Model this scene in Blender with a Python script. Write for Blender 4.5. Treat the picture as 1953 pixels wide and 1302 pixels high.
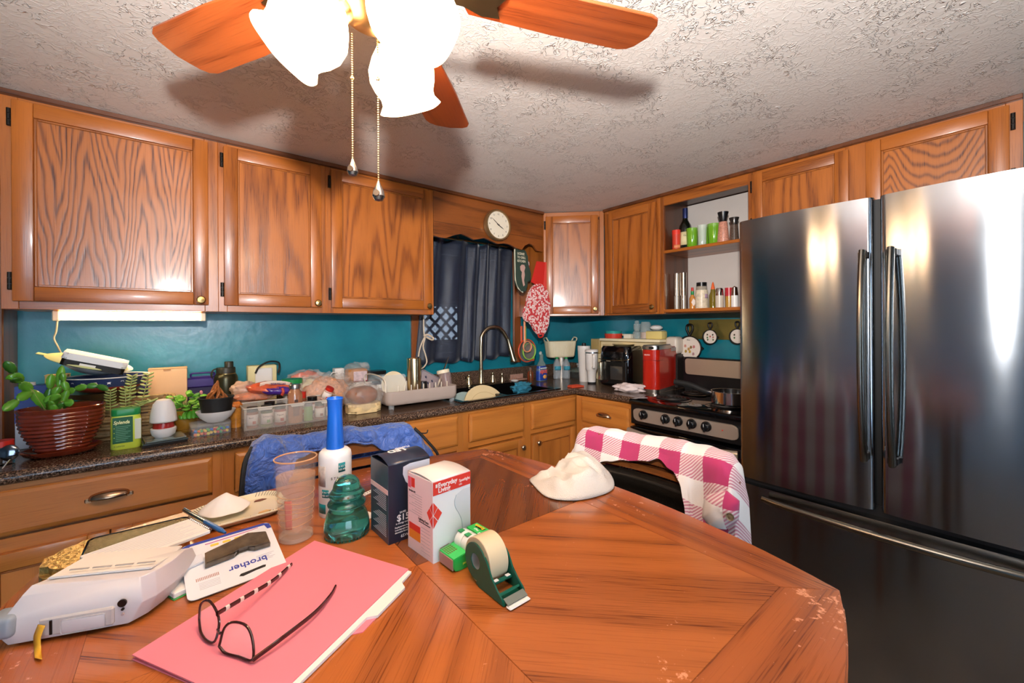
import bpy, bmesh, math, random
from mathutils import Vector, Matrix, Euler, noise
random.seed(7)
R = math.radians
SC = bpy.context.scene
COL = SC.collection
for o in list(bpy.data.objects): bpy.data.objects.remove(o, do_unlink=True)

# ---------------------------------------------------------------- camera
FPX, PCX, PCY, EYE, YAW, ROLL = 786.0, 976.5, 620.5, 1.325, R(38.8), 0.0060
cd = bpy.data.cameras.new('camera'); cam = bpy.data.objects.new('camera', cd); COL.objects.link(cam)
cd.sensor_width = 36.0; cd.sensor_fit = 'HORIZONTAL'; cd.lens = FPX / 1953 * 36.0
cd.shift_x = 0.0; cd.shift_y = (PCY - 651) / 1953
cd.clip_start = 0.02; cd.clip_end = 50
cam.matrix_world = Matrix.Translation((0, 0, EYE)) @ Matrix.Rotation(-YAW, 4, 'Z') @ Matrix.Rotation(R(90), 4, 'X') @ Matrix.Rotation(-ROLL, 4, 'Z')
SC.camera = cam

# ---------------------------------------------------------------- world, lights, exposure
W = bpy.data.worlds.new('world'); SC.world = W; W.use_nodes = True
wn = W.node_tree.nodes; wn['Background'].inputs[0].default_value = (0.60, 0.78, 1.0, 1); wn['Background'].inputs[1].default_value = 8.0
SC.view_settings.view_transform = 'Standard'; SC.view_settings.look = 'None'
SC.view_settings.gamma = 1.0; SC.view_settings.use_curve_mapping = False
SC.view_settings.exposure = 0.15
SC.cycles.max_bounces = 10; SC.cycles.transparent_max_bounces = 16
SC.cycles.transmission_bounces = 8; SC.cycles.sample_clamp_indirect = 6.0
SC.cycles.use_denoising = True

def lamp(name, kind, loc, power, color, size=0.1, rot=(0, 0, 0), label=None, size_y=None):
    l = bpy.data.lights.new(name, kind); l.energy = power; l.color = color
    if kind == 'POINT': l.shadow_soft_size = size
    if kind == 'AREA':
        l.size = size
        if size_y: l.shape = 'RECTANGLE'; l.size_y = size_y
    o = bpy.data.objects.new(name, l); COL.objects.link(o); o.location = loc; o.rotation_euler = rot
    return o
FLASH = lamp('photographer_flash', 'SPOT', (-0.05, -0.03, 1.62), 205, (1.0, 0.96, 0.93), 0.03, rot=(R(90 + 36), 0, -YAW - R(6)))
FLASH.data.spot_size = R(150); FLASH.data.spot_blend = .75; FLASH.data.shadow_soft_size = .03
FAN = (0.265, 0.707, 1.93)
KITL = [39, 159, -81]
TUBE_EMIT, SHADE_EMIT = 44.0, 12.5

# ---------------------------------------------------------------- points from the calibrated camera (fixed numbers, real planes)
FW = Vector((math.sin(YAW), math.cos(YAW), 0)); RT = Vector((math.cos(YAW), -math.sin(YAW), 0))
EYEV = Vector((0, 0, EYE))
def ray(px, py):
    dx, dy = px - PCX, py - PCY; c, s = math.cos(ROLL), math.sin(ROLL)
    x = dx * c - dy * s; y = dy * c + dx * s
    return FW + RT * (x / FPX) + Vector((0, 0, -y / FPX))
def az(px, py, z): r = ray(px, py); return r * ((z - EYE) / r.z) + EYEV
def ay(px, py, y): r = ray(px, py); return r * (y / r.y) + EYEV
def ax(px, py, x): r = ray(px, py); return r * (x / r.x) + EYEV
def deep(v): return v.dot(FW)

# ---------------------------------------------------------------- materials
def srgb(h):
    h = h.lstrip('#'); c = [int(h[i:i + 2], 16) / 255 for i in (0, 2, 4)]
    return tuple((x / 12.92 if x <= .04045 else ((x + .055) / 1.055) ** 2.4) for x in c) + (1,)
MATS = {}
def newmat(name):
    m = bpy.data.materials.new(name); m.use_nodes = True
    return m, m.node_tree.nodes, m.node_tree.links, m.node_tree.nodes['Principled BSDF']
def setp(b, **k):
    for a, v in k.items(): b.inputs[a].default_value = v
def mat(name, col, rough=.5, metal=0, trans=0, ior=1.45, alpha=1, emit=0, ecol=None, bump=0, bscale=60, var=0, vscale=8, coat=0, sub=0, stretch=None, spec=.5, gen=False):
    if name in MATS: return MATS[name]
    m, n, l, b = newmat(name); c = srgb(col) if isinstance(col, str) else col
    b.inputs['Base Color'].default_value = c
    setp(b, Roughness=rough, Metallic=metal, IOR=ior, Alpha=alpha)
    b.inputs['Transmission Weight'].default_value = trans; b.inputs['Coat Weight'].default_value = coat
    b.inputs['Specular IOR Level'].default_value = spec
    if sub: b.inputs['Subsurface Weight'].default_value = sub; b.inputs['Subsurface Scale'].default_value = .01
    if emit: b.inputs['Emission Color'].default_value = srgb(ecol or col); b.inputs['Emission Strength'].default_value = emit
    if bump or var:
        tc = n.new('ShaderNodeTexCoord'); mp = n.new('ShaderNodeMapping'); l.new(tc.outputs['Object'], mp.inputs[0])
        if stretch: mp.inputs['Scale'].default_value = stretch
    if bump:
        t = n.new('ShaderNodeTexNoise'); t.inputs['Scale'].default_value = bscale; t.inputs['Detail'].default_value = 4
        l.new(mp.outputs[0], t.inputs[0]); bp = n.new('ShaderNodeBump'); bp.inputs['Strength'].default_value = bump; bp.inputs['Distance'].default_value = .004
        l.new(t.outputs[0], bp.inputs['Height']); l.new(bp.outputs[0], b.inputs['Normal'])
    if var:
        t = n.new('ShaderNodeTexNoise'); t.inputs['Scale'].default_value = vscale; t.inputs['Detail'].default_value = 5
        l.new(mp.outputs[0], t.inputs[0]); r = n.new('ShaderNodeValToRGB')
        r.color_ramp.elements[0].position = .3; r.color_ramp.elements[1].position = .7
        r.color_ramp.elements[0].color = tuple(x * (1 - var) for x in c[:3]) + (1,)
        r.color_ramp.elements[1].color = tuple(min(1, x * (1 + var * .6)) for x in c[:3]) + (1,)
        l.new(t.outputs[0], r.inputs[0]); l.new(r.outputs[0], b.inputs['Base Color'])
    MATS[name] = m; return m

def math_n(n, l, op, a, b=None, c=None):
    x = n.new('ShaderNodeMath'); x.operation = op
    for i, v in enumerate((a, b, c)):
        if v is None: continue
        if isinstance(v, (int, float)): x.inputs[i].default_value = v
        else: l.new(v, x.inputs[i])
    return x.outputs[0]

def wood(name, light, dark, axis='z', freq=3.0, rings=16, rough=.34, dist=.25, contrast=1.0, coat=.2, pore=1.0, wear=0, elong=.09, arch=None):
    """oak-like veneer: contour lines of a slow stretched field (cathedrals) + long fine pores along the grain"""
    if name in MATS: return MATS[name]
    m, n, l, b = newmat(name)
    tc = n.new('ShaderNodeTexCoord'); oi = n.new('ShaderNodeObjectInfo')
    off = math_n(n, l, 'MULTIPLY', oi.outputs['Random'], 37.0)
    cx = n.new('ShaderNodeCombineXYZ')
    for i in range(3): l.new(off, cx.inputs[i])
    add = n.new('ShaderNodeVectorMath'); add.operation = 'ADD'; l.new(tc.outputs['Object'], add.inputs[0]); l.new(cx.outputs[0], add.inputs[1])
    i = 'xyz'.index(axis)
    def mapped(s, along):
        mp = n.new('ShaderNodeMapping'); v = [s] * 3; v[i] = s * along; mp.inputs['Scale'].default_value = v
        l.new(add.outputs[0], mp.inputs[0]); return mp.outputs[0]
    t1 = n.new('ShaderNodeTexNoise'); t1.inputs['Scale'].default_value = 1; t1.inputs['Detail'].default_value = 1.2; t1.inputs['Roughness'].default_value = .35
    l.new(mapped(freq, elong), t1.inputs[0])
    t1b = n.new('ShaderNodeTexNoise'); t1b.inputs['Scale'].default_value = 1; t1b.inputs['Detail'].default_value = 3
    l.new(mapped(60, .12), t1b.inputs[0])
    v = math_n(n, l, 'MULTIPLY', t1.outputs[0], rings * 6.28)
    if arch:   # plain-sliced veneer: rows of tall nested peaks (period, peak height, lines per metre)
        per, amp, lpm = arch
        sx = n.new('ShaderNodeSeparateXYZ'); l.new(tc.outputs['Object'], sx.inputs[0]); wv = n.new('ShaderNodeTexNoise'); wv.inputs['Scale'].default_value = 1; l.new(mapped(9, .25), wv.inputs[0])
        ph = math_n(n, l, 'ADD', math_n(n, l, 'MULTIPLY', sx.outputs[0], 1 / per), math_n(n, l, 'MULTIPLY', wv.outputs[0], .55))
        fr_ = math_n(n, l, 'ABSOLUTE', math_n(n, l, 'SUBTRACT', math_n(n, l, 'FRACT', ph), .5))
        pk = math_n(n, l, 'MULTIPLY', math_n(n, l, 'SQRT', math_n(n, l, 'MULTIPLY_ADD', fr_, fr_, .004)), -2 * amp)
        fld = math_n(n, l, 'SUBTRACT', sx.outputs[2], pk)
        v = math_n(n, l, 'ADD', math_n(n, l, 'MULTIPLY', fld, lpm * 6.28), math_n(n, l, 'MULTIPLY', t1.outputs[0], 9.0 if lpm > 15 else 3.0))
    v = math_n(n, l, 'ADD', v, math_n(n, l, 'MULTIPLY', t1b.outputs[0], dist * 8))
    s = math_n(n, l, 'MULTIPLY_ADD', math_n(n, l, 'SINE', v), .5, .5)
    s = math_n(n, l, 'POWER', s, 2.6)
    t2 = n.new('ShaderNodeTexNoise'); t2.inputs['Scale'].default_value = 1; t2.inputs['Detail'].default_value = 3
    l.new(mapped(420, .022), t2.inputs[0])
    p = n.new('ShaderNodeMapRange'); p.inputs['From Min'].default_value = .52; p.inputs['From Max'].default_value = .72
    l.new(t2.outputs[0], p.inputs['Value'])
    f = math_n(n, l, 'MULTIPLY', s, math_n(n, l, 'MULTIPLY_ADD', p.outputs[0], .55, .5))
    f = math_n(n, l, 'ADD', math_n(n, l, 'MULTIPLY', f, .85 * contrast), math_n(n, l, 'MULTIPLY', p.outputs[0], .28 * pore))
    t3 = n.new('ShaderNodeTexNoise'); t3.inputs['Scale'].default_value = 1; t3.inputs['Detail'].default_value = 2
    l.new(mapped(5, .4), t3.inputs[0])
    r = n.new('ShaderNodeValToRGB'); L = srgb(light); D = srgb(dark)
    r.color_ramp.elements[0].color = L; r.color_ramp.elements[1].color = D; r.color_ramp.elements[1].position = .95
    l.new(f, r.inputs[0])
    hs = n.new('ShaderNodeHueSaturation'); l.new(r.outputs[0], hs.inputs['Color'])
    l.new(math_n(n, l, 'MULTIPLY_ADD', t3.outputs[0], .5, .75), hs.inputs['Value'])
    out = hs.outputs[0]
    if wear:
        w = n.new('ShaderNodeTexNoise'); w.inputs['Scale'].default_value = 55; w.inputs['Detail'].default_value = 6; w.inputs['Roughness'].default_value = .7
        l.new(tc.outputs['Object'], w.inputs[0])
        w2 = n.new('ShaderNodeTexNoise'); w2.inputs['Scale'].default_value = 5; l.new(tc.outputs['Object'], w2.inputs[0])
        mm = n.new('ShaderNodeMapRange'); mm.inputs['From Min'].default_value = .745; mm.inputs['From Max'].default_value = .785
        l.new(math_n(n, l, 'ADD', math_n(n, l, 'MULTIPLY', w.outputs[0], .75), math_n(n, l, 'MULTIPLY', w2.outputs[0], .5)), mm.inputs['Value'])
        mx = n.new('ShaderNodeMixRGB'); l.new(mm.outputs[0], mx.inputs[0]); l.new(out, mx.inputs[1]); mx.inputs[2].default_value = srgb('#e0956a')
        mx.use_clamp = True; out = mx.outputs[0]
    l.new(out, b.inputs['Base Color'])
    b.inputs['Roughness'].default_value = rough; b.inputs['Coat Weight'].default_value = coat; b.inputs['Coat Roughness'].default_value = .12
    bp = n.new('ShaderNodeBump'); bp.inputs['Strength'].default_value = .12; bp.inputs['Distance'].default_value = .002; bp.invert = True
    l.new(f, bp.inputs['Height']); l.new(bp.outputs[0], b.inputs['Normal'])
    MATS[name] = m; return m

# ---------------------------------------------------------------- geometry builder
class G:
    def __init__(s): s.bm = bmesh.new(); s.M = Matrix.Identity(4)
    def _v(s, p): return s.bm.verts.new(s.M @ Vector(p))
    def box(s, x0, x1, y0, y1, z0, z1, b=0, seg=1):
        v = [s._v(p) for p in ((x0, y0, z0), (x1, y0, z0), (x1, y1, z0), (x0, y1, z0), (x0, y0, z1), (x1, y0, z1), (x1, y1, z1), (x0, y1, z1))]
        fs = [s.bm.faces.new([v[i] for i in q]) for q in ((3, 2, 1, 0), (4, 5, 6, 7), (0, 1, 5, 4), (1, 2, 6, 5), (2, 3, 7, 6), (3, 0, 4, 7))]
        if b:
            es = list({e for f in fs for e in f.edges})
            bmesh.ops.bevel(s.bm, geom=es, offset=b, segments=seg, affect='EDGES', profile=.5)
        return s
    def lathe(s, prof, n=28, c=(0, 0, 0), sx=1, sy=1, cap=True, wob=None):
        rings = []
        for (r, z) in prof:
            if r < 1e-6: rings.append([s._v((c[0], c[1], c[2] + z))])
            else: rings.append([s._v((c[0] + r * sx * math.cos(2 * math.pi * i / n) * (wob(i / n, z) if wob else 1), c[1] + r * sy * math.sin(2 * math.pi * i / n) * (wob(i / n, z) if wob else 1), c[2] + z)) for i in range(n)])
        for a, b in zip(rings, rings[1:]):
            if len(a) == 1 and len(b) == 1: continue
            for i in range(n):
                j = (i + 1) % n
                if len(a) == 1: s.bm.faces.new((a[0], b[j], b[i]))
                elif len(b) == 1: s.bm.faces.new((a[i], a[j], b[0]))
                else: s.bm.faces.new((a[i], a[j], b[j], b[i]))
        if cap:
            if len(rings[0]) > 1: s.bm.faces.new(rings[0][::-1])
            if len(rings[-1]) > 1: s.bm.faces.new(rings[-1])
        return s
    def cyl(s, r, z0, z1, n=24, c=(0, 0, 0), r2=None):
        return s.lathe([(r, z0), (r if r2 is None else r2, z1)], n, c)
    def tube(s, pts, r, n=10, closed=False, flat=1.0):
        pts = [Vector(p) for p in pts]; k = len(pts); rr = r if isinstance(r, (list, tuple)) else [r] * k
        rings = []; up = None
        for i, p in enumerate(pts):
            if closed: t = pts[(i + 1) % k] - pts[i - 1]
            else: t = pts[min(i + 1, k - 1)] - pts[max(i - 1, 0)]
            t.normalize()
            if up is None:
                up = Vector((0, 0, 1)) if abs(t.z) < .9 else Vector((1, 0, 0))
            u = (up - t * up.dot(t)).normalized(); w = t.cross(u); up = u
            rings.append([s._v(p + (u * math.cos(2 * math.pi * j / n) * flat + w * math.sin(2 * math.pi * j / n)) * rr[i]) for j in range(n)])
        m = k if closed else k - 1
        for i in range(m):
            a, b = rings[i], rings[(i + 1) % k]
            for j in range(n): s.bm.faces.new((a[j], a[(j + 1) % n], b[(j + 1) % n], b[j]))
        if not closed: s.bm.faces.new(rings[0][::-1]); s.bm.faces.new(rings[-1])
        return s
    def sphere(s, r, c=(0, 0, 0), u=16, v=10, sc=(1, 1, 1)):
        M = s.M @ Matrix.Translation(c) @ Matrix.Diagonal((sc[0], sc[1], sc[2], 1))
        bmesh.ops.create_uvsphere(s.bm, u_segments=u, v_segments=v, radius=r, matrix=M); return s
    def prism(s, poly, z0, z1, b=0):
        """polygon in local XY, from z0 to z1"""
        a = [s._v((p[0], p[1], z0)) for p in poly]; c = [s._v((p[0], p[1], z1)) for p in poly]; k = len(poly)
        fs = [s.bm.faces.new(a[::-1]), s.bm.faces.new(c)]
        for i in range(k): fs.append(s.bm.faces.new((a[i], a[(i + 1) % k], c[(i + 1) % k], c[i])))
        if b: bmesh.ops.bevel(s.bm, geom=list(fs[0].edges) + list(fs[1].edges), offset=b, segments=2, affect='EDGES')
        return s
    def sheet(s, fn, nu, nv, uv=None, closed_u=False):
        L = s.bm.loops.layers.uv.verify() if uv else None
        g = [[s._v(fn(i / nu, j / nv)) for i in range(nu if closed_u else nu + 1)] for j in range(nv + 1)]
        for j in range(nv):
            for i in range(nu):
                i2 = (i + 1) % nu if closed_u else i + 1
                f = s.bm.faces.new((g[j][i], g[j][i2], g[j + 1][i2], g[j + 1][i]))
                if L:
                    for lp, (a, b) in zip(f.loops, ((i, j), (i + 1, j), (i + 1, j + 1), (i, j + 1))): lp[L].uv = (a / nu * uv[0], b / nv * uv[1])
        return s
def bez(pts, n=24):
    """smooth curve through points (Catmull-Rom)"""
    P = [Vector(p) for p in pts]; P = [P[0] * 2 - P[1]] + P + [P[-1] * 2 - P[-2]]; out = []
    k = len(P) - 3
    for i in range(k):
        m = max(2, n // k)
        for j in range(m):
            t = j / m; a, b, c, d = P[i:i + 4]
            out.append(.5 * ((2 * b) + (c - a) * t + (2 * a - 5 * b + 4 * c - d) * t * t + (3 * b - a - 3 * c + d) * t ** 3))
    out.append(P[-2].copy()); return out
def lerpf(xs, ys, x):
    if x <= xs[0]: return ys[0]
    for a, b, c, d in zip(xs, xs[1:], ys, ys[1:]):
        if x <= b: t = (x - a) / (b - a); t = t * t * (3 - 2 * t); return c + (d - c) * t
    return ys[-1]

def thing(name, label, cat, loc=(0, 0, 0), rz=0, group=None, rot=None):
    o = bpy.data.objects.new(name, None); COL.objects.link(o); o.empty_display_size = .05
    o.location = loc; o.rotation_euler = rot if rot else (0, 0, rz)
    o['label'] = label; o['category'] = cat
    if group: o['group'] = group
    return o
def P(parent, name, g, m, label=None, loc=None, rot=None, solid=0, sub=0, sharp=35, flat=False, kind=None, soff=0):
    me = bpy.data.meshes.new(name)
    bmesh.ops.recalc_face_normals(g.bm, faces=g.bm.faces); g.bm.to_mesh(me); g.bm.free()
    o = bpy.data.objects.new(name, me); COL.objects.link(o); me.materials.append(m)
    if not flat:
        for p in me.polygons: p.use_smooth = True
        try: me.set_sharp_from_angle(angle=R(sharp))
        except Exception: pass
    if parent: o.parent = parent
    if loc: o.location = loc
    if rot: o.rotation_euler = rot
    if solid: md = o.modifiers.new('s', 'SOLIDIFY'); md.thickness = solid; md.offset = soff
    if sub: md = o.modifiers.new('u', 'SUBSURF'); md.levels = sub; md.render_levels = sub
    if label: o['label'] = label
    if kind: o['kind'] = kind
    return o
def top(o, label, cat, group=None):
    o['label'] = label; o['category'] = cat
    if group: o['group'] = group
    return o
def struct(name, g, m, **k): o = P(None, name, g, m, **k); o['kind'] = 'structure'; return o
def text(parent, body, size, m, loc, rot=(R(90), 0, 0), name='lettering', ext=.0003, align='LEFT', bold=0, sx=1, shear=0):
    cu = bpy.data.curves.new(name, 'FONT'); cu.body = body; cu.size = size; cu.extrude = ext; cu.align_x = align; cu.offset = bold; cu.resolution_u = 3; cu.shear = shear
    t = bpy.data.objects.new(name, cu); me = bpy.data.meshes.new_from_object(t); bpy.data.objects.remove(t)
    for v in me.vertices: v.co.x *= sx
    o = bpy.data.objects.new(name, me); COL.objects.link(o); me.materials.clear(); me.materials.append(m); o.parent = parent; o.location = loc; o.rotation_euler = rot
    return o
def dup(root, loc, rz=None, label=None, group=None, rot=None):
    r = root.copy(); COL.objects.link(r); r.location = loc
    if rz is not None: r.rotation_euler = (0, 0, rz)
    if rot: r.rotation_euler = rot
    if label: r['label'] = label
    if group: r['group'] = group
    for ch in list(root.children):
        c = ch.copy(); COL.objects.link(c); c.parent = r
        for g in list(ch.children):
            d = g.copy(); COL.objects.link(d); d.parent = c
    return r

# ---------------------------------------------------------------- palette
OAKL, OAKD = '#ab6022', '#622c0c'
OAK_V = wood('oak_vertical', OAKL, OAKD, 'z', freq=4.5, rings=10)
OAK_H = wood('oak_horizontal', OAKL, OAKD, 'x', freq=4.5, rings=6)
OAK_P = wood('oak_cathedral_panel', '#ae6224', '#60290b', 'z', freq=7, rings=9, contrast=1.1)
OAK_A = wood('oak_arched_panel', '#ae6224', '#54240a', 'z', freq=4, arch=(.165, .80, 6), contrast=1.5, dist=.12)
OAK_G = wood('oak_low_arched_panel', '#ae6224', '#54240a', 'z', freq=4, arch=(.30, -.20, 24), contrast=1.4, dist=.12)
OAK_B = wood('oak_base_horizontal', '#cf8238', '#a05820', 'x', freq=5, rings=7, contrast=.7, pore=.5)
OAK_BV = wood('oak_base_vertical', '#cb7e36', '#a05820', 'z', freq=5, rings=7, contrast=.7, pore=.5)
OAK_DK = wood('oak_valance', '#8c4c1e', '#4a220a', 'x', freq=6, rings=6)
DARKW = wood('dark_walnut_trim', '#6b3a1c', '#32180a', 'x', freq=4, rings=6)
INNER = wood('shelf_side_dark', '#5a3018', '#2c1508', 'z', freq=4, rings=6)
BRASS = mat('aged_brass', '#b59660', .28, 1)
BRONZE = mat('antique_bronze', '#b8977a', .25, 1)
NICKEL = mat('brushed_nickel', '#b8a890', .3, 1)
CHROME = mat('chrome', '#d8d8d8', .12, 1)
STEEL = mat('stainless', '#b9b3a8', .25, 1)
BLACKM = mat('black_hinge', '#1d1712', .45, .4)
BLACK = mat('black_plastic', '#121214', .3)
BLACKG = mat('black_gloss', '#08080a', .08, coat=.5)
BLACKR = mat('matte_black', '#1a1a1a', .6)
WHITE = mat('white_plastic', '#e9e6e2', .35)
CREAM = mat('cream_plastic', '#e2d3b0', .4)
PAPER = mat('white_paper', '#eeeae4', .7)
GREEN = mat('green_plastic', '#1e8a45', .35)
RED = mat('red_plastic', '#c32a1c', .35)
ORANGE = mat('orange_plastic', '#e3622a', .4)
INK = mat('black_ink', '#26221f', .6)
WINK = mat('white_ink', '#f0eeea', .6)
REDINK = mat('red_ink', '#d93a2c', .6)
GLASS = mat('clear_glass', '#ffffff', .02, trans=1, ior=1.35)
CLEAR = mat('clear_plastic', '#e8eef0', .12, alpha=.22)
FROST = mat('frosted_plastic', '#e6dfd6', .4, alpha=.20)
BAG = mat('crinkled_cellophane', '#f4ece4', .12, alpha=.17, coat=1.0, bump=1.0, bscale=40)
# ================================================================= STRUCTURE
YB, XR, ZC, CT = 2.47, 2.64, 2.13, .91
XL, YF = -1.9, -2.4
def teal_wall():
    m, n, l, b = newmat('teal_wall_paint')
    tc = n.new('ShaderNodeTexCoord'); t = n.new('ShaderNodeTexNoise'); t.inputs['Scale'].default_value = 7; t.inputs['Detail'].default_value = 6
    l.new(tc.outputs['Object'], t.inputs[0]); r = n.new('ShaderNodeValToRGB')
    r.color_ramp.elements[0].color = srgb('#0b6f80'); r.color_ramp.elements[0].position = .35; r.color_ramp.elements[1].color = srgb('#1a8290'); r.color_ramp.elements[1].position = .75
    l.new(t.outputs[0], r.inputs[0]); l.new(r.outputs[0], b.inputs['Base Color']); b.inputs['Roughness'].default_value = .3
    t2 = n.new('ShaderNodeTexNoise'); t2.inputs['Scale'].default_value = 25; t2.inputs['Detail'].default_value = 5; l.new(tc.outputs['Object'], t2.inputs[0])
    bp = n.new('ShaderNodeBump'); bp.inputs['Strength'].default_value = .25; bp.inputs['Distance'].default_value = .004; l.new(t2.outputs[0], bp.inputs['Height']); l.new(bp.outputs[0], b.inputs['Normal'])
    return m
TEAL = teal_wall()
def ceil_mat():
    m, n, l, b = newmat('stomped_ceiling_texture')
    tc = n.new('ShaderNodeTexCoord')
    a = n.new('ShaderNodeTexNoise'); a.inputs['Scale'].default_value = 30; a.inputs['Detail'].default_value = 3; a.inputs['Distortion'].default_value = 1.4
    msk = n.new('ShaderNodeTexNoise'); msk.inputs['Scale'].default_value = 7; msk.inputs['Detail'].default_value = 3
    c = n.new('ShaderNodeTexNoise'); c.inputs['Scale'].default_value = 55; c.inputs['Detail'].default_value = 2
    for x in (a, msk, c): l.new(tc.outputs['Object'], x.inputs[0])
    rid = math_n(n, l, 'ABSOLUTE', math_n(n, l, 'SUBTRACT', a.outputs[0], .5))
    mr = n.new('ShaderNodeMapRange'); mr.inputs['From Min'].default_value = 0.0; mr.inputs['From Max'].default_value = .045; mr.inputs['To Min'].default_value = 1; mr.inputs['To Max'].default_value = 0; l.new(rid, mr.inputs['Value'])
    mk = n.new('ShaderNodeMapRange'); mk.inputs['From Min'].default_value = .47; mk.inputs['From Max'].default_value = .60; l.new(msk.outputs[0], mk.inputs['Value'])
    h = math_n(n, l, 'MULTIPLY', mr.outputs[0], math_n(n, l, 'MULTIPLY_ADD', mk.outputs[0], .92, .08))
    h = math_n(n, l, 'ADD', h, math_n(n, l, 'MULTIPLY', c.outputs[0], .12))
    bp = n.new('ShaderNodeBump'); bp.inputs['Strength'].default_value = .7; bp.inputs['Distance'].default_value = .010; l.new(h, bp.inputs['Height']); l.new(bp.outputs[0], b.inputs['Normal'])
    b.inputs['Base Color'].default_value = srgb('#ddd5cd'); b.inputs['Roughness'].default_value = .45
    return m
def lamin():
    m, n, l, b = newmat('speckled_brown_laminate')
    tc = n.new('ShaderNodeTexCoord'); t = n.new('ShaderNodeTexNoise'); t.inputs['Scale'].default_value = 190; t.inputs['Detail'].default_value = 3; t.inputs['Roughness'].default_value = .7
    t2 = n.new('ShaderNodeTexVoronoi'); t2.inputs['Scale'].default_value = 260
    l.new(tc.outputs['Object'], t.inputs[0]); l.new(tc.outputs['Object'], t2.inputs[0])
    f = math_n(n, l, 'ADD', math_n(n, l, 'MULTIPLY', t.outputs[0], .8), math_n(n, l, 'MULTIPLY', t2.outputs['Distance'], .35))
    r = n.new('ShaderNodeValToRGB'); e = r.color_ramp.elements
    e[0].position = .42; e[0].color = srgb('#1a1310'); e[1].position = .78; e[1].color = srgb('#a08468')
    x = e.new(.54); x.color = srgb('#3d2e26'); x = e.new(.64); x.color = srgb('#6b5344')
    l.new(f, r.inputs[0]); l.new(r.outputs[0], b.inputs['Base Color']); b.inputs['Roughness'].default_value = .22
    return m
LAMIN = lamin()
struct('floor', G().box(XL - .1, XR + .1, YF - .1, YB + .1, -.06, 0), mat('vinyl_floor', '#8a7560', .4, var=.3, vscale=5))
struct('ceiling', G().box(XL - .1, XR + .1, YF - .1, YB + .1, ZC, ZC + .06), ceil_mat())
WX0, WX1, WZ0, WZ1 = 1.22, 1.99, 1.10, 1.86
g = G(); g.box(XL, WX0, YB, YB + .1, 0, ZC); g.box(WX1, XR + .1, YB, YB + .1, 0, ZC); g.box(WX0, WX1, YB, YB + .1, 0, WZ0); g.box(WX0, WX1, YB, YB + .1, WZ1, ZC)
struct('wall_back', g, TEAL)
struct('wall_right', G().box(XR, XR + .1, YF, YB, 0, ZC), TEAL)
WALLB = mat('muted_blue_wall', '#7b9cb8', .5, var=.1)
struct('wall_left', G().box(XL - .1, XL, YF, YB + .1, 0, ZC), WALLB)
g = G(); g.box(XL, -1.2, YF - .1, YF, 0, ZC); g.box(.6, XR + .1, YF - .1, YF, 0, ZC); g.box(-1.2, .6, YF - .1, YF, 0, .5); g.box(-1.2, .6, YF - .1, YF, 1.95, ZC)
struct('wall_front', g, WALLB)
g = G()
for a, b_, c, d in ((-1.25, -1.2, .45, 2.0), (.6, .65, .45, 2.0), (-1.2, .6, .45, .5), (-1.2, .6, 1.95, 2.0), (-.32, -.28, .5, 1.95)): g.box(a, b_, YF - .06, YF + .012, c, d, .002)
w2 = struct('window_2', g, mat('white_window_frame', '#dcdcd8', .4)); P(w2, 'pane', G().box(-1.2, .6, YF - .052, YF - .048, .5, 1.95), GLASS)
# window over the sink: frame, sash, panes
WFR = OAK_DK
g = G(); g.box(WX0 - .07, WX0, YB - .02, YB, WZ0 - .06, WZ1 + .06, .003); g.box(WX1, WX1 + .07, YB - .02, YB, WZ0 - .06, WZ1 + .06, .003)
w1 = struct('window_1', g, wood('casing_wood', '#8a4a20', '#4a220c', 'z'))
g = G(); 
for a, b_, c, d in ((WX0, WX0 + .04, WZ0, WZ1), (WX1 - .04, WX1, WZ0, WZ1), (WX0, WX1, WZ0, WZ0 + .04), (WX0, WX1, WZ1 - .04, WZ1), (WX0, WX1, 1.47, 1.50)): g.box(a, b_, YB + .03, YB + .07, c, d)
P(w1, 'window_sash', g, WHITE)
P(w1, 'pane', G().box(WX0 + .04, WX1 - .04, YB + .048, YB + .052, WZ0 + .04, 1.47), GLASS)
P(w1, 'pane', G().box(WX0 + .04, WX1 - .04, YB + .048, YB + .052, 1.50, WZ1 - .04), GLASS)
# dark boards added outside the window to block bright sky, round a white lattice
DK = mat('dark_blocker_and_slats', '#141518', .8)
for i, (a, b_, c, d, e_, f_) in enumerate(((.2, 3.2, 3.3, 3.35, 1.50, 2.4), (.2, 3.2, 3.3, 3.35, 0, 1.20), (.2, 3.2, 2.6, 3.35, 2.3, 2.36), (.2, .25, 2.6, 3.3, 0, 2.3), (3.15, 3.2, 2.6, 3.3, 0, 2.3), (2.0, 3.15, 3.25, 3.3, 1.15, 1.55))): struct('trim_%d' % (10 + i), G().box(a, b_, c, d, e_, f_), DK)
lt = thing('outdoor_lattice', 'white diagonal lattice outside, seen faintly through the navy curtain', 'lattice', (1.1, 3.28, 1.2))
for k in range(10):
    for s_ in (1, -1):
        g = G(); g.M = Matrix.Translation((k * .11, .006 * s_, .15)) @ Matrix.Rotation(R(45 * s_), 4, 'Y'); g.box(-.012, .012, -.004, .004, -.21, .21); P(lt, 'slat', g, DK)
# counter backsplash is part of the countertop; wood post at far left with hinge
t1 = struct('trim_1', G().box(-.72, -.497, 2.30, YB, 0, ZC, .004), wood('pantry_side_wood', '#7b431e', '#3d1c0a', 'z', freq=5, rings=8))
g = G(); g.box(-.60, -.53, 2.292, 2.2995, 1.30, 1.37, .001)
for k in range(3): g.cyl(.006, 1.303 + k * .022, 1.323 + k * .022, 12, (-.53, 2.29, 0))
P(t1, 'hinge', g, BRASS)
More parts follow.
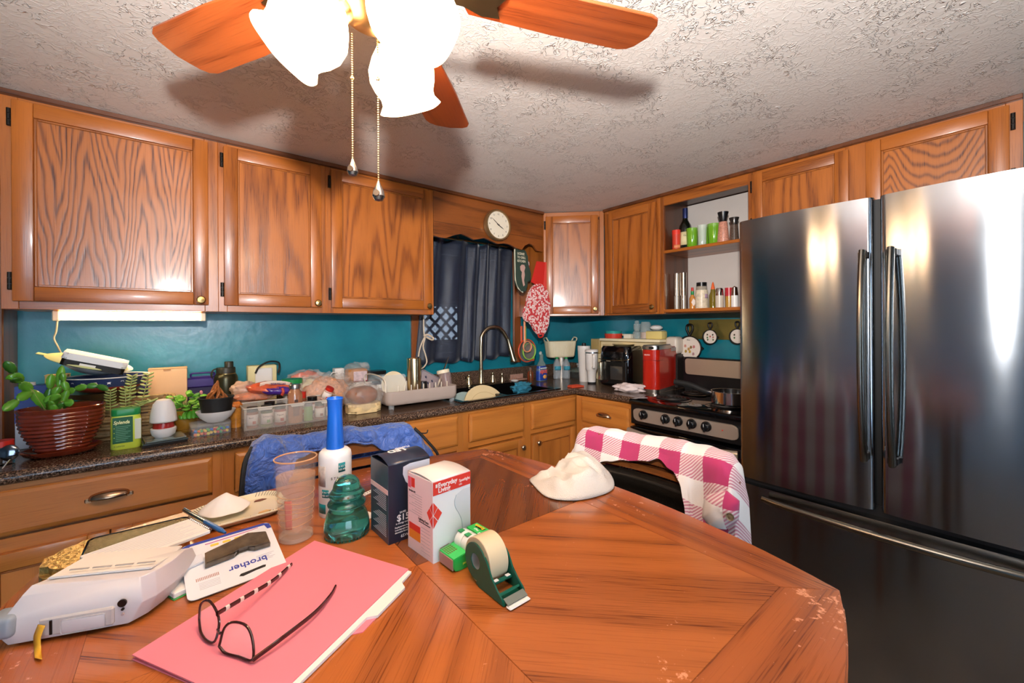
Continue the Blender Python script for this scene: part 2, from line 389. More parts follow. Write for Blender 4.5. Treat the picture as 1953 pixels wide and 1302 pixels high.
# ceiling line moulding
def strip(name, x0, x1, y0, y1, z0, z1): return struct(name, G().box(x0, x1, y0, y1, z0, z1, .002), DARKW)
strip('trim_2', -.47, 2.015, 2.132, 2.152, 2.112, ZC)
strip('trim_3', 2.302, 2.322, .0, 1.845, 2.112, ZC)

# ================================================================= CABINETS
def cabinet(name, label, loc, rz, w, h, d, stiles, rails, group=None, open_=False, mats=(OAK_V, OAK_H, OAK_P), back=None, cat='cabinet'):
    """local: x along the front, y depth into the wall, z up; frame front plane at y=0"""
    V, H, PN = mats
    t = thing(name, label, cat, loc, rz, group)
    T = .02
    g = G(); s = .016
    g.box(0, s, T, d, 0, h); g.box(w - s, w, T, d, 0, h); g.box(s, w - s, T, d, 0, s); g.box(s, w - s, T, d, h - s, h)
    if not open_: g.box(s, w - s, d - .006, d, s, h - s)
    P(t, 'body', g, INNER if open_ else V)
    for a, b in stiles: P(t, 'stile', G().box(a, b, 0, T, 0, h, .0015), V)
    for a, b, c, e in rails: P(t, 'rail', G().box(a, b, .0003, T, c, e, .0015), H)
    return t
KNOB = [(0.0001, 0), (.006, .0), (.006, .012), (.011, .014), (.0155, .019), (.0155, .023), (.012, .027), (.0001, .029)]
def knob(parent, x, y, z, m=BRASS):
    g = G(); g.M = Matrix.Translation((x, y, z)) @ Matrix.Rotation(R(90), 4, 'X'); g.lathe(KNOB, 20, cap=False)
    return P(parent, 'knob', g, m)
def hinge(parent, x, y, z, s=1):
    g = G(); g.box(x - .006, x + .006, y - .004, y + .004, z - .03, z + .03, .001)
    for k in range(3): g.cyl(.006, z - .029 + k * .02, z - .012 + k * .02, 10, (x, y - .004, 0))
    return P(parent, 'hinge', g, BLACKM)
def door(t, x0, x1, z0, z1, kx=None, kz=None, hx=None, fr=.05, mats=(OAK_V, OAK_H, OAK_P), km=BRASS, T=.019, pn=None):
    V, H, PN = mats; PN = pn or PN
    d = P(t, 'door', G().box(x0 + fr - .006, x1 - fr + .006, -.010, -.002, z0 + fr - .006, z1 - fr + .006), PN)
    for a, b in ((x0, x0 + fr), (x1 - fr, x1)): P(d, 'stile', G().box(a, b, -T, -.0005, z0, z1, .0035, 2), V)
    for a, b in ((z0, z0 + fr), (z1 - fr, z1)): P(d, 'rail', G().box(x0 + fr, x1 - fr, -T + .0003, -.0008, a, b, .003, 2), H)
    g = G()   # routed inner bead
    i0, i1, j0, j1 = x0 + fr, x1 - fr, z0 + fr, z1 - fr; q = .008
    for a, b, c, e in ((i0, i0 + q, j0, j1), (i1 - q, i1, j0, j1), (i0 + q, i1 - q, j0, j0 + q), (i0 + q, i1 - q, j1 - q, j1)): g.box(a, b, -.0145, -.0095, c, e, .002)
    P(d, 'bead', g, wood('bead_wood', '#a05c26', '#6a3412', 'z'))
    if kx is not None: knob(d, kx, -T, kz, km)
    if hx is not None: hinge(d, hx, -.006, z0 + .068); hinge(d, hx, -.006, z1 - .06)
    return d
def drawer(t, x0, x1, z0, z1, handle=None, m=OAK_B, T=.019, hx=None, hz=None):
    g = G(); q = .014
    a = [(x0, -.001, z0), (x1, -.001, z0), (x1, -.001, z1), (x0, -.001, z1)]
    v = [[g._v(p) for p in a]]
    for (ins, y) in ((0, -T + .008), (.004, -T + .004), (q, -T)):
        v.append([g._v((x0 + ins, y, z0 + ins)), ]); v[-1] += [g._v((x1 - ins, y, z0 + ins)), g._v((x1 - ins, y, z1 - ins)), g._v((x0 + ins, y, z1 - ins))]
    for A, B in zip(v, v[1:]):
        for i in range(4): g.bm.faces.new((A[i], A[(i + 1) % 4], B[(i + 1) % 4], B[i]))
    g.bm.faces.new(v[-1]); g.bm.faces.new(v[0][::-1])
    d = P(t, 'drawer', g, m, sharp=15)
    hx = (x0 + x1) / 2 if hx is None else hx; hz = (z0 + z1) / 2 if hz is None else hz
    if handle == 'cup':
        g = G(); n = 14; k = 7
        def fn(u, w):   # half shell
            a = math.pi * u; ph = w * math.pi / 2
            return (hx - math.cos(a) * .048 * (1), -T - math.sin(a) * .024 * math.cos(ph) - .001, hz - .006 + (.022 * math.sin(ph)) * math.sin(a) ** .6 if w > 0 else hz - .006)
        g.sheet(fn, n, k)
        o = P(d, 'handle', g, BRONZE, solid=.002)
        for s in (-1, 1): P(d, 'handle_tab', G().box(hx + s * .048 - .009, hx + s * .048 + .009, -T - .004, -T, hz - .013, hz + .001, .003), BRONZE)
    elif handle == 'knob': knob(d, hx, -T, hz, NICKEL)
    return d
UZ, UH = 1.391, .735
mU = (OAK_V, OAK_H, OAK_P)
def upper_left(x0, x1, label, dx0, dx1, kx):
    w = x1 - x0
    t = cabinet('wall_cabinet', label, (x0, 2.15, UZ), 0, w, UH, .32, [(0, dx0 - x0 + .012), (dx1 - x0 - .012, w)], [(dx0 - x0 + .012, dx1 - x0 - .012, 0, .04), (dx0 - x0 + .012, dx1 - x0 - .012, UH - .045, UH)])
    door(t, dx0 - x0, dx1 - x0, .027, .708, kx - x0, .047, dx0 - x0 - .006, pn=OAK_A if dx0 < 0 else None)
    return t
upper_left(-.47, .126, 'wide oak wall cabinet with tall peaked grain, above the lit fluorescent tube', -.442, .092, .066)
upper_left(.126, .556, 'middle oak wall cabinet of the left wall, narrower, right of the widest door', .145, .535, .513)
upper_left(.556, 1.146, 'oak wall cabinet ending beside the navy curtain', .580, 1.125, 1.100)
# diagonal corner cabinet
t = cabinet('corner_cabinet', 'oak corner wall cabinet set diagonally between sink window and right wall', (2.022, 2.15, UZ), R(-45), .424, UH, .17, [(0, .022), (.394, .424)], [(.022, .394, 0, .03), (.022, .394, UH - .04, UH)])
door(t, .016, .382, .014, .705, .357, .047, .010)
g = G(); g.prism([(2.04, 2.16), (2.33, 1.87), (2.62, 1.87), (2.62, 2.455), (2.04, 2.455)], UZ + .001, UZ + .012); g.prism([(2.04, 2.16), (2.33, 1.87), (2.62, 1.87), (2.62, 2.455), (2.04, 2.455)], ZC - .02, ZC - .005)
g.box(2.02, 2.036, 2.165, 2.46, UZ, ZC - .01)
o = P(None, 'cabinet_carcass', g, OAK_V); o.parent = t; o.matrix_parent_inverse = (Matrix.Translation((2.022, 2.15, UZ)) @ Matrix.Rotation(R(-45), 4, 'Z')).inverted()
# right wall uppers: local x runs towards -Y
def RW(y): return (2.32, y, UZ)
t = cabinet('wall_cabinet', 'oak wall cabinet with one door between corner cabinet and open shelves', RW(1.845), R(-90), .433, UH, .32, [(0, .03), (.40, .433)], [(.03, .40, 0, .03), (.03, .40, UH - .04, UH)])
door(t, .027, .410, .012, .700, .392, .045, None)
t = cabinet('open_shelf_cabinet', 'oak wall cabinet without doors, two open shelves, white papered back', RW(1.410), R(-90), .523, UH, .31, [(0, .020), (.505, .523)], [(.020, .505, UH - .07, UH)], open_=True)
P(t, 'back_panel', G().box(.016, .507, .298, .304, .02, .715), mat('white_wallpaper', '#cfc6bf', .6, var=.06, vscale=3))
P(t, 'shelf', G().box(.017, .506, .0, .297, .371, .389, .002), OAK_H)
P(t, 'shelf', G().box(.017, .506, .0, .297, .008, .027, .002), OAK_H)
t = cabinet('over_fridge_cabinet', 'long low oak cabinet with two doors above the refrigerator', RW(.885), R(-90), .885, .36, .32, [(0, .02), (.385, .475), (.845, .885)], [(.02, .385, 0, .03), (.475, .845, 0, .03), (.02, .385, .32, .36), (.475, .845, .32, .36)])
t.location.z = UZ + UH - .36
door(t, .004, .400, .01, .330, None, None, .0)
door(t, .458, .854, .01, .335, None, None, .862, pn=OAK_G)
# scalloped valance above the window
zs = [(1.148, 1.852), (1.19, 1.846), (1.228, 1.846), (1.29, 1.872), (1.337, 1.886), (1.38, 1.878), (1.43, 1.862), (1.47, 1.872), (1.512, 1.884), (1.56, 1.872), (1.617, 1.858), (1.67, 1.868), (1.72, 1.866), (1.77, 1.85), (1.82, 1.842), (1.85, 1.875), (1.89, 1.893), (1.93, 1.885), (1.96, 1.852), (2.018, 1.848)]
pl = [(x, z) for x, z in zs] + [(2.018, 2.112), (1.148, 2.112)]
g = G(); g.M = Matrix.Translation((0, 2.168, 0)) @ Matrix.Rotation(R(90), 4, 'X'); g.prism(pl, 0, .016)
vl = P(None, 'valance', g, OAK_DK); P(vl, 'board_seam', G().box(1.149, 2.016, 2.1505, 2.1522, 1.934, 1.937), DARKW)
top(vl, 'wooden valance board with scalloped lower edge above the curtain', 'valance')

# base cabinets (front plane y=1.87)
mB = (OAK_BV, OAK_B, OAK_BV)
BH = .87
def base(x0, x1, label, stiles, drawers, doors, rz=0, loc=None, name='base_cabinet', bt=BH):
    w = x1 - x0; L = loc or (x0, 1.87, 0)
    t = thing(name, label, 'cabinet', L, rz)
    g = G(); g.box(0, w, .02, .56, .10, bt); g.box(0, w, .07, .56, .0, .10)
    P(t, 'body', g, OAK_BV)
    for a, b in stiles: P(t, 'stile', G().box(a, b, 0, .02, .10, BH, .001), OAK_BV)
    P(t, 'rail', G().box(0, w, .0004, .02, BH - .03, BH, .001), OAK_B); P(t, 'rail', G().box(0, w, .0004, .02, .668, .71, .001), OAK_B); P(t, 'rail', G().box(0, w, .0004, .02, .10, .14, .001), OAK_B)
    for a in drawers: drawer(t, *a[:4], **a[4])
    for a in doors: door(t, *a[:4], a[4], a[5], None, mats=mB, km=NICKEL)
    return t
x0 = -.497
base(x0, .122, 'base cabinet at far left with wide drawer and bronze cup pull', [(0, .06), (.585, .619)], [(.03, .585, .722, .853, dict(handle='cup', hx=.316, hz=.787))], [(.03, .315, .12, .672, None, None), (.319, .585, .12, .672, None, None)])
x0 = .122
base(x0, .78, 'base cabinet hidden behind the blue jacket', [(0, .033), (.31, .345), (.64, .658)], [(.035, .31, .705, .853, {}), (.345, .64, .705, .853, {})], [(.035, .31, .12, .66, None, None), (.345, .64, .12, .66, None, None)])
x0 = .78
base(x0, 1.165, 'base cabinet left of the sink with one plain drawer and small knob', [(0, .02), (.348, .385)], [(.02, .348, .700, .855, dict(handle='knob', hx=.12, hz=.74))], [(.02, .348, .12, .665, None, None)])
x0 = 1.165
base(x0, 2.06, 'sink base cabinet with two false drawers and two doors', [(0, .034), (.415, .478), (.862, .895)], [(.034, .416, .702, .853, {}), (.477, .865, .698, .853, {})], [(.034, .416, .12, .662, .392, .612), (.478, .856, .12, .662, .516, .616)], bt=.70)
t = base(0, .44, 'narrow base cabinet between sink corner and stove with bronze cup pull', [(0, .05), (.41, .44)], [(.052, .412, .712, .846, dict(handle='cup', hx=.235, hz=.779))], [(.052, .412, .12, .68, None, None)], rz=R(-90), loc=(2.005, 1.828, 0))

# countertop, L-shaped with backsplash and an opening for the sink
SX0, SX1, SY0, SY1 = 1.185, 1.885, 1.905, 2.335
g = G()
def slab(x0, x1, y0, y1): g.box(x0, x1, y0, y1, BH + .002, CT)
slab(-.495, SX0, 1.85, YB - .001); slab(SX1, XR - .001, 1.85, YB - .001); slab(SX0, SX1, 1.85, SY0); slab(SX0, SX1, SY1, YB - .001)
slab(2.02, XR - .001, 1.392, 1.85)
# rolled front edge
def edge(p0, p1, n=8):
    p0, p1 = Vector(p0), Vector(p1); d = (p1 - p0).normalized(); out = Vector((d.y, -d.x, 0)); r = .019; zc = CT - r
    A = [g._v(p0 + out * (r * math.cos(a)) + Vector((0, 0, zc + r * math.sin(a)))) for a in [R(90 - 180 * i / n) for i in range(n + 1)]]
    B = [g._v(p1 + out * (r * math.cos(a)) + Vector((0, 0, zc + r * math.sin(a)))) for a in [R(90 - 180 * i / n) for i in range(n + 1)]]
    for i in range(n): g.bm.faces.new((A[i], A[i + 1], B[i + 1], B[i]))
    g.bm.faces.new(A); g.bm.faces.new(B[::-1])
edge((-.495, 1.853, 0), (2.037, 1.853, 0)); edge((2.0225, 1.838, 0), (2.0225, 1.392, 0))
ct = top(P(None, 'countertop', g, LAMIN), 'speckled dark brown laminate countertop running round the corner', 'countertop')

g = G(); g.prism([(-.495, YB - .001), (-.495, YB - .022), (XR - .022, YB - .022), (XR - .022, 1.392), (XR - .001, 1.392), (XR - .001, YB - .001)], CT + .0005, CT + .095, .002)
top(P(None, 'backsplash', g, LAMIN), 'low speckled laminate backsplash strip along both kitchen walls', 'backsplash')
# ================================================================= REFRIGERATOR
def brushed(name, col, rough, s=(1.5, 1.5, 500), amt=.12):
    m, n, l, b = newmat(name); setp(b, Metallic=1.0, Roughness=rough); b.inputs['Base Color'].default_value = srgb(col)
    tc = n.new('ShaderNodeTexCoord'); mp = n.new('ShaderNodeMapping'); mp.inputs['Scale'].default_value = s
    t = n.new('ShaderNodeTexNoise'); t.inputs['Scale'].default_value = 1; t.inputs['Detail'].default_value = 2
    l.new(tc.outputs['Object'], mp.inputs[0]); l.new(mp.outputs[0], t.inputs[0])
    bp = n.new('ShaderNodeBump'); bp.inputs['Strength'].default_value = amt; bp.inputs['Distance'].default_value = .0006; l.new(t.outputs[0], bp.inputs['Height']); l.new(bp.outputs[0], b.inputs['Normal'])
    t2 = n.new('ShaderNodeTexNoise'); t2.inputs['Scale'].default_value = 4; t2.inputs['Detail'].default_value = 5; l.new(tc.outputs['Object'], t2.inputs[0])
    mr = n.new('ShaderNodeMapRange'); mr.inputs['To Min'].default_value = rough - .02; mr.inputs['To Max'].default_value = rough + .05; l.new(t2.outputs[0], mr.inputs['Value']); l.new(mr.outputs[0], b.inputs['Roughness'])
    return m
FRID = brushed('brushed_dark_stainless', '#a0a5ab', .13, amt=.015)
_n = FRID.node_tree.nodes; _b = _n['Principled BSDF']; _tg = _n.new('ShaderNodeTangent'); _tg.direction_type = 'RADIAL'; _tg.axis = 'Z'
FRID.node_tree.links.new(_tg.outputs[0], _b.inputs['Tangent']); _b.inputs['Anisotropic'].default_value = .9; _b.inputs['Anisotropic Rotation'].default_value = .25
HND = brushed('handle_steel', '#8a867c', .22)
fr = thing('refrigerator', 'large brushed stainless french-door refrigerator with bottom freezer drawer', 'refrigerator', (1.83, .753, 0), R(-90))
g = G(); g.box(.004, .888, .075, .78, .02, 1.735, .004); P(fr, 'body', g, mat('fridge_grey_side', '#3c3a38', .45, .3))
def fdoor(x0, x1, z0, z1, nm):
    w = x1 - x0; r = .016; pts = []
    for i in range(9): a = R(180 + 90 * i / 8); pts.append((x0 + r + r * math.cos(a), r + r * math.sin(a)))
    for i in range(1, 16): u = i / 16; pts.append((x0 + r + (w - 2 * r) * u, -.012 * (1 - (2 * u - 1) ** 2)))
    for i in range(9): a = R(270 + 90 * i / 8); pts.append((x1 - r + r * math.cos(a), r + r * math.sin(a)))
    pts += [(x1, .07), (x0, .07)]
    return P(fr, nm, G().prism(pts, z0, z1, .002), FRID, sharp=50)
d1 = fdoor(0, .432, .690, 1.754, 'door'); d2 = fdoor(.449, .888, .690, 1.754, 'door')
d3 = fdoor(0, .888, .06, .664, 'freezer_drawer')
P(fr, 'door_seal', G().box(.01, .878, .03, .07, .66, .70), BLACKR); P(fr, 'door_seal', G().box(.425, .455, .035, .07, .69, 1.75), BLACKR)
P(fr, 'toe_grille', G().box(.02, .87, .05, .09, .0, .055), BLACKR)
def vhandle(d, x):
    pts = [(x, -.006 - .062 * math.sin(math.pi * (.06 + .88 * i / 20)) ** .55, .862 + .708 * i / 20) for i in range(21)]
    g = G(); rings = []
    g.tube(pts, [.017] * 21, 14, flat=.6); P(d, 'handle', g, HND)
    g = G()
    for z in (.875, 1.557): g.box(x - .013, x + .013, -.03, -.002, z - .012, z + .012, .003)
    P(d, 'handle_mount', g, BLACKM)
vhandle(d1, .410); vhandle(d2, .482)
pts = [(.10 + .70 * i / 24, -.010 - .058 * math.sin(math.pi * (.05 + .9 * i / 24)) ** .5, .632) for i in range(25)]
P(d3, 'handle', G().tube(pts, .013, 14), HND)

# ================================================================= STOVE
st = thing('stove', 'black and stainless electric coil stove with five round knobs', 'stove', (1.96, 1.388, 0), R(-90))
SW = .60
P(st, 'body', G().box(.004, SW, .05, .64, .08, .885, .004), mat('enamel_black', '#101012', .15))
g = G(); g.box(.0, SW + .003, -.012, .64, .886, .912, .006, 2)
P(st, 'cooktop', g, BLACKG)
g = G(); g.M = Matrix.Translation((0, .0, .80)) @ Matrix.Rotation(R(-8), 4, 'X')
pl = []
for (cx_, cz_, a0) in ((.055, .03, 180), (.55, .03, 270), (.55, .055, 0), (.055, .055, 90)):
    for k in range(5): a = R(a0 + 90 * k / 4); pl.append((cx_ + .028 * math.cos(a), cz_ + .022 * math.sin(a)))
g.M = Matrix.Translation((0, .008, .79)) @ Matrix.Rotation(R(90 + 6), 4, 'X'); g.prism(pl, 0, .012, .002)
cp = P(st, 'control_panel', g, mat('stove_steel', '#b9a898', .35, .45))
P(st, 'panel_surround', G().box(.002, SW, .004, .06, .775, .886, .004), BLACK)
for x in (.097, .226, .295, .366, .438):
    g = G(); g.M = Matrix.Translation((x, -.012, .840)) @ Matrix.Rotation(R(96), 4, 'X')
    g.lathe([(.0001, 0), (.024, 0), (.024, .006), (.019, .008), (.018, .022), (.015, .025), (.0001, .026)], 28, cap=False); g.box(-.0045, .0045, -.020, .020, .022, .031, .002)
    k = P(cp, 'knob', g, BLACK)
    g = G(); g.M = Matrix.Translation((x, -.012, .840)) @ Matrix.Rotation(R(96), 4, 'X'); g.box(-.001, .001, .004, .019, .0308, .0316); P(k, 'pointer', g, WINK) if 0 else P(cp, 'knob_pointer', g, WINK)
g = G(); g.M = Matrix.Translation((.512, -.012, .835)) @ Matrix.Rotation(R(96), 4, 'X'); g.cyl(.003, 0, .002, 12); g.M = Matrix.Translation((.046, -.012, .852)) @ Matrix.Rotation(R(96), 4, 'X'); 
P(cp, 'indicator_light', g, REDINK)
od = P(st, 'oven_door', G().box(.004, SW - .002, -.006, .048, .20, .762, .006, 2), BLACKG)
P(od, 'door_glass', G().box(.09, SW - .09, -.0075, -.005, .32, .62, .0005), mat('oven_glass', '#050506', .03))
pts = [(.012 + .574 * i / 20, -.012 - .05 * math.sin(math.pi * (.04 + .92 * i / 20)) ** .5, .742 - .010 * math.sin(math.pi * i / 20)) for i in range(21)]
P(od, 'handle', G().tube(pts, .015, 14, flat=1.2), mat('stove_handle', '#b9ab98', .25, .5))
P(st, 'storage_drawer', G().box(.004, SW - .002, -.002, .048, .09, .19, .004), brushed('drawer_steel', '#8c8680', .3, (1.5, 500, 500)))
# back console
g = G(); g.prism([(0, .58), (SW, .58), (SW, .645), (0, .645)], .912, 1.115, .006); bc = P(st, 'backguard', g, BLACK)
g = G(); g.M = Matrix.Translation((0, .578, 1.005)) @ Matrix.Rotation(R(90 + 3), 4, 'X')
pl = []
for (cx_, cz_, a0) in ((.035, .02, 180), (.565, .02, 270), (.565, .085, 0), (.035, .085, 90)):
    for k in range(5): a = R(a0 + 90 * k / 4); pl.append((cx_ + .018 * math.cos(a), cz_ + .018 * math.sin(a)))
g.prism(pl, 0, .004, .001); P(bc, 'console_face', g, mat('console_steel', '#c0aa92', .35, .45))
# coils
def coil(x, y, r, turns):
    g = G(); g.lathe([(r + .018, .9125), (r + .020, .9145), (r + .010, .9165), (r + .004, .9135), (r * .3, .9128), (.0001, .9128)], 32, (x, y, 0), cap=False)
    b = P(st, 'drip_pan', g, mat('smoked_chrome', '#6e6a66', .18, 1))
    pts = []
    N = int(turns * 22)
    for i in range(N + 1): a = i / 22 * 2 * math.pi; q = .018 + (r - .018) * i / N; pts.append((x + q * math.cos(a), y + q * math.sin(a), .921))
    P(b, 'heating_coil', G().tube(pts, .0042, 8), mat('coil_grey', '#3a3634', .5, .6))
coil(.16, .16, .085, 4); coil(.16, .42, .065, 3); coil(.44, .16, .065, 3); coil(.44, .42, .085, 4)

# saucepan
pc = (2.15, .925, .926)
sp = thing('saucepan', 'small shiny steel saucepan with long black handle on the front burner', 'saucepan', pc)
P(sp, 'pan_body', G().lathe([(.0001, 0), (.082, 0), (.088, .006), (.088, .062), (.0905, .064), (.0865, .064), (.0855, .008), (.0001, .005)], 40, cap=False), CHROME)
hd = Vector((-.12, .98, 0)).normalized()
hp = bez([hd * .088 + Vector((0, 0, .045)), hd * .13 + Vector((0, 0, .052)), hd * .20 + Vector((0, 0, .075)), hd * .285 + Vector((0, 0, .085))], 16)
P(sp, 'handle', G().tube(hp, [.007 + .005 * min(1, i / 5) for i in range(len(hp))], 12, flat=1.3), BLACKR)
P(sp, 'handle_bracket', G().tube([hd * .084 + Vector((0, 0, .042)), hd * .115 + Vector((0, 0, .05))], .010, 10), CHROME)

# ================================================================= CEILING FAN
fan = thing('ceiling_fan', 'ceiling fan with five cherry wood blades and three glowing tulip lamps', 'ceiling fan', (FAN[0], FAN[1], 0))
FBR = mat('warm_satin_brass', '#c9a878', .28, 1)
P(fan, 'motor_housing', G().lathe([(.06, 2.129), (.095, 2.125), (.105, 2.09), (.12, 2.06), (.12, 1.985), (.10, 1.955), (.07, 1.945)], 40), FBR)
P(fan, 'light_kit_hub', G().lathe([(.045, 1.945), (.045, 1.925), (.062, 1.915), (.066, 1.885), (.052, 1.862), (.024, 1.85), (.008, 1.846), (.0001, 1.845)], 36, cap=False), FBR)
CHERRY = wood('cherry_fan_blade', '#ae5526', '#702a0c', 'x', freq=6, rings=9, rough=.35, contrast=.8)
for k in range(5):
    a = R([-22.5, 46, 119, 190, 262][k])
    pts = []
    r0, r1, w0, w1 = .175, .545, .052, .064
    pts = [(r0, -w0), (r0 + .18, -w1), (r1 - .03, -w1 - .002), (r1 - .012, -w1 + .006), (r1 - .002, -w1 + .022), (r1 + .006, 0), (r1 - .002, w1 - .022), (r1 - .012, w1 - .006), (r1 - .03, w1 + .002), (r0 + .18, w1), (r0, w0), (r0 - .012, .03), (r0 - .012, -.03)]
    b = P(fan, 'blade', G().prism(pts, -.003, .003, .001), CHERRY, loc=(0, 0, 1.935), rot=Euler((R(9), 0, a), 'XYZ'))
    g = G(); g.prism([(.085, -.015), (.16, -.018), (.20, -.04), (.235, -.035), (.22, 0), (.235, .035), (.20, .04), (.16, .018), (.085, .015)], -.0085, -.0035, .001)
    P(b, 'blade_bracket', g, FBR)
SHG = mat('lit_frosted_glass', '#fff2e0', .3, emit=SHADE_EMIT, ecol='#ffd4a2')
for a in KITL:
    aa = R(a); M = Matrix.Rotation(aa, 4, 'Z') @ Matrix.Translation((.032, 0, 1.905)) @ Matrix.Rotation(R(180 - 40), 4, 'Y') @ Matrix.Scale(.98, 4)
    g = G(); g.M = M; g.lathe([(.012, -.01), (.014, .02), (.028, .026), (.031, .034), (.031, .052), (.028, .056)], 28)
    f = P(fan, 'lamp_fitter', g, FBR)
    g = G(); g.M = M
    rim = lambda u, z: 1 + (.025 * math.cos(2 * math.pi * u * 6) if z > .15 else 0)
    g.lathe([(.027, .045), (.030, .056), (.046, .072), (.060, .092), (.064, .112), (.060, .130), (.053, .146), (.052, .158), (.062, .172)], 48, cap=False, wob=rim)
    P(f, 'lamp_shade', g, SHG, solid=.003)
    g = G(); g.M = M; g.sphere(.024, (0, 0, .10), sc=(1, 1, 1.3)); P(f, 'bulb', g, mat('lit_bulb', '#fff0d8', .3, emit=SHADE_EMIT, ecol='#ffe6c4'))
def chain(px, ptop, pbot, ppend, dz):
    b = az(px, ptop, 1.86); b = Vector((b.x, b.y, 0)); d = deep(b)
    zt = EYE - (ptop - 620) / FPX * d; zb = EYE - (pbot - 620) / FPX * d; zp = EYE - (ppend - 620) / FPX * d
    o = Vector((FAN[0], FAN[1], 0)); q = b - o
    g = G(); n = int((zt - zb) / .0042)
    for i in range(n): g.sphere(.0017, (q.x, q.y, zt - (i + .5) * (zt - zb) / n), 6, 4)
    ch = P(fan, 'pull_chain', g, FBR, kind='stuff')
    h = zb - zp
    P(ch, 'pendant', G().lathe([(.0001, 0), (h * .2, h * .06), (h * .30, h * .25), (h * .26, h * .5), (h * .12, h * .8), (h * .05, h), (.0001, h)], 20, (q.x, q.y, zp), cap=False), mat('antique_silver', '#9a9590', .25, 1))
    P(ch, 'pendant_emblem', G().lathe([(.0001, 0), (h * .15, 0), (h * .15, .003), (.0001, .003)], 16, cap=False), BRONZE, loc=(q.x - FW.x * h * .28, q.y - FW.y * h * .28, zp + h * .33), rot=Euler((R(90), 0, -YAW), 'XYZ'))
    g = G(); g.sphere(.0035, (q.x, q.y, zt - (zt - zb) * .36), 8, 6); P(ch, 'chain_connector', g, FBR)
chain(671, 60, 300, 334, 0); chain(720, 40, 343, 382, 0)

# ================================================================= TABLE (counter height, veneered top with bowed sides)
TZ = .91
c0 = az(795, 1078, TZ); TC = Vector((c0.x, c0.y, 0)); HI, HC, HB = .418, .480, .552
tb = thing('dining_table', 'square wooden table with bowed sides, sunburst veneer top and worn scratches', 'table', (TC.x, TC.y, 0))
TV = dict(freq=5, rings=8, rough=.25, coat=.5, wear=1, contrast=.9, elong=.06, dist=.12)
V1 = wood('table_veneer', '#b4652d', '#632c0e', 'x', **TV); V2 = wood('table_band_veneer', '#a75a28', '#602a0e', 'x', **TV)
V3 = wood('table_veneer_dark', '#7c4522', '#42200e', 'x', **TV)
def piece(nm, poly, ang, m):
    c, s = math.cos(-ang), math.sin(-ang)
    q = [(x * c - y * s, x * s + y * c) for x, y in poly]
    return P(tb, nm, G().prism(q, TZ - .006, TZ, .0004), m, rot=(0, 0, ang))
e = .0003
for sx, sy in ((1, -1), (1, 1), (-1, 1), (-1, -1)):
    poly = [(e * sx, e * sy), (HI * sx, e * sy), (HI * sx, HI * sy), (e * sx, HI * sy)]
    if sx * sy < 0: poly = poly[::-1]
    piece('veneer_panel', poly, math.atan2(sy, sx), V3 if (sx, sy) == (1, 1) else V1)
def bow(t): return HC + (HB - HC) * (1 - abs(t) ** 2.2)
for k in range(4):
    a = k * math.pi / 2
    out = [(bow(t) * 1.0, t * HC) for t in [i / 12 - 1 for i in range(25)]]
    poly = [(HI + e, -HI)] + out + [(HI + e, HI)]
    c, s = math.cos(a), math.sin(a)
    poly = [(x * c - y * s, x * s + y * c) for x, y in poly]
    piece('edge_band', poly, a + math.pi / 2, V2)
g = G(); pl = []
for k in range(4):
    a = k * math.pi / 2; c, s = math.cos(a), math.sin(a)
    for i in range(24):
        t = i / 12 - 1; x, y = bow(t) + .002, t * (HC + .002)
        if i == 0: x -= .004
        pl.append((x * c - y * s, x * s + y * c))
g.prism(pl, TZ - .036, TZ - .0062, .006); P(tb, 'top_core', g, V2)
g = G(); A = .36
for x0_, x1_, y0_, y1_ in ((-A, A, -A, -A + .02), (-A, A, A - .02, A), (-A, -A + .02, -A + .02, A - .02), (A - .02, A, -A + .02, A - .02)): g.box(x0_, x1_, y0_, y1_, TZ - .13, TZ - .036)
P(tb, 'apron', g, DARKW)
for sx in (1, -1):
    for sy in (1, -1): P(tb, 'leg', G().lathe([(.022, 0), (.026, .02), (.034, .6), (.04, .74), (.04, TZ - .04)], 20, (sx * .32, sy * .32, 0)), DARKW)

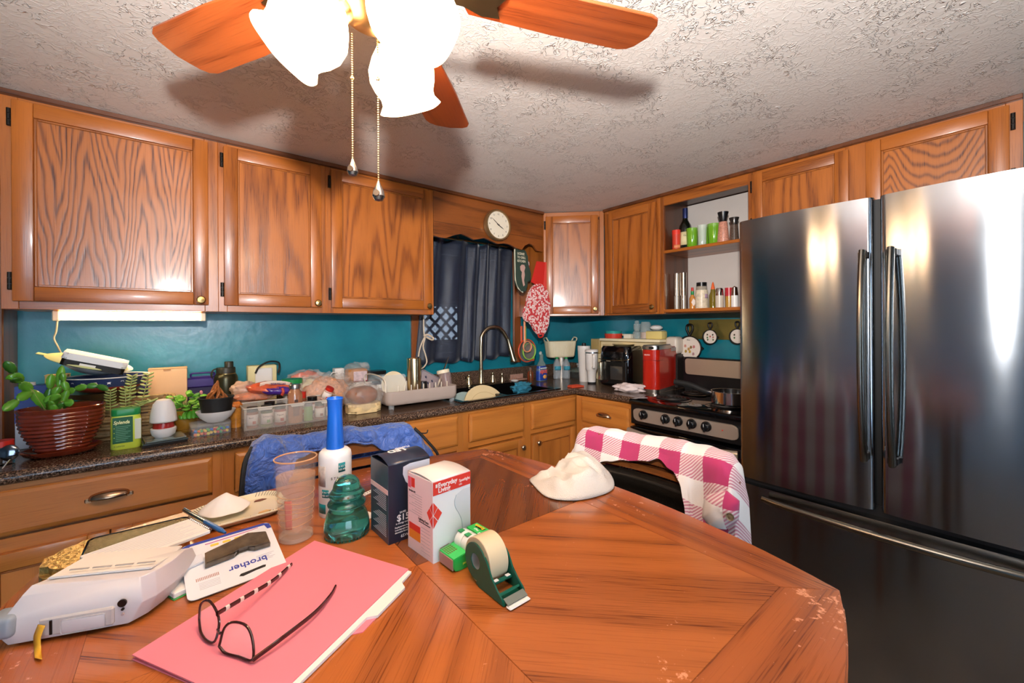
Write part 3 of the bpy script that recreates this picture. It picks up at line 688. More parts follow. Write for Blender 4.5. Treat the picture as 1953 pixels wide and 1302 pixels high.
# ================================================================= CHAIRS
CHW = wood('chair_wood', '#a5602c', '#5c2a10', 'x', freq=5, rings=6); CHWV = wood('chair_wood_upright', '#8a4c22', '#4a220e', 'z', freq=5, rings=6)
LEATH = mat('black_vinyl', '#16130f', .33, bump=.25, bscale=120)
def chair(label, loc, rz, pad, slats, w=.46):
    """local: backrest at y=0 (curved), seat towards -y (the table)"""
    t = thing('dining_chair', label, 'chair', loc, rz)
    h = w / 2
    def rail(z0, z1, nm, th=.022, cv=.03):
        g = G(); n = 14
        def fn(u, v):
            x = -h + w * u; y = cv * (1 - (2 * u - 1) ** 2); zz = (z0, z0, z1, z1, z0)[int(v * 4 + .01)]; yy = (-th / 2, th / 2, th / 2, -th / 2, -th / 2)[int(v * 4 + .01)]
            return (x, y + yy, zz)
        g.sheet(fn, n, 4); return P(t, nm, g, CHW, sharp=40)
    for s in (-1, 1):
        P(t, 'leg', G().tube(bez([(s * h, 0.01, 0), (s * h, .0, .4), (s * h, -.01, .62), (s * h, .006, .95)], 12), .014, 10), CHWV)
        P(t, 'leg', G().tube([(s * (h - .01), -.40, 0), (s * (h - .02), -.38, .60)], .018, 10), CHWV)
        P(t, 'stretcher', G().tube([(s * h, 0, .25), (s * (h - .01), -.39, .25)], .010, 8), CHWV)
    P(t, 'footrest', G().box(-h + .02, h - .02, -.405, -.385, .16, .20, .003), CHW)
    P(t, 'seat_frame', G().box(-h + .005, h - .005, -.40, .0, .57, .61, .004), CHW)
    P(t, 'seat', G().box(-h + .01, h - .01, -.40, -.02, .611, .66, .02, 3), LEATH)
    rail(.925, .985, 'top_rail')
    for a, b in slats: rail(a, b, 'back_rail')
    if pad:
        g = G()
        prof = [(-.016, pad[0]), (-.028, pad[0] + .02), (-.030, pad[1] - .05), (-.036, pad[1] - .03), (-.034, pad[1] - .012), (-.018, pad[1]), (.006, pad[1] - .006), (.014, pad[1] - .03), (.014, pad[0]), (-.016, pad[0])]
        def fn(u, v):
            i = v * (len(prof) - 1); k = min(int(i), len(prof) - 2); f = i - k; y = prof[k][0] * (1 - f) + prof[k + 1][0] * f; z = prof[k][1] * (1 - f) + prof[k + 1][1] * f
            return (-h + .02 + (w - .04) * u, y + .03 * (1 - (2 * u - 1) ** 2), z)
        g.sheet(fn, 14, 27); P(t, 'back_pad', g, LEATH, sharp=60)
    return t
YC = 1.295; XC = 1.03
pm = ay(655, 850, YC)
chair('wooden chair between table and counter under the blue jacket', (pm.x - .015, YC, 0), 0, None, [(.885, .905), (.80, .865), (.70, .73)], w=.46)
pq = ax(1255, 900, XC)
chair('wooden chair with black vinyl back pad under the pink checked shirt jacket', (XC, pq.y, 0), R(-90), (.70, .895), [(.898, .915)], w=.40)

def drape(o_name, m, X0, X1, topc, botc, backz, T=.03, nu=90, nv=70, axis='x', plane=0, amp=.010, seed=1, solid=.004, uvs=(6, 6), flare=.02, curve=.03, fold=None):
    """cloth over a chair back. coordinates along `axis`; topc/botc lists of (s,z)"""
    ts, tz = zip(*topc); bs, bz = zip(*botc)
    g = G()
    def fn(u, v):
        s = X0 + (X1 - X0) * u; zt = lerpf(ts, tz, s); zf = lerpf(bs, bz, s); zf = min(zf, zt - .012)
        edge = 1 - (2 * u - 1) ** 2
        if v < .4: k = v / .4; y = T; z = backz + (zt - T - backz) * k; y += (1 - k) * .03
        elif v < .6: a = math.pi * (v - .4) / .2; y = T * math.cos(a); z = zt - T + T * math.sin(a)
        else:
            k = (v - .6) / .4; y = -T - flare * k * min(1, (zt - zf) / .12); z = zt - T + (zf - (zt - T)) * k
        q = Vector((s * 9 + seed, z * 7, y * 6)); nz = noise.noise(q); n2 = noise.noise(q * 2.7 + Vector((3, 1, 2))); n3 = 1 - abs(noise.noise(Vector((s * 16 + z * 9, z * 5 - s * 6, seed)))) * 2
        y += (nz * amp * 1.2 + n2 * amp * .5 + n3 * amp * .5) * (-1 if v > .5 else 1)
        z += (n2 * amp * .5 + nz * amp * .5)
        s2 = s + nz * amp * .6
        y += curve * edge
        if fold: s2, y, z = fold(u, v, s2, y, z)
        return (s2, plane + y, z) if axis == 'x' else (plane + y, s2, z)
    g.sheet(fn, nu, nv, uv=uvs)
    uvl = g.bm.loops.layers.uv.verify()
    for f in g.bm.faces:
        for lp in f.loops: c = lp.vert.co; a_, b_ = (c.x, c.y - plane) if axis == 'x' else (c.y, c.x - XC); lp[uvl].uv = (a_ / .128 + .1, (c.z + b_ * .9) / .128 + .35)
    return P(None, o_name, g, m, solid=solid, sharp=70)
def nylon():
    m, n, l, b = newmat('blue_quilted_nylon'); b.inputs['Base Color'].default_value = srgb('#3d63b4'); b.inputs['Roughness'].default_value = .38; b.inputs['Sheen Weight'].default_value = .3
    tc = n.new('ShaderNodeTexCoord'); t = n.new('ShaderNodeTexNoise'); t.inputs['Scale'].default_value = 20; t.inputs['Detail'].default_value = 4; t.inputs['Distortion'].default_value = 2.0
    l.new(tc.outputs['Object'], t.inputs[0]); bp = n.new('ShaderNodeBump'); bp.inputs['Strength'].default_value = 1.0; bp.inputs['Distance'].default_value = .022; l.new(t.outputs[0], bp.inputs['Height']); l.new(bp.outputs[0], b.inputs['Normal'])
    return m
def P2(l, plane): return [(ay(x, y, plane).x, ay(x, y, plane).z) for x, y in l]
tl = P2([(462, 935), (470, 880), (485, 848), (507, 833), (550, 833), (626, 827), (660, 819), (701, 819), (735, 811), (774, 809), (790, 822), (812, 848), (826, 866)], YC)
bl = P2([(462, 1000), (520, 1000), (545, 905), (563, 872), (604, 855), (626, 850), (660, 843), (701, 843), (735, 855), (778, 858), (800, 866), (815, 900), (826, 905)], YC)
jk = drape('blue_jacket', nylon(), tl[0][0], tl[-1][0], tl, bl, .45, T=.036, plane=YC, amp=.013, seed=3)
top(jk, 'royal blue puffy nylon jacket draped over the chair by the counter', 'jacket')
g = G(); zp = [(s, z + .004) for s, z in tl[:5]]
g.tube(bez([(tl[0][0] - .012, YC - .05, tl[0][1] - .10), (tl[0][0] - .006, YC - .04, tl[0][1]), (tl[1][0] - .006, YC - .02, tl[1][1] + .0), (tl[2][0] - .004, YC, tl[2][1] - .006)], 14), .006, 8)
P(jk, 'zipper', g, BLACKR)
e1 = ay(826, 868, YC)
g = G(); g.tube(bez([(ay(788, 815, YC).x, YC - .01, ay(788, 815, YC).z), (ay(805, 835, YC).x, YC - .03, ay(805, 835, YC).z), (e1.x, YC - .045, e1.z), (e1.x + .01, YC - .04, e1.z - .12)], 14), .008, 8, flat=.6)
P(jk, 'cuff_trim', g, BLACKR)
P(jk, 'drawcord', G().tube(bez([(ay(790, 822, YC).x, YC - .03, ay(790, 822, YC).z), (ay(800, 818, YC).x, YC - .05, ay(800, 820, YC).z), (ay(803, 816, YC).x, YC - .05, ay(803, 814, YC).z)], 8), .002, 6), BLACKR)
def plaid():
    m, n, l, b = newmat('magenta_white_buffalo_plaid'); b.inputs['Roughness'].default_value = .85; b.inputs['Sheen Weight'].default_value = .3
    uv = n.new('ShaderNodeUVMap'); sp_ = n.new('ShaderNodeSeparateXYZ'); l.new(uv.outputs[0], sp_.inputs[0])
    fx = math_n(n, l, 'GREATER_THAN', math_n(n, l, 'FRACT', sp_.outputs[0]), .5); fy = math_n(n, l, 'GREATER_THAN', math_n(n, l, 'FRACT', sp_.outputs[1]), .5)
    tw = math_n(n, l, 'GREATER_THAN', math_n(n, l, 'FRACT', math_n(n, l, 'MULTIPLY', math_n(n, l, 'ADD', sp_.outputs[0], sp_.outputs[1]), 14.0)), .5)
    both = math_n(n, l, 'MULTIPLY', fx, fy); s = math_n(n, l, 'ADD', fx, fy); one = math_n(n, l, 'SUBTRACT', s, math_n(n, l, 'MULTIPLY', both, 2.0))
    f = math_n(n, l, 'ADD', both, math_n(n, l, 'MULTIPLY', one, math_n(n, l, 'MULTIPLY_ADD', tw, .55, .22)))
    mx = n.new('ShaderNodeMixRGB'); l.new(f, mx.inputs[0]); mx.inputs[1].default_value = srgb('#eee6df'); mx.inputs[2].default_value = srgb('#b52f62'); l.new(mx.outputs[0], b.inputs['Base Color'])
    t = n.new('ShaderNodeTexNoise'); t.inputs['Scale'].default_value = 400; bp = n.new('ShaderNodeBump'); bp.inputs['Strength'].default_value = .3; bp.inputs['Distance'].default_value = .002; l.new(t.outputs[0], bp.inputs['Height']); l.new(bp.outputs[0], b.inputs['Normal'])
    return m
PLAID = plaid()
def PX(l, X): return [(ax(x, y, X).y, ax(x, y, X).z) for x, y in l]
tl = PX([(1425, 1080), (1412, 940), (1402, 885), (1385, 866), (1340, 855), (1300, 846), (1250, 838), (1200, 829), (1150, 820), (1130, 815), (1112, 818), (1100, 850), (1086, 888)], XC)
bl = PX([(1425, 1300), (1335, 1250), (1325, 990), (1318, 945), (1308, 915), (1290, 893), (1262, 872), (1240, 877), (1200, 875), (1170, 876), (1130, 884), (1100, 890), (1086, 895)], XC)
sh = drape('plaid_shirt_jacket', PLAID, tl[0][0], tl[-1][0], tl, bl, .45, T=.035, axis='y', plane=0, amp=.006, seed=9, uvs=(6.3, 9.5), flare=.02, curve=0,
           fold=lambda u, v, s, y, z: (s, XC + (y if 1 else 0) + .03 * (1 - (2 * u - 1) ** 2), z))
top(sh, 'magenta and white checked shirt jacket draped over the chair near the refrigerator', 'jacket')
# rolled cuff with a button, lying over the front of the jacket
def cuffpt(px, py, off): v = ax(px, py, XC - .05 - off); return (v.x, v.y, v.z)
g = G()
cc = [(1345, 945), (1385, 935), (1410, 955), (1408, 990), (1385, 1008), (1355, 1005), (1340, 985)]
def fn(u, v):
    a = u * 2 * math.pi; ctr = Vector((1375, 972)); i = u * len(cc); k = int(i) % len(cc); f = i - int(i); p = Vector(cc[k]) * (1 - f) + Vector(cc[(k + 1) % len(cc)]) * f
    q = ctr + (p - ctr) * (1 - v); return cuffpt(q.x, q.y, .018 * math.sin(min(1, v * 1.6) * math.pi / 2) + .004 * noise.noise(Vector((q.x * .05, q.y * .05, 0))))
g.sheet(fn, 35, 8, uv=(1.8, .9), closed_u=True)
_uv = g.bm.loops.layers.uv.verify()
for f in g.bm.faces:
    for lp in f.loops: c = lp.vert.co; lp[_uv].uv = (c.y / .128 + .62, c.z / .128 + .42)
cf = P(sh, 'cuff', g, PLAID, solid=.004, sharp=70)
bt = cuffpt(1393, 985, .022)
g = G(); g.M = Matrix.Translation(bt) @ Matrix.Rotation(R(-90), 4, 'Y'); g.lathe([(.0001, .003), (.006, .002), (.0085, .004), (.0085, 0), (.0001, 0)], 18, cap=False)
P(cf, 'button', g, mat('horn_button', '#7a6a50', .3, var=.4, vscale=200))
# ================================================================= THINGS ON THE TABLE
def T(px, py, dz=0): v = az(px, py, TZ + dz); return v
def rounded(x0, x1, y0, y1, r, n=5):
    pts = []
    for cx_, cy_, a0 in ((x0 + r, y0 + r, 180), (x1 - r, y0 + r, 270), (x1 - r, y1 - r, 0), (x0 + r, y1 - r, 90)):
        for k in range(n + 1): a = R(a0 + 90 * k / n); pts.append((cx_ + r * math.cos(a), cy_ + r * math.sin(a)))
    return pts
# --- pink file folder with white papers
A_, B_, C_ = T(252, 1258), T(600, 1037), T(783, 1093)
ux = (B_ - A_); L1 = ux.length; rz = math.atan2(ux.y, ux.x); L2 = (C_ - B_).length
A2, C2 = A_.copy(), C_
fx, fy = ux.normalized(), Vector((ux.y, -ux.x, 0)).normalized()
w = (C_ - B_).dot(fy); sk = (C_ - B_).dot(fx)
fo = thing('file_folder', 'pink paper file folder lying flat with a white tab divider inside', 'folder', A_, rz)
PINK = mat('pink_cardstock', '#e8808f', .7)
P(fo, 'back_cover', G().prism([(0, 0), (L1, 0), (L1 + sk, -w), (L1 * .80, -w), (L1 * .76, -w - .015), (L1 * .46, -w - .015), (L1 * .42, -w), (0, -w)][::-1], .0, .0012), PINK)
P(fo, 'paper_sheets', G().prism([(.004, -.003), (L1 - .004, -.003), (L1 + sk - .002, -w - .003), (L1 * .82, -w - .005), (L1 * .79, -w - .017), (L1 * .56, -w - .017), (L1 * .53, -w - .005), (-.002, -w - .003)][::-1], .0013, .005), PAPER)
P(fo, 'front_cover', G().prism([(0, 0), (L1, 0), (L1 + sk, -w + .004), (-.003, -w + .004)][::-1], .0052, .0066), PINK)
# --- eyeglasses
TOR = mat('tortoiseshell_dark', '#35130f', .15, coat=.4); STR = mat('striped_temple', '#eadfd2', .3)
gz = .0075
l1, l2 = T(405, 1185, gz), T(478, 1225, gz)
eg = thing('eyeglasses', 'dark rimmed eyeglasses with striped temple on the pink folder', 'eyeglasses', T(440, 1200, gz))
o = eg.location.copy()
def loc_(px, py, h): v = az(px, py, TZ + h + .0045); return v - o
rimL = [(380, 1180, .012), (383, 1152, .032), (398, 1145, .040), (413, 1165, .036), (418, 1190, .024), (410, 1222, .008), (395, 1222, .005), (383, 1205, .007)]
rimR = [(418, 1232, .010), (428, 1197, .030), (445, 1186, .036), (470, 1193, .034), (482, 1222, .022), (481, 1258, .007), (455, 1252, .005), (430, 1245, .005)]
for nm, rr in (('rim', rimL), ('rim', rimR)):
    pts = [loc_(*p) for p in rr]; c = bez(pts + [pts[0]], 32)[:-1]
    rm = P(eg, nm, G().tube(c, .0016, 8, closed=True), TOR)
    g = G(); ctr = sum(c, Vector()) / len(c); vv = [g._v(p) for p in c]; g.bm.faces.new(vv); P(rm, 'lens', g, mat('lens_clear', '#ffffff', .02, alpha=.10), solid=.0008)
P(eg, 'bridge', G().tube(bez([loc_(415, 1200, .022), loc_(419, 1207, .024), loc_(424, 1206, .026)], 6), .0018, 8), TOR)
tp = bez([loc_(414, 1170, .036), loc_(470, 1137, .024), loc_(520, 1107, .012), loc_(556, 1076, .004)], 26)
t_ = P(eg, 'temple', G().tube(tp, .0020, 8, flat=1.6), TOR)
for k in range(6): P(t_, 'pale_stripe', G().tube(tp[2 + k * 4:4 + k * 4], .0023, 8, flat=1.6), STR)
P(eg, 'temple', G().tube(bez([loc_(482, 1258, .008), loc_(540, 1215, .012), loc_(600, 1168, .010), loc_(630, 1135, .006), loc_(640, 1118, .004)], 24), .0020, 8, flat=1.6), TOR)

# --- label printer (white electronic label maker), print slot side towards the camera
pr = thing('label_maker', 'white electronic label maker seen from its print-slot side, yellow tape out', 'label maker', (-.152, .820, TZ), R(-22))
WP = mat('warm_white_abs', '#cdc8c8', .35)
def hull(pts3, nm, m, b=.006, par=None):
    g = G(); vs = [g._v(p) for p in pts3]; r = bmesh.ops.convex_hull(g.bm, input=vs)
    bmesh.ops.delete(g.bm, geom=[v for v in g.bm.verts if not v.link_faces], context='VERTS')
    bmesh.ops.dissolve_limit(g.bm, angle_limit=R(2), verts=g.bm.verts, edges=g.bm.edges)
    o = P(par or pr, nm, g, m, sharp=50)
    md = o.modifiers.new('b', 'BEVEL'); md.width = b; md.segments = 3; md.limit_method = 'ANGLE'; md.angle_limit = R(20)
    return o
cor = [(.116, .001), (.128, .014), (.137, .040), (.140, .075), (.138, .115)]
body = hull([(-.026, -.002, .004), (.100, .000, .004), (-.020, .11, .004)] + [(x - .012, y, .006) for x, y in cor] +
            [(-.034, -.006, .020), (-.032, -.004, .036), (-.016, .004, .062), (-.010, .012, .071), (-.010, .11, .045)] + [(x, y, .030) for x, y in cor] + [(x - .004, y + .004, .064 - y * .05) for x, y in cor[:4]] + [(.132, .115, .046)], 'body', WP, .004)
P(pr, 'keyboard_deck', G().prism([(.0, .022), (.118, .022), (.128, .07), (.122, .108), (.0, .108)], .0, .003, .001), mat('pale_key_deck', '#d5d0cd', .4), loc=(0, 0, .0735), rot=(R(-8), R(3), 0))
for k in range(4): P(pr, 'vent_slot', G().box(.014 + k * .026, .036 + k * .026, .028, .031, .0765, .0778, .0004), mat('slot_grey', '#9c9894', .5), rot=(R(-2), R(3), 0))
P(pr, 'cutter_button', G().box(-.046, -.016, -.012, .020, .016, .044, .006, 3), mat('slate_grey_plastic', '#8b949c', .4))
P(body, 'tape_bay', G().box(.006, .086, -.0045, .004, .008, .032, .002), mat('recess_shadow_white', '#bdb6b2', .5))
P(body, 'bay_door', G().box(.030, .078, -.0065, -.003, .008, .027, .003, 2), WP)
P(body, 'tape_slot', G().box(.018, .021, -.0058, -.001, .010, .029, .0005), BLACK)
g = G(); g.M = Matrix.Translation((.096, -.003, .036)) @ Matrix.Rotation(R(90), 4, 'X'); g.lathe([(.0001, 0), (.0052, 0), (.0052, .002), (.0001, .002)], 20, cap=False); P(body, 'power_jack', g, BLACK)
for z, m_ in ((.027, BLACKR), (.020, mat('pale_led', '#b9a8a4', .4))):
    g = G(); g.M = Matrix.Translation((.096, -.002, z)) @ Matrix.Rotation(R(90), 4, 'X'); g.cyl(.0018, 0, .002, 12); P(body, 'indicator', g, m_)
g = G(); pts = bez([(.012, -.004, .026), (.010, -.008, .014), (.014, -.014, .004), (.022, -.026, .0015), (.030, -.038, .004)], 14)
def fn(u, v): k = u * (len(pts) - 1); i = min(int(k), len(pts) - 2); p = pts[i].lerp(pts[i + 1], k - i); return (p.x - .006 + .011 * v, p.y - .006 * v, p.z)
g.sheet(fn, 16, 2); P(pr, 'printed_tape', g, mat('yellow_tape', '#d9a52c', .4), solid=.0004)

# --- blister card of a label tape; printed upside down
q0, q1, q3 = T(358, 1150, .003), T(548.7, 1080, .003), T(333, 1048, .036)
v1 = q1 - q0; Lx = v1.length; rz = math.atan2(v1.y, v1.x); fyv = Vector((-math.sin(rz), math.cos(rz), 0)); Hh = (q3 - q0).dot(fyv); Hy = math.hypot(Hh, .033)
bl_ = thing('blister_pack', 'white blister card with window of dark plastic, printed upside down', 'package', q0, rot=(math.atan2(.033, Hh), 0, rz))
P(bl_, 'card', G().prism(rounded(0, Lx, 0, Hy, .010), 0, .0012), mat('glossy_white_card', '#dfe2e6', .3, coat=.2))
U = lambda u, v: (u * Lx, v * Hy)
P(bl_, 'blue_print_band', G().prism([U(.0, .88), U(.02, .97), U(.08, 1.0), U(.92, 1.0), U(.99, .96), U(1.0, .86), U(.95, .86), U(.93, .955), U(.10, .955), U(.06, .88)][::-1], .0012, .0016), mat('royal_blue_print', '#3548a0', .4))
P(bl_, 'blister_window', G().prism([U(.20, .44), U(.50, .47), U(.56, .54), U(.66, .54), U(.72, .47), U(.90, .46), U(.90, .72), U(.70, .80), U(.55, .74), U(.22, .66)], .001, .012, .002), mat('smoky_blister', '#5d5040', .08, coat=.8, var=.5, vscale=40))
P(bl_, 'inner_flap', G().prism([U(.02, .52), U(.20, .56), U(.20, .72), U(.02, .70)], .0013, .006, .001), mat('card_flap', '#cfd2d8', .4))
P(bl_, 'hang_hole', G().prism([U(.50, .12), U(.54, .10), U(.68, .125), U(.78, .13), U(.79, .16), U(.76, .17), U(.62, .155), U(.52, .15)], .0012, .0017), BLACKR)
text(bl_, 'brother', Lx * .13, mat('blue_ink', '#2b3a9a', .5), (*U(.83, .33), .0014), rot=(0, 0, R(180)), bold=.0002)
for k in range(4): P(bl_, 'yellow_icon', G().prism(rounded(Lx * (.30 + k * .13), Lx * (.39 + k * .13), Hy * .83, Hy * .87, .002), .0013, .0017), mat('yellow_print', '#e9c544', .5))
P(bl_, 'script_print', G().prism([U(.25, .90), U(.6, .91), U(.85, .93), U(.85, .94), U(.6, .925), U(.25, .915)], .0013, .0016), mat('magenta_print', '#b85a9a', .5))
g = G()
for k in range(14): g.box(Lx * .10 + k * .0022, Lx * .10 + .0012 + k * .0022, Hy * .27, Hy * .32, .0012, .0016)
P(bl_, 'barcode', g, mat('red_brown_ink', '#b08a80', .6), kind='stuff')
g = G()
for k in range(5): g.box(Lx * .72, Lx * (.92 - .03 * (k % 3)), Hy * (.36 - k * .025), Hy * (.365 - k * .025), .0012, .0015); g.box(Lx * .12, Lx * .32, Hy * (.22 - k * .025), Hy * (.224 - k * .025), .0012, .0015)
P(bl_, 'small_print', g, mat('grey_ink', '#b4b6bc', .6), kind='stuff')

# --- hammered gold metal case with dark window
gd = thing('metal_case', 'hammered gold metal case with dark glossy window behind the label maker', 'case', (-.178, .948, TZ), 0)
GOLD = mat('hammered_gold', '#d8b56a', .3, .85, bump=.9, bscale=120)
P(gd, 'case', G().prism(rounded(0, .190, 0, .114, .040, 8), 0, .033, .010), GOLD, sharp=60)
P(gd, 'window', G().prism(rounded(.050, .186, .024, .106, .010), .0325, .0355, .001), mat('dark_gold_mirror', '#6a6038', .12, .8, bump=.5, bscale=260))
P(gd, 'window_rim', G().tube([Vector((x, y, .0352)) for x, y in rounded(.048, .188, .022, .108, .011)], .0016, 6, closed=True), BLACKG)
# --- notebook on the case, paper pad below
nt = thing('spiral_notebook', 'white spiral notebook leaning on the gold case', 'notebook', (-.100, .885, TZ + .0375), R(20))
P(nt, 'pages', G().box(0, .150, 0, .088, .0, .006, .001), PAPER)
for k in range(12): P(nt, 'coil', G().tube([(.151 + .0035 * math.cos(a), .008 + k * .0065, .003 + .0045 * math.sin(a)) for a in [2 * math.pi * i / 10 for i in range(10)]], .0006, 4, closed=True), CHROME)
g = G()
for k in range(11): g.box(.01, .14 - .01 * (k % 3), .01 + k * .007, .0103 + k * .007, .0061, .0063)
P(nt, 'ruled_line', g, mat('pale_blue_line', '#b9c3da', .7), kind='stuff')
gp = thing('paper_pad', 'white paper pad with green backing under notebook and blister card', 'paper', (-.010, .812, TZ), R(22)); P(gp, 'pages', G().box(0, .060, 0, .13, .002, .010, .001), PAPER); P(gp, 'green_backing', G().box(-.001, .061, -.002, .131, .0, .0019, .0005), mat('green_card', '#3f9a4a', .5))
yp = thing('paper_sheet', 'pale yellow paper sheet behind the gold case', 'paper', (-.06, 1.066, TZ), R(3)); P(yp, 'sheet', G().box(0, .12, 0, .05, 0, .002), mat('pale_yellow_paper', '#efe6a8', .7))
# --- square plate with black tick-mark border, covered by papers
tp_ = thing('patterned_plate', 'cream rounded tray with black stitched border and small green and red prints', 'plate', T(455, 985), R(3))
PL = mat('cream_glaze', '#efe6c6', .2, coat=.4)
g = G(); pl = rounded(-.085, .095, -.055, .085, .045, 8)
def inset(p, d): c = Vector((.005, .015)); return [tuple(c + (Vector(q_) - c) * d) for q_ in p]
rings = [(pl, .012), (inset(pl, .97), .015), (inset(pl, .82), .004), (inset(pl, .8), .0035)]
V_ = [[g._v((x, y, z)) for x, y in p] for p, z in rings] 
for a, b in zip(V_, V_[1:]):
    for i in range(len(a)): j = (i + 1) % len(a); g.bm.faces.new((a[i], a[j], b[j], b[i]))
g.bm.faces.new(V_[-1]); P(tp_, 'plate_body', g, PL, solid=.003, soff=-1)
g = G()
for i in range(46):
    u = i / 46 * len(pl); k = int(u); f = u - k; a, b = Vector(pl[k]), Vector(pl[(k + 1) % len(pl)]); p = a.lerp(b, f); c = Vector((.005, .015)); d = (p - c); p1 = c + d * .95; p2 = c + d * .86
    g.tube([(p1.x, p1.y, .0152), (p2.x, p2.y, .0085)], .0005, 4)
P(tp_, 'stitch_mark', g, INK, kind='stuff')
for x, y, c in ((-.01, .045, '#4fae5a'), (.01, .05, '#4fae5a'), (.05, .055, '#7a4a3a'), (.0, -.03, '#e0c890'), (.045, -.02, '#d9b070')): P(tp_, 'printed_motif', G().prism([(x - .012, y - .003), (x, y - .006), (x + .014, y - .002), (x + .006, y + .006), (x - .008, y + .004)], .0042, .0052), mat('motif_ink_' + c[1:], c, .5))
# crumpled tissue over it
def crumple(m, r, h, seed, n=48, rag=.25, amp=.012, freq=18, sx=1, sy=1, fold=1.0):
    g = G()
    def fn(u, v):
        a = u * 2 * math.pi; rr = (1 - v); k = 1 + rag * noise.noise(Vector((math.cos(a) * 1.6, math.sin(a) * 1.6, seed)))
        x, y = r * sx * rr * k * math.cos(a), r * sy * rr * k * math.sin(a)
        base = h * (1 - rr ** 2.2)
        z = base + amp * (1 - rr * .6) * (noise.noise(Vector((x * freq, y * freq, seed * 3))) + fold * (1 - abs(noise.noise(Vector((x * freq * .8 + 5, y * freq * .8, seed)))) * 2.2) * .6)
        return (x, y, max(.0015, z))
    g.sheet(fn, n, n // 2, closed_u=True); return g
ts = P(None, 'tissue', crumple(None, .045, .022, 4.2), mat('soft_white_tissue', '#f1ece6', .8), loc=T(425, 972, .014), solid=.0012); top(ts, 'crumpled white tissue lying on the stitched-border plate', 'tissue')
# --- pen
pn = T(350, 972, .022); pe = T(412, 1006, .030); d = pe - pn; rz = math.atan2(d.y, d.x)
pen = thing('ballpoint_pen', 'silver and blue click pen resting on the papers', 'pen', pn, rot=(0, -math.asin(d.z / d.length), rz))
Mx = Matrix.Rotation(R(90), 4, 'Y'); Ld = d.length * 1.25
g = G(); g.M = Mx; g.lathe([(.0022, 0), (.0035, .002), (.0042, .006), (.0042, Ld * .55), (.0044, Ld * .56)], 14); P(pen, 'barrel', g, mat('pen_silver', '#b9bcc2', .2, 1))
g = G(); g.M = Mx; g.lathe([(.0044, Ld * .56), (.0046, Ld * .9), (.002, Ld)], 14); P(pen, 'grip', g, mat('pen_blue', '#2f6db4', .3))
g = G(); g.box(.004, .04, -.001, .001, .0045, .006, .0004); P(pen, 'clip', g, CHROME)

# --- double-walled tumbler
tq = T(565, 1040); dv = Vector((tq.x, tq.y, 0)).normalized(); r0 = .0375
tg = thing('glass_tumbler', 'tall clear double-walled tumbler with peach insert, left of the glass insulator', 'tumbler', tq + dv * .033)
AMB = mat('clear_peach_acrylic', '#f5dcc4', .05, alpha=.07, coat=.6)
Ht = .158
P(tg, 'outer_wall', G().lathe([(.0001, 0), (.028, .0), (.031, .003), (.0345, .06), (r0, Ht - .004), (r0 + .001, Ht), (r0 - .0015, Ht), (r0 - .003, Ht - .006), (.032, .06), (.029, .006), (.0001, .004)], 40, cap=False), AMB)
lath_b = P(tg, 'thick_base', G().lathe([(.0001, 0), (.028, 0), (.0305, .003), (.0300, .010), (.0001, .008)], 36, cap=False), mat('base_acrylic', '#e9d6c4', .05, alpha=.4, coat=.8))
P(tg, 'rim', G().tube([(.0375 * math.cos(a), .0375 * math.sin(a), Ht) for a in [2 * math.pi * i / 40 for i in range(40)]], .0016, 8, closed=True), mat('amber_rim', '#d9a878', .1, alpha=.7))
def wav(u, z): return 1
P(tg, 'peach_insert', G().lathe([(.0001, .012), (.018, .014), (.027, .026), (.030, .05), (.0335, .10), (.0345, .124), (.033, .124), (.0001, .122)], 40, cap=False), mat('peach_drink_insert', '#ecc49c', .2, alpha=.34, var=.35, vscale=14, coat=.5))
for z_ in (.035, .048, .058, .066, .078, .09): P(tg, 'ring_line', G().tube([((.0278 + z_ * .06) * math.cos(a), (.0278 + z_ * .06) * math.sin(a), z_ + .002 * math.sin(a * 2 + z_ * 90)) for a in [2 * math.pi * i / 36 for i in range(36)]], .0005, 5, closed=True), mat('ring_tan', '#b8895a', .3))
g = G(); g.sheet(lambda u, v: ((.0325 - .003 * (1 - v)) * math.cos(R(222 + 24 * u)), (.0325 - .003 * (1 - v)) * math.sin(R(222 + 24 * u)), .03 + .055 * v), 6, 4)
P(tg, 'red_print', g, mat('coral_print', '#d9705a', .5, alpha=.75), solid=.0004)

# --- stretch wrap with blue handle
wq = T(640, 988); wv = Vector((wq.x, wq.y, 0)).normalized()
sw = thing('stretch_wrap_roll', 'white roll of stretch wrap with tall royal blue handle', 'stretch wrap', wq + wv * .034, R(-28))
hb = .142
P(sw, 'label_sleeve', G().lathe([(.0001, 0), (.0335, 0), (.0345, .003), (.0345, hb - .014), (.033, hb - .006), (.027, hb), (.0185, hb + .002), (.0185, hb + .008), (.0001, hb + .008)], 40, cap=False), mat('white_film_label', '#ecebe8', .3, coat=.3))
BLUEH = mat('royal_blue_plastic', '#1560c4', .35)
P(sw, 'handle', G().lathe([(.0001, hb - .002), (.019, hb - .002), (.0178, hb + .03), (.0150, hb + .075), (.0160, hb + .108), (.0178, hb + .112), (.0165, hb + .114), (.0145, hb + .105), (.0001, hb + .104)], 32, cap=False), BLUEH)
TEALP = mat('teal_print', '#137f86', .4)
def wrapbox(par, nm, a0, a1, z0, z1, m, r=.0347):
    g = G(); g.sheet(lambda u, v: (r * math.cos(R(a0 + (a1 - a0) * u)), r * math.sin(R(a0 + (a1 - a0) * u)), z0 + (z1 - z0) * v), 8, 2); return P(par, nm, g, m, solid=.0003)
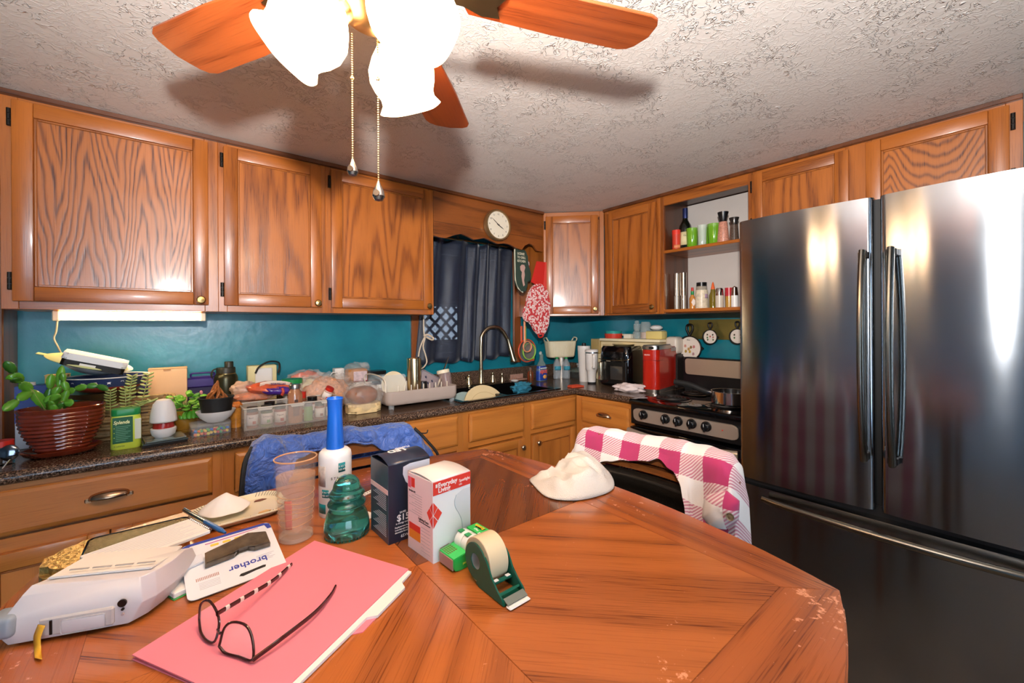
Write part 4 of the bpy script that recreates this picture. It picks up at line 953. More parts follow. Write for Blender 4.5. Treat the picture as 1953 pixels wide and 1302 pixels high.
def wraptext(par, s, a0, z, size, m, r=.0352, adv=None, nm='lettering'):
    adv = adv or size * .72
    for i, ch in enumerate(s):
        if ch == ' ': continue
        a = a0 + math.degrees(i * adv / r); text(par, ch, size, m, (r * math.cos(R(a)), r * math.sin(R(a)), z), rot=(R(90), 0, R(a + 90)), name=nm)
# facing the camera is about -100 degrees in local space
lb = wrapbox(sw, 'teal_label', -92 + 25, -92 + 50, .098, .118, TEALP); wraptext(lb, 'DUCK', -65, .109, .0070, WINK, adv=.0038) if 0 else None
wraptext(lb, 'EASY', -66, .109, .0052, WINK, adv=.0040); wraptext(lb, 'GEAR', -66, .102, .0052, WINK, adv=.0040)
lb2 = wrapbox(sw, 'teal_label', -128, -100, .045, .062, TEALP); wraptext(lb2, 'EASY', -125, .055, .0050, WINK, adv=.0042); wraptext(lb2, 'GEAR', -125, .048, .0050, WINK, adv=.0042)
wrapbox(sw, 'teal_label', -150, -112, .010, .030, TEALP)
wrapbox(sw, 'photo_print', -155, -112, .068, .112, mat('photo_print_grey', '#c9bfb6', .5, var=.5, vscale=60))
wrapbox(sw, 'photo_print', -150, -138, .072, .098, mat('skin_photo', '#b98a6a', .5))
wraptext(sw, 'STRETCH', -92, .084, .0075, INK, adv=.0058); wraptext(sw, 'WRAP', -80, .074, .0075, INK, adv=.0058)

# --- glass insulator
iq = T(662, 1036); iv = Vector((iq.x, iq.y, 0)).normalized()
IG = mat('aqua_glass', '#4fb0a0', .03, trans=.92, ior=1.48)
ins = thing('glass_insulator', 'aqua green ribbed glass telegraph insulator', 'insulator', iq + iv * .042)
pf = [(.0001, .014), (.030, .012), (.0405, .004), (.0430, .006), (.0435, .014), (.042, .028), (.038, .042), (.034, .050), (.0305, .054), (.0300, .057), (.0355, .060), (.0365, .063), (.035, .066), (.0300, .070), (.0290, .074), (.0325, .077), (.0345, .081), (.0310, .085), (.0265, .092), (.0250, .099), (.0225, .106), (.0165, .1125), (.009, .116), (.0001, .117)]
P(ins, 'glass_body', G().lathe(pf, 48, cap=False), IG, sharp=60)
for k in range(36): 
    a = 2 * math.pi * k / 36; g = G(); g.sphere(.0022, (.0405 * math.cos(a), .0405 * math.sin(a), .0028), 8, 5); P(ins, 'drip_point', g, IG)

# --- LED bulb box
wy_ = .084
def carton(name, label, base, rz, wx, wy, h, mF, mS, mT, bulge=.006, cat='box'):
    t = thing(name, label, cat, base, rz)
    g = G(); g.box(0, wx, 0, wy, 0, h - .0005)
    P(t, 'box_body', g, mF)
    P(t, 'side_panel', G().box(-.0006, .0, .0005, wy - .0005, .0005, h - .001), mS)
    g = G()
    def fn(u, v): return (wx * u, wy * v, h + bulge * math.sin(math.pi * v) * (1 if True else 0))
    g.sheet(fn, 2, 12); P(t, 'top_flap', g, mT, solid=.0008)
    return t
NAVY = mat('navy_print', '#1c2333', .3, coat=.3); NAVS = mat('navy_side_print', '#3a4a5c', .3, coat=.3); NAVT = mat('navy_top_print', '#2c3447', .3, coat=.4)
led = carton('led_bulb_box', 'dark navy LED floodlight bulb box with white bulb picture', (.3055, .7562, TZ), R(2), .088, .084, .150, NAVY, NAVS, NAVT, .010)
FR = (R(90), 0, 0)
g = G(); bp_ = [(.030, .142), (.044, .146), (.07, .150 - .004), (.0875, .146), (.0875, .02), (.080, .02), (.078, .045), (.066, .075), (.052, .095), (.035, .112), (.029, .128)]
g.M = Matrix.Translation((0, -.0004, 0)) @ Matrix.Rotation(R(90), 4, 'X'); g.prism(bp_, 0, .0004); P(led, 'bulb_picture', g, mat('bulb_print_white', '#d7dbe6', .3, var=.12, vscale=12))
text(led, '$151', .017, WINK, (.016, -.0006, .040), FR, bold=.0003); text(led, 'SAVES', .005, WINK, (.022, -.0006, .054), FR); text(led, 'in energy costs', .0045, WINK, (.014, -.0006, .034), FR)
for i, s_ in enumerate(('Replacement for 65W', 'incandescent bulb', 'dimmable flood')): text(led, s_, .0042, WINK, (.012, -.0006, .027 - i * .005), FR)
text(led, '65W', .008, WINK, (.024, -.0006, .007), FR); text(led, '10', .008, WINK, (.046, -.0006, .007), FR)
SR = (R(90), 0, R(-90))
P(led, 'pink_stripe', G().box(-.0011, -.0006, .001, .083, .094, .103), mat('pale_pink_print', '#e7cfc8', .5))
g = G()
for k in range(24):
    if 12 <= k <= 13: continue
    zz = .012 + k * .0036
    g.box(-.0010, -.0006, .010, wy_ - .014 - .008 * (k % 4), zz, zz + .0011)
P(led, 'small_print', g, mat('print_grey', '#a9b6bd', .6), kind='stuff')
text(led, 'LED', .022, WINK, (.028, .055, .1605), rot=(0, 0, R(-90 + 180)), bold=.0004) if 0 else None
lt_ = text(led, 'LED', .022, WINK, (.058, .056, .1608), rot=(0, 0, R(180)), bold=.0005)
g = G(); g.lathe([(.0001, 0), (.009, 0), (.009, .0005), (.0001, .0005)], 20, (.018, .040, .1585), cap=False, sy=.8); P(led, 'top_badge', g, WINK)
text(led, 'FLOOD', .010, WINK, (.082, .080, .1560), rot=(0, 0, R(180)))
# --- white spotlight box
WBX = mat('white_box_print', '#e9efec', .35, coat=.2); WBS = mat('pink_white_side_print', '#f0dcda', .4); WBT = mat('box_top_white', '#ece6e2', .4)
wb = carton('spotlight_bulb_box', 'white and red spotlight bulb box standing behind the green tape pack', (.3415, .6475, TZ), R(6), .083, .083, .142, WBX, WBS, WBT, .004)
P(wb, 'red_banner', G().box(.0, .083, -.0008, -.0001, .118, .141), REDINK)
text(wb, 'Everyday', .0115, WINK, (.010, -.0011, .130), FR, bold=.0002); text(wb, 'Living', .0115, WINK, (.010, -.0011, .121), FR, bold=.0002)
P(wb, 'logo_square', G().box(.005, .009, -.0011, -.0008, .131, .137), WINK)
text(wb, 'Spotlight', .0072, WINK, (.056, -.0011, .128), FR); text(wb, 'LED', .004, WINK, (.056, -.0011, .122), FR)
dm = mat('vermilion_ink', '#e0402f', .5)
def diamond(par, cx_, cz_, wx, hz, gap):
    for sx_, sz_ in ((1, 1), (-1, 1), (-1, -1), (1, -1)):
        pass
    a, b = Vector((wx, hz)) / 2, Vector((wx, -hz)) / 2     # quarter vectors
    for i in (0, 1):
        for j in (0, 1):
            o2 = Vector((cx_ - wx, cz_)) + a * (1.0 * i) * 1.0 + b * (1.0 * j)
            o2 = Vector((cx_ - wx, cz_)) + a * i * 1 + b * j * 1
            pts = [o2 + a * gap + b * gap, o2 + a * (1 - gap) + b * gap, o2 + a * (1 - gap) + b * (1 - gap), o2 + a * gap + b * (1 - gap)]
            yield pts
for pts in diamond(wb, .0, .084, .019, .024, .04):
    g = G()
    vs = []
    for q_ in pts:   # folds round the corner: negative u continues on the side panel
        vs.append(q_)
    ctr = sum((Vector(v) for v in vs), Vector((0, 0))) / 4
    def m3(u, z): return Vector((u, -.0009, z)) if u >= 0 else Vector((-.0009, -u, z))
    if ctr.x > -.004 and all(v[0] >= -.0001 for v in vs):
        A4 = [m3(v[0], v[1]) for v in vs]; f = g.bm.faces.new([g._v(p) for p in A4])
    else:
        pos = [v for v in vs if v[0] >= 0]; neg = [v for v in vs if v[0] < 0]
        # clip at the fold
        def clip(poly, sgn):
            out = []
            for i in range(len(poly)):
                p, q2 = poly[i], poly[(i + 1) % len(poly)]
                if sgn * p[0] >= 0: out.append(p)
                if p[0] * q2[0] < 0: t2 = p[0] / (p[0] - q2[0]); out.append(Vector((0, p[1] + (q2[1] - p[1]) * t2)))
            return out
        for sg in (1, -1):
            c4 = clip(vs, sg)
            if len(c4) >= 3: g.bm.faces.new([g._v((c[0], -.0009, c[1]) if sg > 0 else (-.0009, -c[0], c[1])) for c in c4])
    P(wb, 'red_diamond', g, dm)
g = G(); g.M = Matrix.Translation((0, -.0001, 0)) @ Matrix.Rotation(R(90), 4, 'X')
bo = [(.050, .106), (.046, .096), (.048, .084), (.056, .070), (.062, .056), (.064, .040), (.0825, .040), (.0825, .112), (.066, .113)]
g.prism(bo, 0, .0004); P(wb, 'bulb_picture', g, mat('pale_grey_bulb_print', '#cfd8d8', .3, var=.06, vscale=9)); 
g = G(); g.tube([(x, -.0007, z) for x, z in bez([(b[0], b[1], 0) for b in bo[:6]], 18) for x, z in [(x, z)]] if 0 else [(p.x, -.0007, p.y) for p in bez([(b[0], b[1], 0) for b in bo[:6]], 18)], .0005, 5); P(wb, 'bulb_outline', g, mat('outline_grey', '#9fb0b4', .5))
P(wb, 'red_icon', G().box(-.0009, -.0006, .058, .070, .117, .134), REDINK); P(wb, 'red_icon', G().box(-.0009, -.0006, .071, .081, .114, .134), mat('pink_icon', '#d9627a', .5))
P(wb, 'warm_label', G().box(-.0009, -.0006, .040, .078, .022, .038), mat('orange_print', '#e8902e', .5)); P(wb, 'warm_label', G().box(-.0009, -.0006, .040, .078, .038, .050), REDINK)
g = G()
for k in range(9): g.box(-.0009, -.0006, .034, .078 - .01 * (k % 3), .070 + k * .0045, .0706 + k * .0045)
for k in range(8): g.box(-.0009, -.0006, .008 + .002 * (k % 2), .038, .010 + k * .006, .0106 + k * .006)
P(wb, 'small_print', g, mat('fine_grey_print', '#a59a9c', .6), kind='stuff')
P(wb, 'black_rule', G().box(-.0009, -.0006, .008, .045, .060, .0615), INK); text(wb, 'Lighting Facts', .006, INK, (-.0009, .046, .064), SR); text(wb, 'Spotlight LED', .004, INK, (-.0009, .078, .108), SR)

# --- green tape value pack
s0, s1, s2 = T(866, 1094), T(823, 1070), T(922, 1058)
scx = (s2 - s0); rzx = math.atan2(scx.y, scx.x); Ls = scx.length; Ws = (s1 - s0).length
sc_ = thing('tape_pack', 'bright green and plaid carton of clear tape rolls against the spotlight box', 'tape pack', (.3545, .600, TZ), R(4))
GR = mat('bright_green_card', '#22b04a', .35, coat=.3); GRD = mat('lime_green_card', '#35c45a', .35, coat=.3)
W2 = .044; Hs = .043
Ls = .083
prof = [(0, .010), (.004, .002), (.012, .0), (Ls - .002, 0), (Ls, .004), (Ls, Hs), (Ls - .022, Hs), (Ls - .030, Hs - .008), (.036, Hs * .62), (.0, Hs * .52)]
def sideprism(par, nm, poly, y0, y1, m, b=0): g = G(); g.M = Matrix.Translation((0, y1, 0)) @ Matrix.Rotation(R(90), 4, 'X'); g.prism(poly, 0, y1 - y0, b); return P(par, nm, g, m)
sideprism(sc_, 'carton', prof, 0, W2, GR, .001)
P(sc_, 'rear_top_panel', G().box(Ls - .024, Ls - .0005, .001, W2 - .001, Hs, Hs + .0006), GRD)
g = G(); g.M = Matrix.Translation((.0, .001, Hs * .52 + .0002)) @ Matrix.Rotation(-math.atan2(Hs * .10, .036), 4, 'Y'); g.box(.001, .037, 0, W2 - .002, 0, .0006); P(sc_, 'front_top_panel', g, GRD)
g = G(); g.M = Matrix.Translation((.0, .001, Hs * .52 + .0008)) @ Matrix.Rotation(-math.atan2(Hs * .10, .036), 4, 'Y')
for k in range(5): g.box(.003 + k * .004, .0042 + k * .004, .018, W2 - .004, 0, .0002); g.box(.003, .022, .020 + k * .006, .0212 + k * .006, .0001, .0003)
P(sc_, 'plaid_print', g, mat('plaid_dark_red', '#6b5a2a', .5), kind='stuff')
P(sc_, 'front_end', G().box(-.0012, .0003, .002, W2 - .002, .004, Hs * .5), mat('mauve_end_flap', '#a98680', .35))
for k in range(2):
    g = G(); g.M = Matrix.Translation((.046, .003 + k * .019, Hs * .66)) @ Matrix.Rotation(R(-90), 4, 'X')
    tr = P(sc_, 'tape_roll', g.lathe([(.008, 0), (.0175, 0), (.018, .002), (.018, .016), (.0175, .018), (.008, .018), (.008, 0)], 28, cap=False), mat('white_tape_roll', '#e8ebe6', .2, coat=.5))
    P(tr, 'roll_label', G().box(.036, .046, .010 + k * .020, .020 + k * .020, Hs * .66 + .0172, Hs * .66 + .0185), mat('green_print', '#2f9a58', .4))
P(sc_, 'brand_band', G().box(Ls - .012, Ls - .004, .012, W2 - .010, Hs + .0006, Hs + .0010), BLACK); text(sc_, 'Scotch', .0095, mat('yellow_ink', '#f0d43a', .5), (Ls - .0045, .013, Hs + .0012), rot=(0, 0, R(90)), bold=.0003, sx=1.0)
text(sc_, 'Magic', .006, WINK, (Ls - .016, .016, Hs + .001), rot=(0, 0, R(90))); text(sc_, '2', .008, WINK, (Ls - .020, .007, Hs + .001), rot=(0, 0, R(90)))
P(sc_, 'brand_band', G().box(Ls - .040, Ls - .004, -.0006, -.0001, Hs - .016, Hs - .007), BLACK) ; text(sc_, 'Scotch', .0105, MATS['yellow_ink'], (Ls - .038, -.0009, Hs - .0148), FR, bold=.0003)
text(sc_, 'packing', .006, mat('lime_ink', '#c8e04a', .5), (.018, -.0006, .009), FR)

# --- packing tape gun: green frame, tan tape roll, steel cutter with white guard
u0, u1 = T(962, 1158), T(1001, 1136); bk = T(893, 1100)
ed = (u1 - u0); rzx = math.atan2(ed.y, ed.x); Wg = .048
tgun = thing('tape_dispenser', 'dark green handheld packing tape dispenser with tan tape roll', 'tape dispenser', (u0 + u1) / 2, rzx)
tgun.scale = (.88, .88, .88)
GG = mat('dark_green_plastic', '#0e5a48', .3)
# local: x across, y backwards from the cutter
Lg = .105
for s_ in (-1, 1):
    g = G(); g.M = Matrix.Rotation(R(90), 4, 'Z') @ Matrix.Rotation(R(90), 4, 'X')
    g.M = Matrix(((0, 0, 1, s_ * Wg / 2 - .0015), (1, 0, 0, 0), (0, 1, 0, 0), (0, 0, 0, 1)))
    g.prism([(0, .002), (.004, .012), (.020, .022), (.034, .034), (.046, .056), (.053, .062), (.058, .058), (.062, .036), (.075, .020), (.080, .004), (.070, 0)], 0, .003, .0008); P(tgun, 'side_plate', g, GG)
P(tgun, 'base_plate', G().box(-Wg / 2, Wg / 2, .0, .030, .001, .004, .001), GG)
P(tgun, 'cross_bar', G().box(-Wg / 2, Wg / 2, .034, .042, .016, .022, .002), GG); P(tgun, 'cross_bar', G().box(-Wg / 2, Wg / 2, .012, .018, .010, .014, .002), GG)
g = G(); g.M = Matrix.Rotation(R(20), 4, 'X'); g.box(-Wg / 2 + .002, Wg / 2 - .002, -.006, .008, .008, .0095, .0003); P(tgun, 'steel_cutter', g, mat('cutter_steel', '#9aa39a', .3, 1))
g = G(); g.box(-Wg / 2 + .001, Wg / 2 - .001, -.016, -.003, .001, .005, .002); P(tgun, 'white_guard', g, WHITE)
for x in (-.016, .010): P(tgun, 'white_pad', G().box(x, x + .009, .034, .041, .0222, .0235, .0005), WHITE)
rr = .041
g = G(); g.M = Matrix.Translation((-.0205, .082, rr + .001)) @ Matrix.Rotation(R(90), 4, 'Y')
rl = P(tgun, 'tape_roll', g.lathe([(.027, 0), (rr - .001, 0), (rr, .001), (rr, .040), (rr - .001, .041), (.027, .041), (.027, 0)], 48, cap=False), mat('tan_packing_tape', '#d9cba6', .22, coat=.4))
g = G(); g.M = Matrix.Translation((-.021, .082, rr + .001)) @ Matrix.Rotation(R(90), 4, 'Y'); P(rl, 'cardboard_core', g.lathe([(.0245, 0), (.027, 0), (.027, .042), (.0245, .042), (.0245, 0)], 40, cap=False), mat('pale_core', '#d5d3cf', .6))
g = G(); g.M = Matrix.Translation((-.0232, .082, rr + .001)) @ Matrix.Rotation(R(90), 4, 'Y')
P(tgun, 'hub', g.lathe([(.014, .0), (.0245, .0), (.0245, .004), (.030, .002), (.033, .000), (.033, -.002), (.014, -.002), (.014, 0)], 40, cap=False), GG)
# --- white washcloth at the far right edge of the table
g = G()
out = [(1010, 918), (1040, 948), (1085, 956), (1130, 950), (1168, 934), (1164, 908), (1140, 886), (1105, 880), (1075, 890), (1045, 912)]
oc = T(1098, 925); oo = [T(*p) for p in out]; oo = bez(oo + [oo[0]], 60)[:-1]
def fn(u, v):
    k = u * len(oo); i = int(k) % len(oo); p = oo[i].lerp(oo[(i + 1) % len(oo)], k - int(k)); rr_ = 1 - v
    q_ = oc + (p - oc) * rr_; a_ = (q_ - oc).dot(RT); b_ = (q_ - oc).dot(FW)
    lift = min(1, v * 3.0) ** .7
    h = .026 * math.exp(-((a_ - .018) / .060) ** 2) + .020 + .014 * math.exp(-((b_ - .02) / .03) ** 2) * math.exp(-((a_ - .02) / .05) ** 2)
    cr = 1 - abs(noise.noise(Vector((a_ * 22 + b_ * 14, b_ * 10 - a_ * 6, 5.2)))) * 3.2; n1 = noise.noise(Vector((a_ * 30, b_ * 30, 1.3)))
    z = (h + .010 * cr + .008 * n1) * lift
    return (q_.x - oc.x, q_.y - oc.y, max(.002, z))
g.sheet(fn, 70, 30, closed_u=True)
top(P(None, 'washcloth', g, mat('white_terry_cloth', '#ebe3d6', .95, bump=.8, bscale=500), loc=(oc.x, oc.y, TZ), solid=.003, soff=1, sharp=70), 'crumpled white terry washcloth on the far right edge of the table', 'cloth')
# --- small strip roll (measuring tape end) behind the insulator and a white card
mt = thing('paper_strip', 'white printed paper strip lying behind the insulator', 'paper', T(690, 948), R(25)); P(mt, 'strip', G().box(0, .05, 0, .012, 0, .0015), PAPER)
g = G()
for k in range(5): g.box(.006 + k * .008, .009 + k * .008, .004, .008, .0015, .0018)
P(mt, 'tick', g, INK, kind='stuff')
wc_ = thing('paper_card', 'blank white card between the insulator and the navy bulb box', 'card', T(684, 1000), R(20)); P(wc_, 'card', G().box(0, .05, 0, .05, 0, .001), PAPER)
# ================================================================= COUNTER, LEFT RUN
def lath(par, nm, prof, m, c=(0, 0, 0), n=28, **k): return P(par, nm, G().lathe(prof, n, c, cap=False, **{a: k.pop(a) for a in list(k) if a in ('sx', 'sy', 'wob')}), m, **k)
def lump(m, rx, ry, rz, seed, amp=.25, freq=3.0, nm='bag', par=None, loc=None, rot=None, n=36, ridge=.5, label=None, kind=None):
    g = G()
    def fn(u, v):
        a = u * 2 * math.pi; b = math.pi * (v * .998 + .001); d = Vector((math.sin(b) * math.cos(a), math.sin(b) * math.sin(a), math.cos(b)))
        q = d * freq + Vector((seed, seed * 2, -seed)); k = 1 + amp * noise.noise(q) + amp * ridge * (1 - 2 * abs(noise.noise(q * 2.1))) * .6
        z = d.z * rz * k + rz * .92
        return (d.x * rx * k, d.y * ry * k, max(0.0, z))
    g.sheet(fn, n, n // 2, closed_u=True)
    bmesh.ops.remove_doubles(g.bm, verts=g.bm.verts, dist=.0004)
    return P(par, nm, g, m, loc=loc, rot=rot, sharp=70, label=label)
# --- planter with christmas cactus
pl0 = (-.305, 1.995, CT)
pt = thing('potted_cactus', 'leafy christmas cactus in a ribbed oval brown-red glazed planter on a saucer', 'potted plant', pl0, R(6))
GLZ = mat('red_brown_glaze', '#7c2f1a', .12, coat=.7, var=.35, vscale=20); 
prof = [(.0001, .012), (.056, .012), (.060, .016)]
for k in range(10):
    z = .020 + k * .0125; r = .064 + .034 * math.sin(min(1, k / 8) * math.pi / 2); prof += [(r + .0028, z + .003), (r + .0032, z + .006), (r + .0005, z + .0105)]
prof += [(.102, .150), (.1035, .156), (.100, .158), (.095, .150), (.090, .12), (.0001, .12)]
lath(pt, 'planter', prof, GLZ, sy=.72, n=56)
lath(pt, 'saucer', [(.0001, 0), (.066, 0), (.086, .010), (.094, .020), (.096, .022), (.093, .023), (.084, .015), (.066, .008), (.0001, .007)], GLZ, sy=.78, n=48)
lath(pt, 'soil', [(.0001, .135), (.090, .133)], mat('potting_soil', '#3a2416', .9, bump=1, bscale=90), sy=.72, n=32, kind='stuff')
LEAF = mat('cactus_leaf_green', '#5fa02e', .3, coat=.3, var=.3, vscale=30, sub=.05); LEAF2 = mat('cactus_leaf_dark', '#3d7a26', .3, coat=.3, var=.3, vscale=30)
def segleaf(par, p, d, L, Wd, m, nrm=None, nm='leaf'):
    d = Vector(d).normalized(); nrm = Vector(nrm or (0.3, -.9, .4)); s = d.cross(nrm)
    if s.length < .05: s = d.cross(Vector((1, 0, 0)))
    s.normalize(); nn = s.cross(d).normalized()
    g = G(); out = [(0, .12), (.15, .7), (.3, .78), (.36, .95), (.55, .9), (.62, 1.0), (.8, .75), (.88, .62), (1, .1)]
    L_ = [g._v(p + d * (t * L) + s * (w * Wd)) for t, w in out]; M_ = [g._v(p + d * (t * L) + nn * (.12 * Wd)) for t, w in out]; R_ = [g._v(p + d * (t * L) - s * (w * Wd)) for t, w in out]
    for i in range(len(out) - 1): g.bm.faces.new((L_[i], L_[i + 1], M_[i + 1], M_[i])); g.bm.faces.new((M_[i], M_[i + 1], R_[i + 1], R_[i]))
    P(par, nm, g, m, solid=.003)
    return p + d * L
random.seed(11)
PB = Vector(pl0)
def branch(path, w=.014):
    """path: pixel points on the plane y = given; each step becomes leaf segments"""
    pts = [ay(px, py, yy) - PB for px, py, yy in path]
    inv = Matrix.Rotation(-R(6), 3, 'Z'); pts = [inv @ p for p in pts]
    for i, (a, b) in enumerate(zip(pts, pts[1:])):
        segleaf(pt, a, b - a, (b - a).length * 1.08, w * (1 - .04 * i), LEAF if random.random() < .7 else LEAF2, (random.uniform(-.4, .4), -1, random.uniform(-.1, .5)))
stm = mat('cactus_stem', '#9a9a5a', .6)
for path, w in (([(92, 780, 1.99), (60, 745, 1.97), (40, 730, 1.95), (28, 712, 1.93), (12, 690, 1.92)], .015), ([(60, 745, 1.97), (35, 762, 1.94), (8, 782, 1.92)], .014), ([(85, 768, 1.98), (103, 755, 1.98), (112, 738, 1.98), (118, 700, 1.99)], .012),
                ([(100, 778, 2.0), (120, 750, 1.99), (142, 742, 1.98), (165, 736, 1.97), (185, 735, 1.97), (205, 742, 1.96)], .012), ([(95, 782, 1.96), (98, 765, 1.94), (112, 752, 1.93)], .013), ([(110, 785, 1.97), (122, 768, 1.96), (140, 768, 1.95)], .013),
                ([(88, 775, 2.0), (95, 742, 2.0), (98, 715, 2.0)], .012), ([(100, 790, 1.94), (102, 772, 1.93)], .012), ([(38, 728, 1.95), (25, 722, 1.93), (18, 715, 1.93)], .013), ([(118, 770, 1.97), (128, 745, 1.97), (122, 728, 1.97), (118, 712, 1.97)], .010)): branch(path, w)
inv = Matrix.Rotation(-R(6), 3, 'Z')
for path in ([(90, 788, 1.99), (62, 745, 1.97), (38, 728, 1.95)], [(104, 788, 1.99), (122, 750, 1.99)], [(118, 788, 1.97), (118, 765, 1.96)]): P(pt, 'stem', G().tube([inv @ (ay(*p) - PB) for p in path], .0028, 6), stm)
# --- broth carton behind the planter
b0 = ay(28, 800, 2.16); bw = ay(63, 800, 2.16).x - b0.x
bc_ = thing('broth_carton', 'blue and white broth carton standing behind the planter', 'carton', (b0.x, 2.16, CT)); hB = ay(28, 738, 2.16).z - CT
BLU = mat('carton_blue', '#24408c', .4)
P(bc_, 'carton', G().box(0, .075, 0, .06, 0, hB, .002), mat('carton_white', '#dfe0e4', .4)); P(bc_, 'blue_panel', G().box(-.0005, .0755, -.0006, .0605, hB * .42, hB + .0004), BLU)
text(bc_, 'BONE', .013, WINK, (.028, -.001, hB * .62), FR, bold=.0003); text(bc_, 'BROTH', .018, WINK, (.012, -.001, hB * .46), FR, bold=.0006)
text(bc_, 'Chicken', .009, BLU, (.008, -.001, hB * .28), FR)
lath(bc_, 'cap', [(.0001, 0), (.013, 0), (.013, .010), (.0001, .011)], WHITE, (.03, .03, hB + .0005))
ay2 = ay(100, 716, 2.3)
tb2 = thing('tan_carton', 'small tan paperboard carton between broth carton and bowls', 'box', (ay2.x - .02, 2.30, CT)); P(tb2, 'box_body', G().box(0, .06, 0, .05, 0, ay2.z - CT, .001), mat('kraft_board', '#c9a56a', .6)); P(tb2, 'lid_flap', G().box(-.001, .061, -.001, .051, ay2.z - CT, ay2.z - CT + .002), mat('kraft_board', '#c9a56a', .6))
zb_ = thing('plastic_pouch', 'clear crumpled plastic pouch beside the broth carton', 'bag', (b0.x + .105, 2.17, CT)); lump(CLEAR, .032, .02, .07, 3, par=zb_, nm='pouch_film'); lump(mat('grey_contents', '#9aa0a4', .6), .026, .015, .05, 4, par=zb_, nm='contents')
# --- red topped jar and spoon at far left
v = ay(4, 868, 1.93)
rj = thing('spice_jar', 'clear jar with red lid cut by the left edge of the counter', 'jar', (-.425, 1.955, CT)); lath(rj, 'jar_body', [(.0001, 0), (.024, 0), (.025, .004), (.025, .05), (.022, .056), (.0001, .056)], GLASS); lath(rj, 'lid', [(.0001, .056), (.0235, .056), (.0235, .074), (.0001, .075)], RED)
spn = thing('metal_spoon', 'dark steel serving spoon leaning against the left side of the planter', 'spoon', (-.405, 1.905, CT))
P(spn, 'bowl', (lambda g: g.sphere(.021, (0, .012, .042), 18, 10, (1, .28, 1.15)))(G()), mat('dark_steel_spoon', '#6b7078', .12, 1), rot=(R(-8), 0, 0)); P(spn, 'handle', G().tube([(.004, .003, .022), (-.006, -.022, .003)], .002, 8), CHROME)
# --- sweetener jar
sj = thing('sweetener_jar', 'green and yellow sweetener jar with a green lid', 'jar', (-.149, 1.957, CT), R(2))
YG = mat('yellow_green_label', '#cfe04a', .35); DG = mat('deep_green_label', '#0f5a30', .4)
pr_ = rounded(-.038, .038, -.026, .026, .018, 5)
def stack(par, nm, prof, poly, m): 
    g = G(); L_ = [[g._v((x * s, y * s, z)) for x, y in poly] for s, z in prof]
    for a, b in zip(L_, L_[1:]):
        for i in range(len(a)): j = (i + 1) % len(a); g.bm.faces.new((a[i], a[j], b[j], b[i]))
    g.bm.faces.new(L_[0][::-1]); g.bm.faces.new(L_[-1]); return P(par, nm, g, m, sharp=45)
stack(sj, 'jar_body', [(.96, 0), (1.03, .003), (1.03, .09), (1.0, .102), (.93, .114)], pr_, YG)
stack(sj, 'lid', [(.97, .114), (.99, .116), (.99, .132), (.94, .136)], pr_, GREEN)
P(sj, 'front_label', G().box(-.033, .018, -.0278, -.0262, .022, .110, .0006), DG)
P(sj, 'side_label', G().box(.022, .039, -.0270, -.012, .03, .10, .001), mat('nutrition_panel', '#d8dcc8', .5))
text(sj, 'Splenda', .016, mat('pale_yellow_ink', '#f4f1b0', .5), (-.031, -.0281, .088), FR, bold=.0004, shear=.25, sx=.82)
for k in range(3): P(sj, 'bullet', G().box(-.030, -.0275, -.0283, -.0279, .073 - k * .016, .0755 - k * .016), YG)
g = G()
for k in range(9): g.box(-.025, .012 - .006 * (k % 3), -.0283, -.0279, .078 - k * .006, .0792 - k * .006)
P(sj, 'label_print', g, mat('mint_print', '#7fb894', .6), kind='stuff')
text(sj, '0 calories', .007, DG, (-.030, -.0272, .010), FR)
# --- wicker basket, bowls on it
wk = thing('wicker_basket', 'low woven seagrass basket behind the sweetener jar, holding bowls', 'basket', (-.185, 2.20, CT), R(3))
WK = mat('seagrass', '#b09468', .8, bump=.8, bscale=90, var=.4, vscale=40)
n = 64
base_ = rounded(-.135, .165, -.085, .085, .035, 15)
for k in range(11):
    z = .006 + k * .0125; s = .94 + .005 * k
    pts = [(x * s, y * s * 1.0, z + .0022 * math.sin(i * math.pi / 2 + (k % 2) * math.pi)) for i, (x, y) in enumerate(base_)]
    P(wk, 'woven_strand', G().tube(pts, [.0058 + .0016 * math.sin(i * 1.57 + k * 1.57) for i in range(len(pts))], 7, closed=True), WK)
P(wk, 'basket_floor', G().prism([(x * .93, y * .93) for x, y in base_], .0, .004), WK)
mp_ = thing('metal_pan', 'round fluted foil pie pan lying on the basket under the star bowl', 'pan', (-.225, 2.19, CT + .155)); lath(mp_, 'pan', [(.0001, 0), (.085, 0), (.105, .022), (.108, .023), (.104, .021), (.084, .002), (.0001, .002)], mat('dull_foil', '#9a958a', .35, 1), n=40, wob=lambda u, z: 1 + .006 * math.sin(u * 2 * math.pi * 30))
bs = thing('star_bowl', 'navy bowl with white stars and red and white stripe foot on the basket', 'bowl', (-.215, 2.19, CT + .180), R(4))
bs.scale = (1.08, 1.08, 1.08)
lath(bs, 'red_white_base', [(.0001, 0), (.070, 0), (.094, .013), (.098, .018), (.0001, .018)], mat('brick_red_band', '#b8462f', .35), n=44)
lath(bs, 'bowl_body', [(.0001, .018), (.099, .0181), (.104, .030), (.108, .046), (.1095, .047), (.106, .046), (.100, .030), (.0001, .022)], mat('navy_bowl_glaze', '#2c3a66', .3, coat=.4), n=44)
lath(bs, 'white_rim', [(.108, .0462), (.1115, .0485), (.110, .051), (.106, .049)], WHITE, n=44)
def star(par, c, r, M, m):
    g = G(); g.M = M; g.prism([(r * (1 if i % 2 == 0 else .42) * math.sin(i * math.pi / 5), r * (1 if i % 2 == 0 else .42) * math.cos(i * math.pi / 5)) for i in range(10)][::-1], 0, .0008); P(par, 'star', g, m)
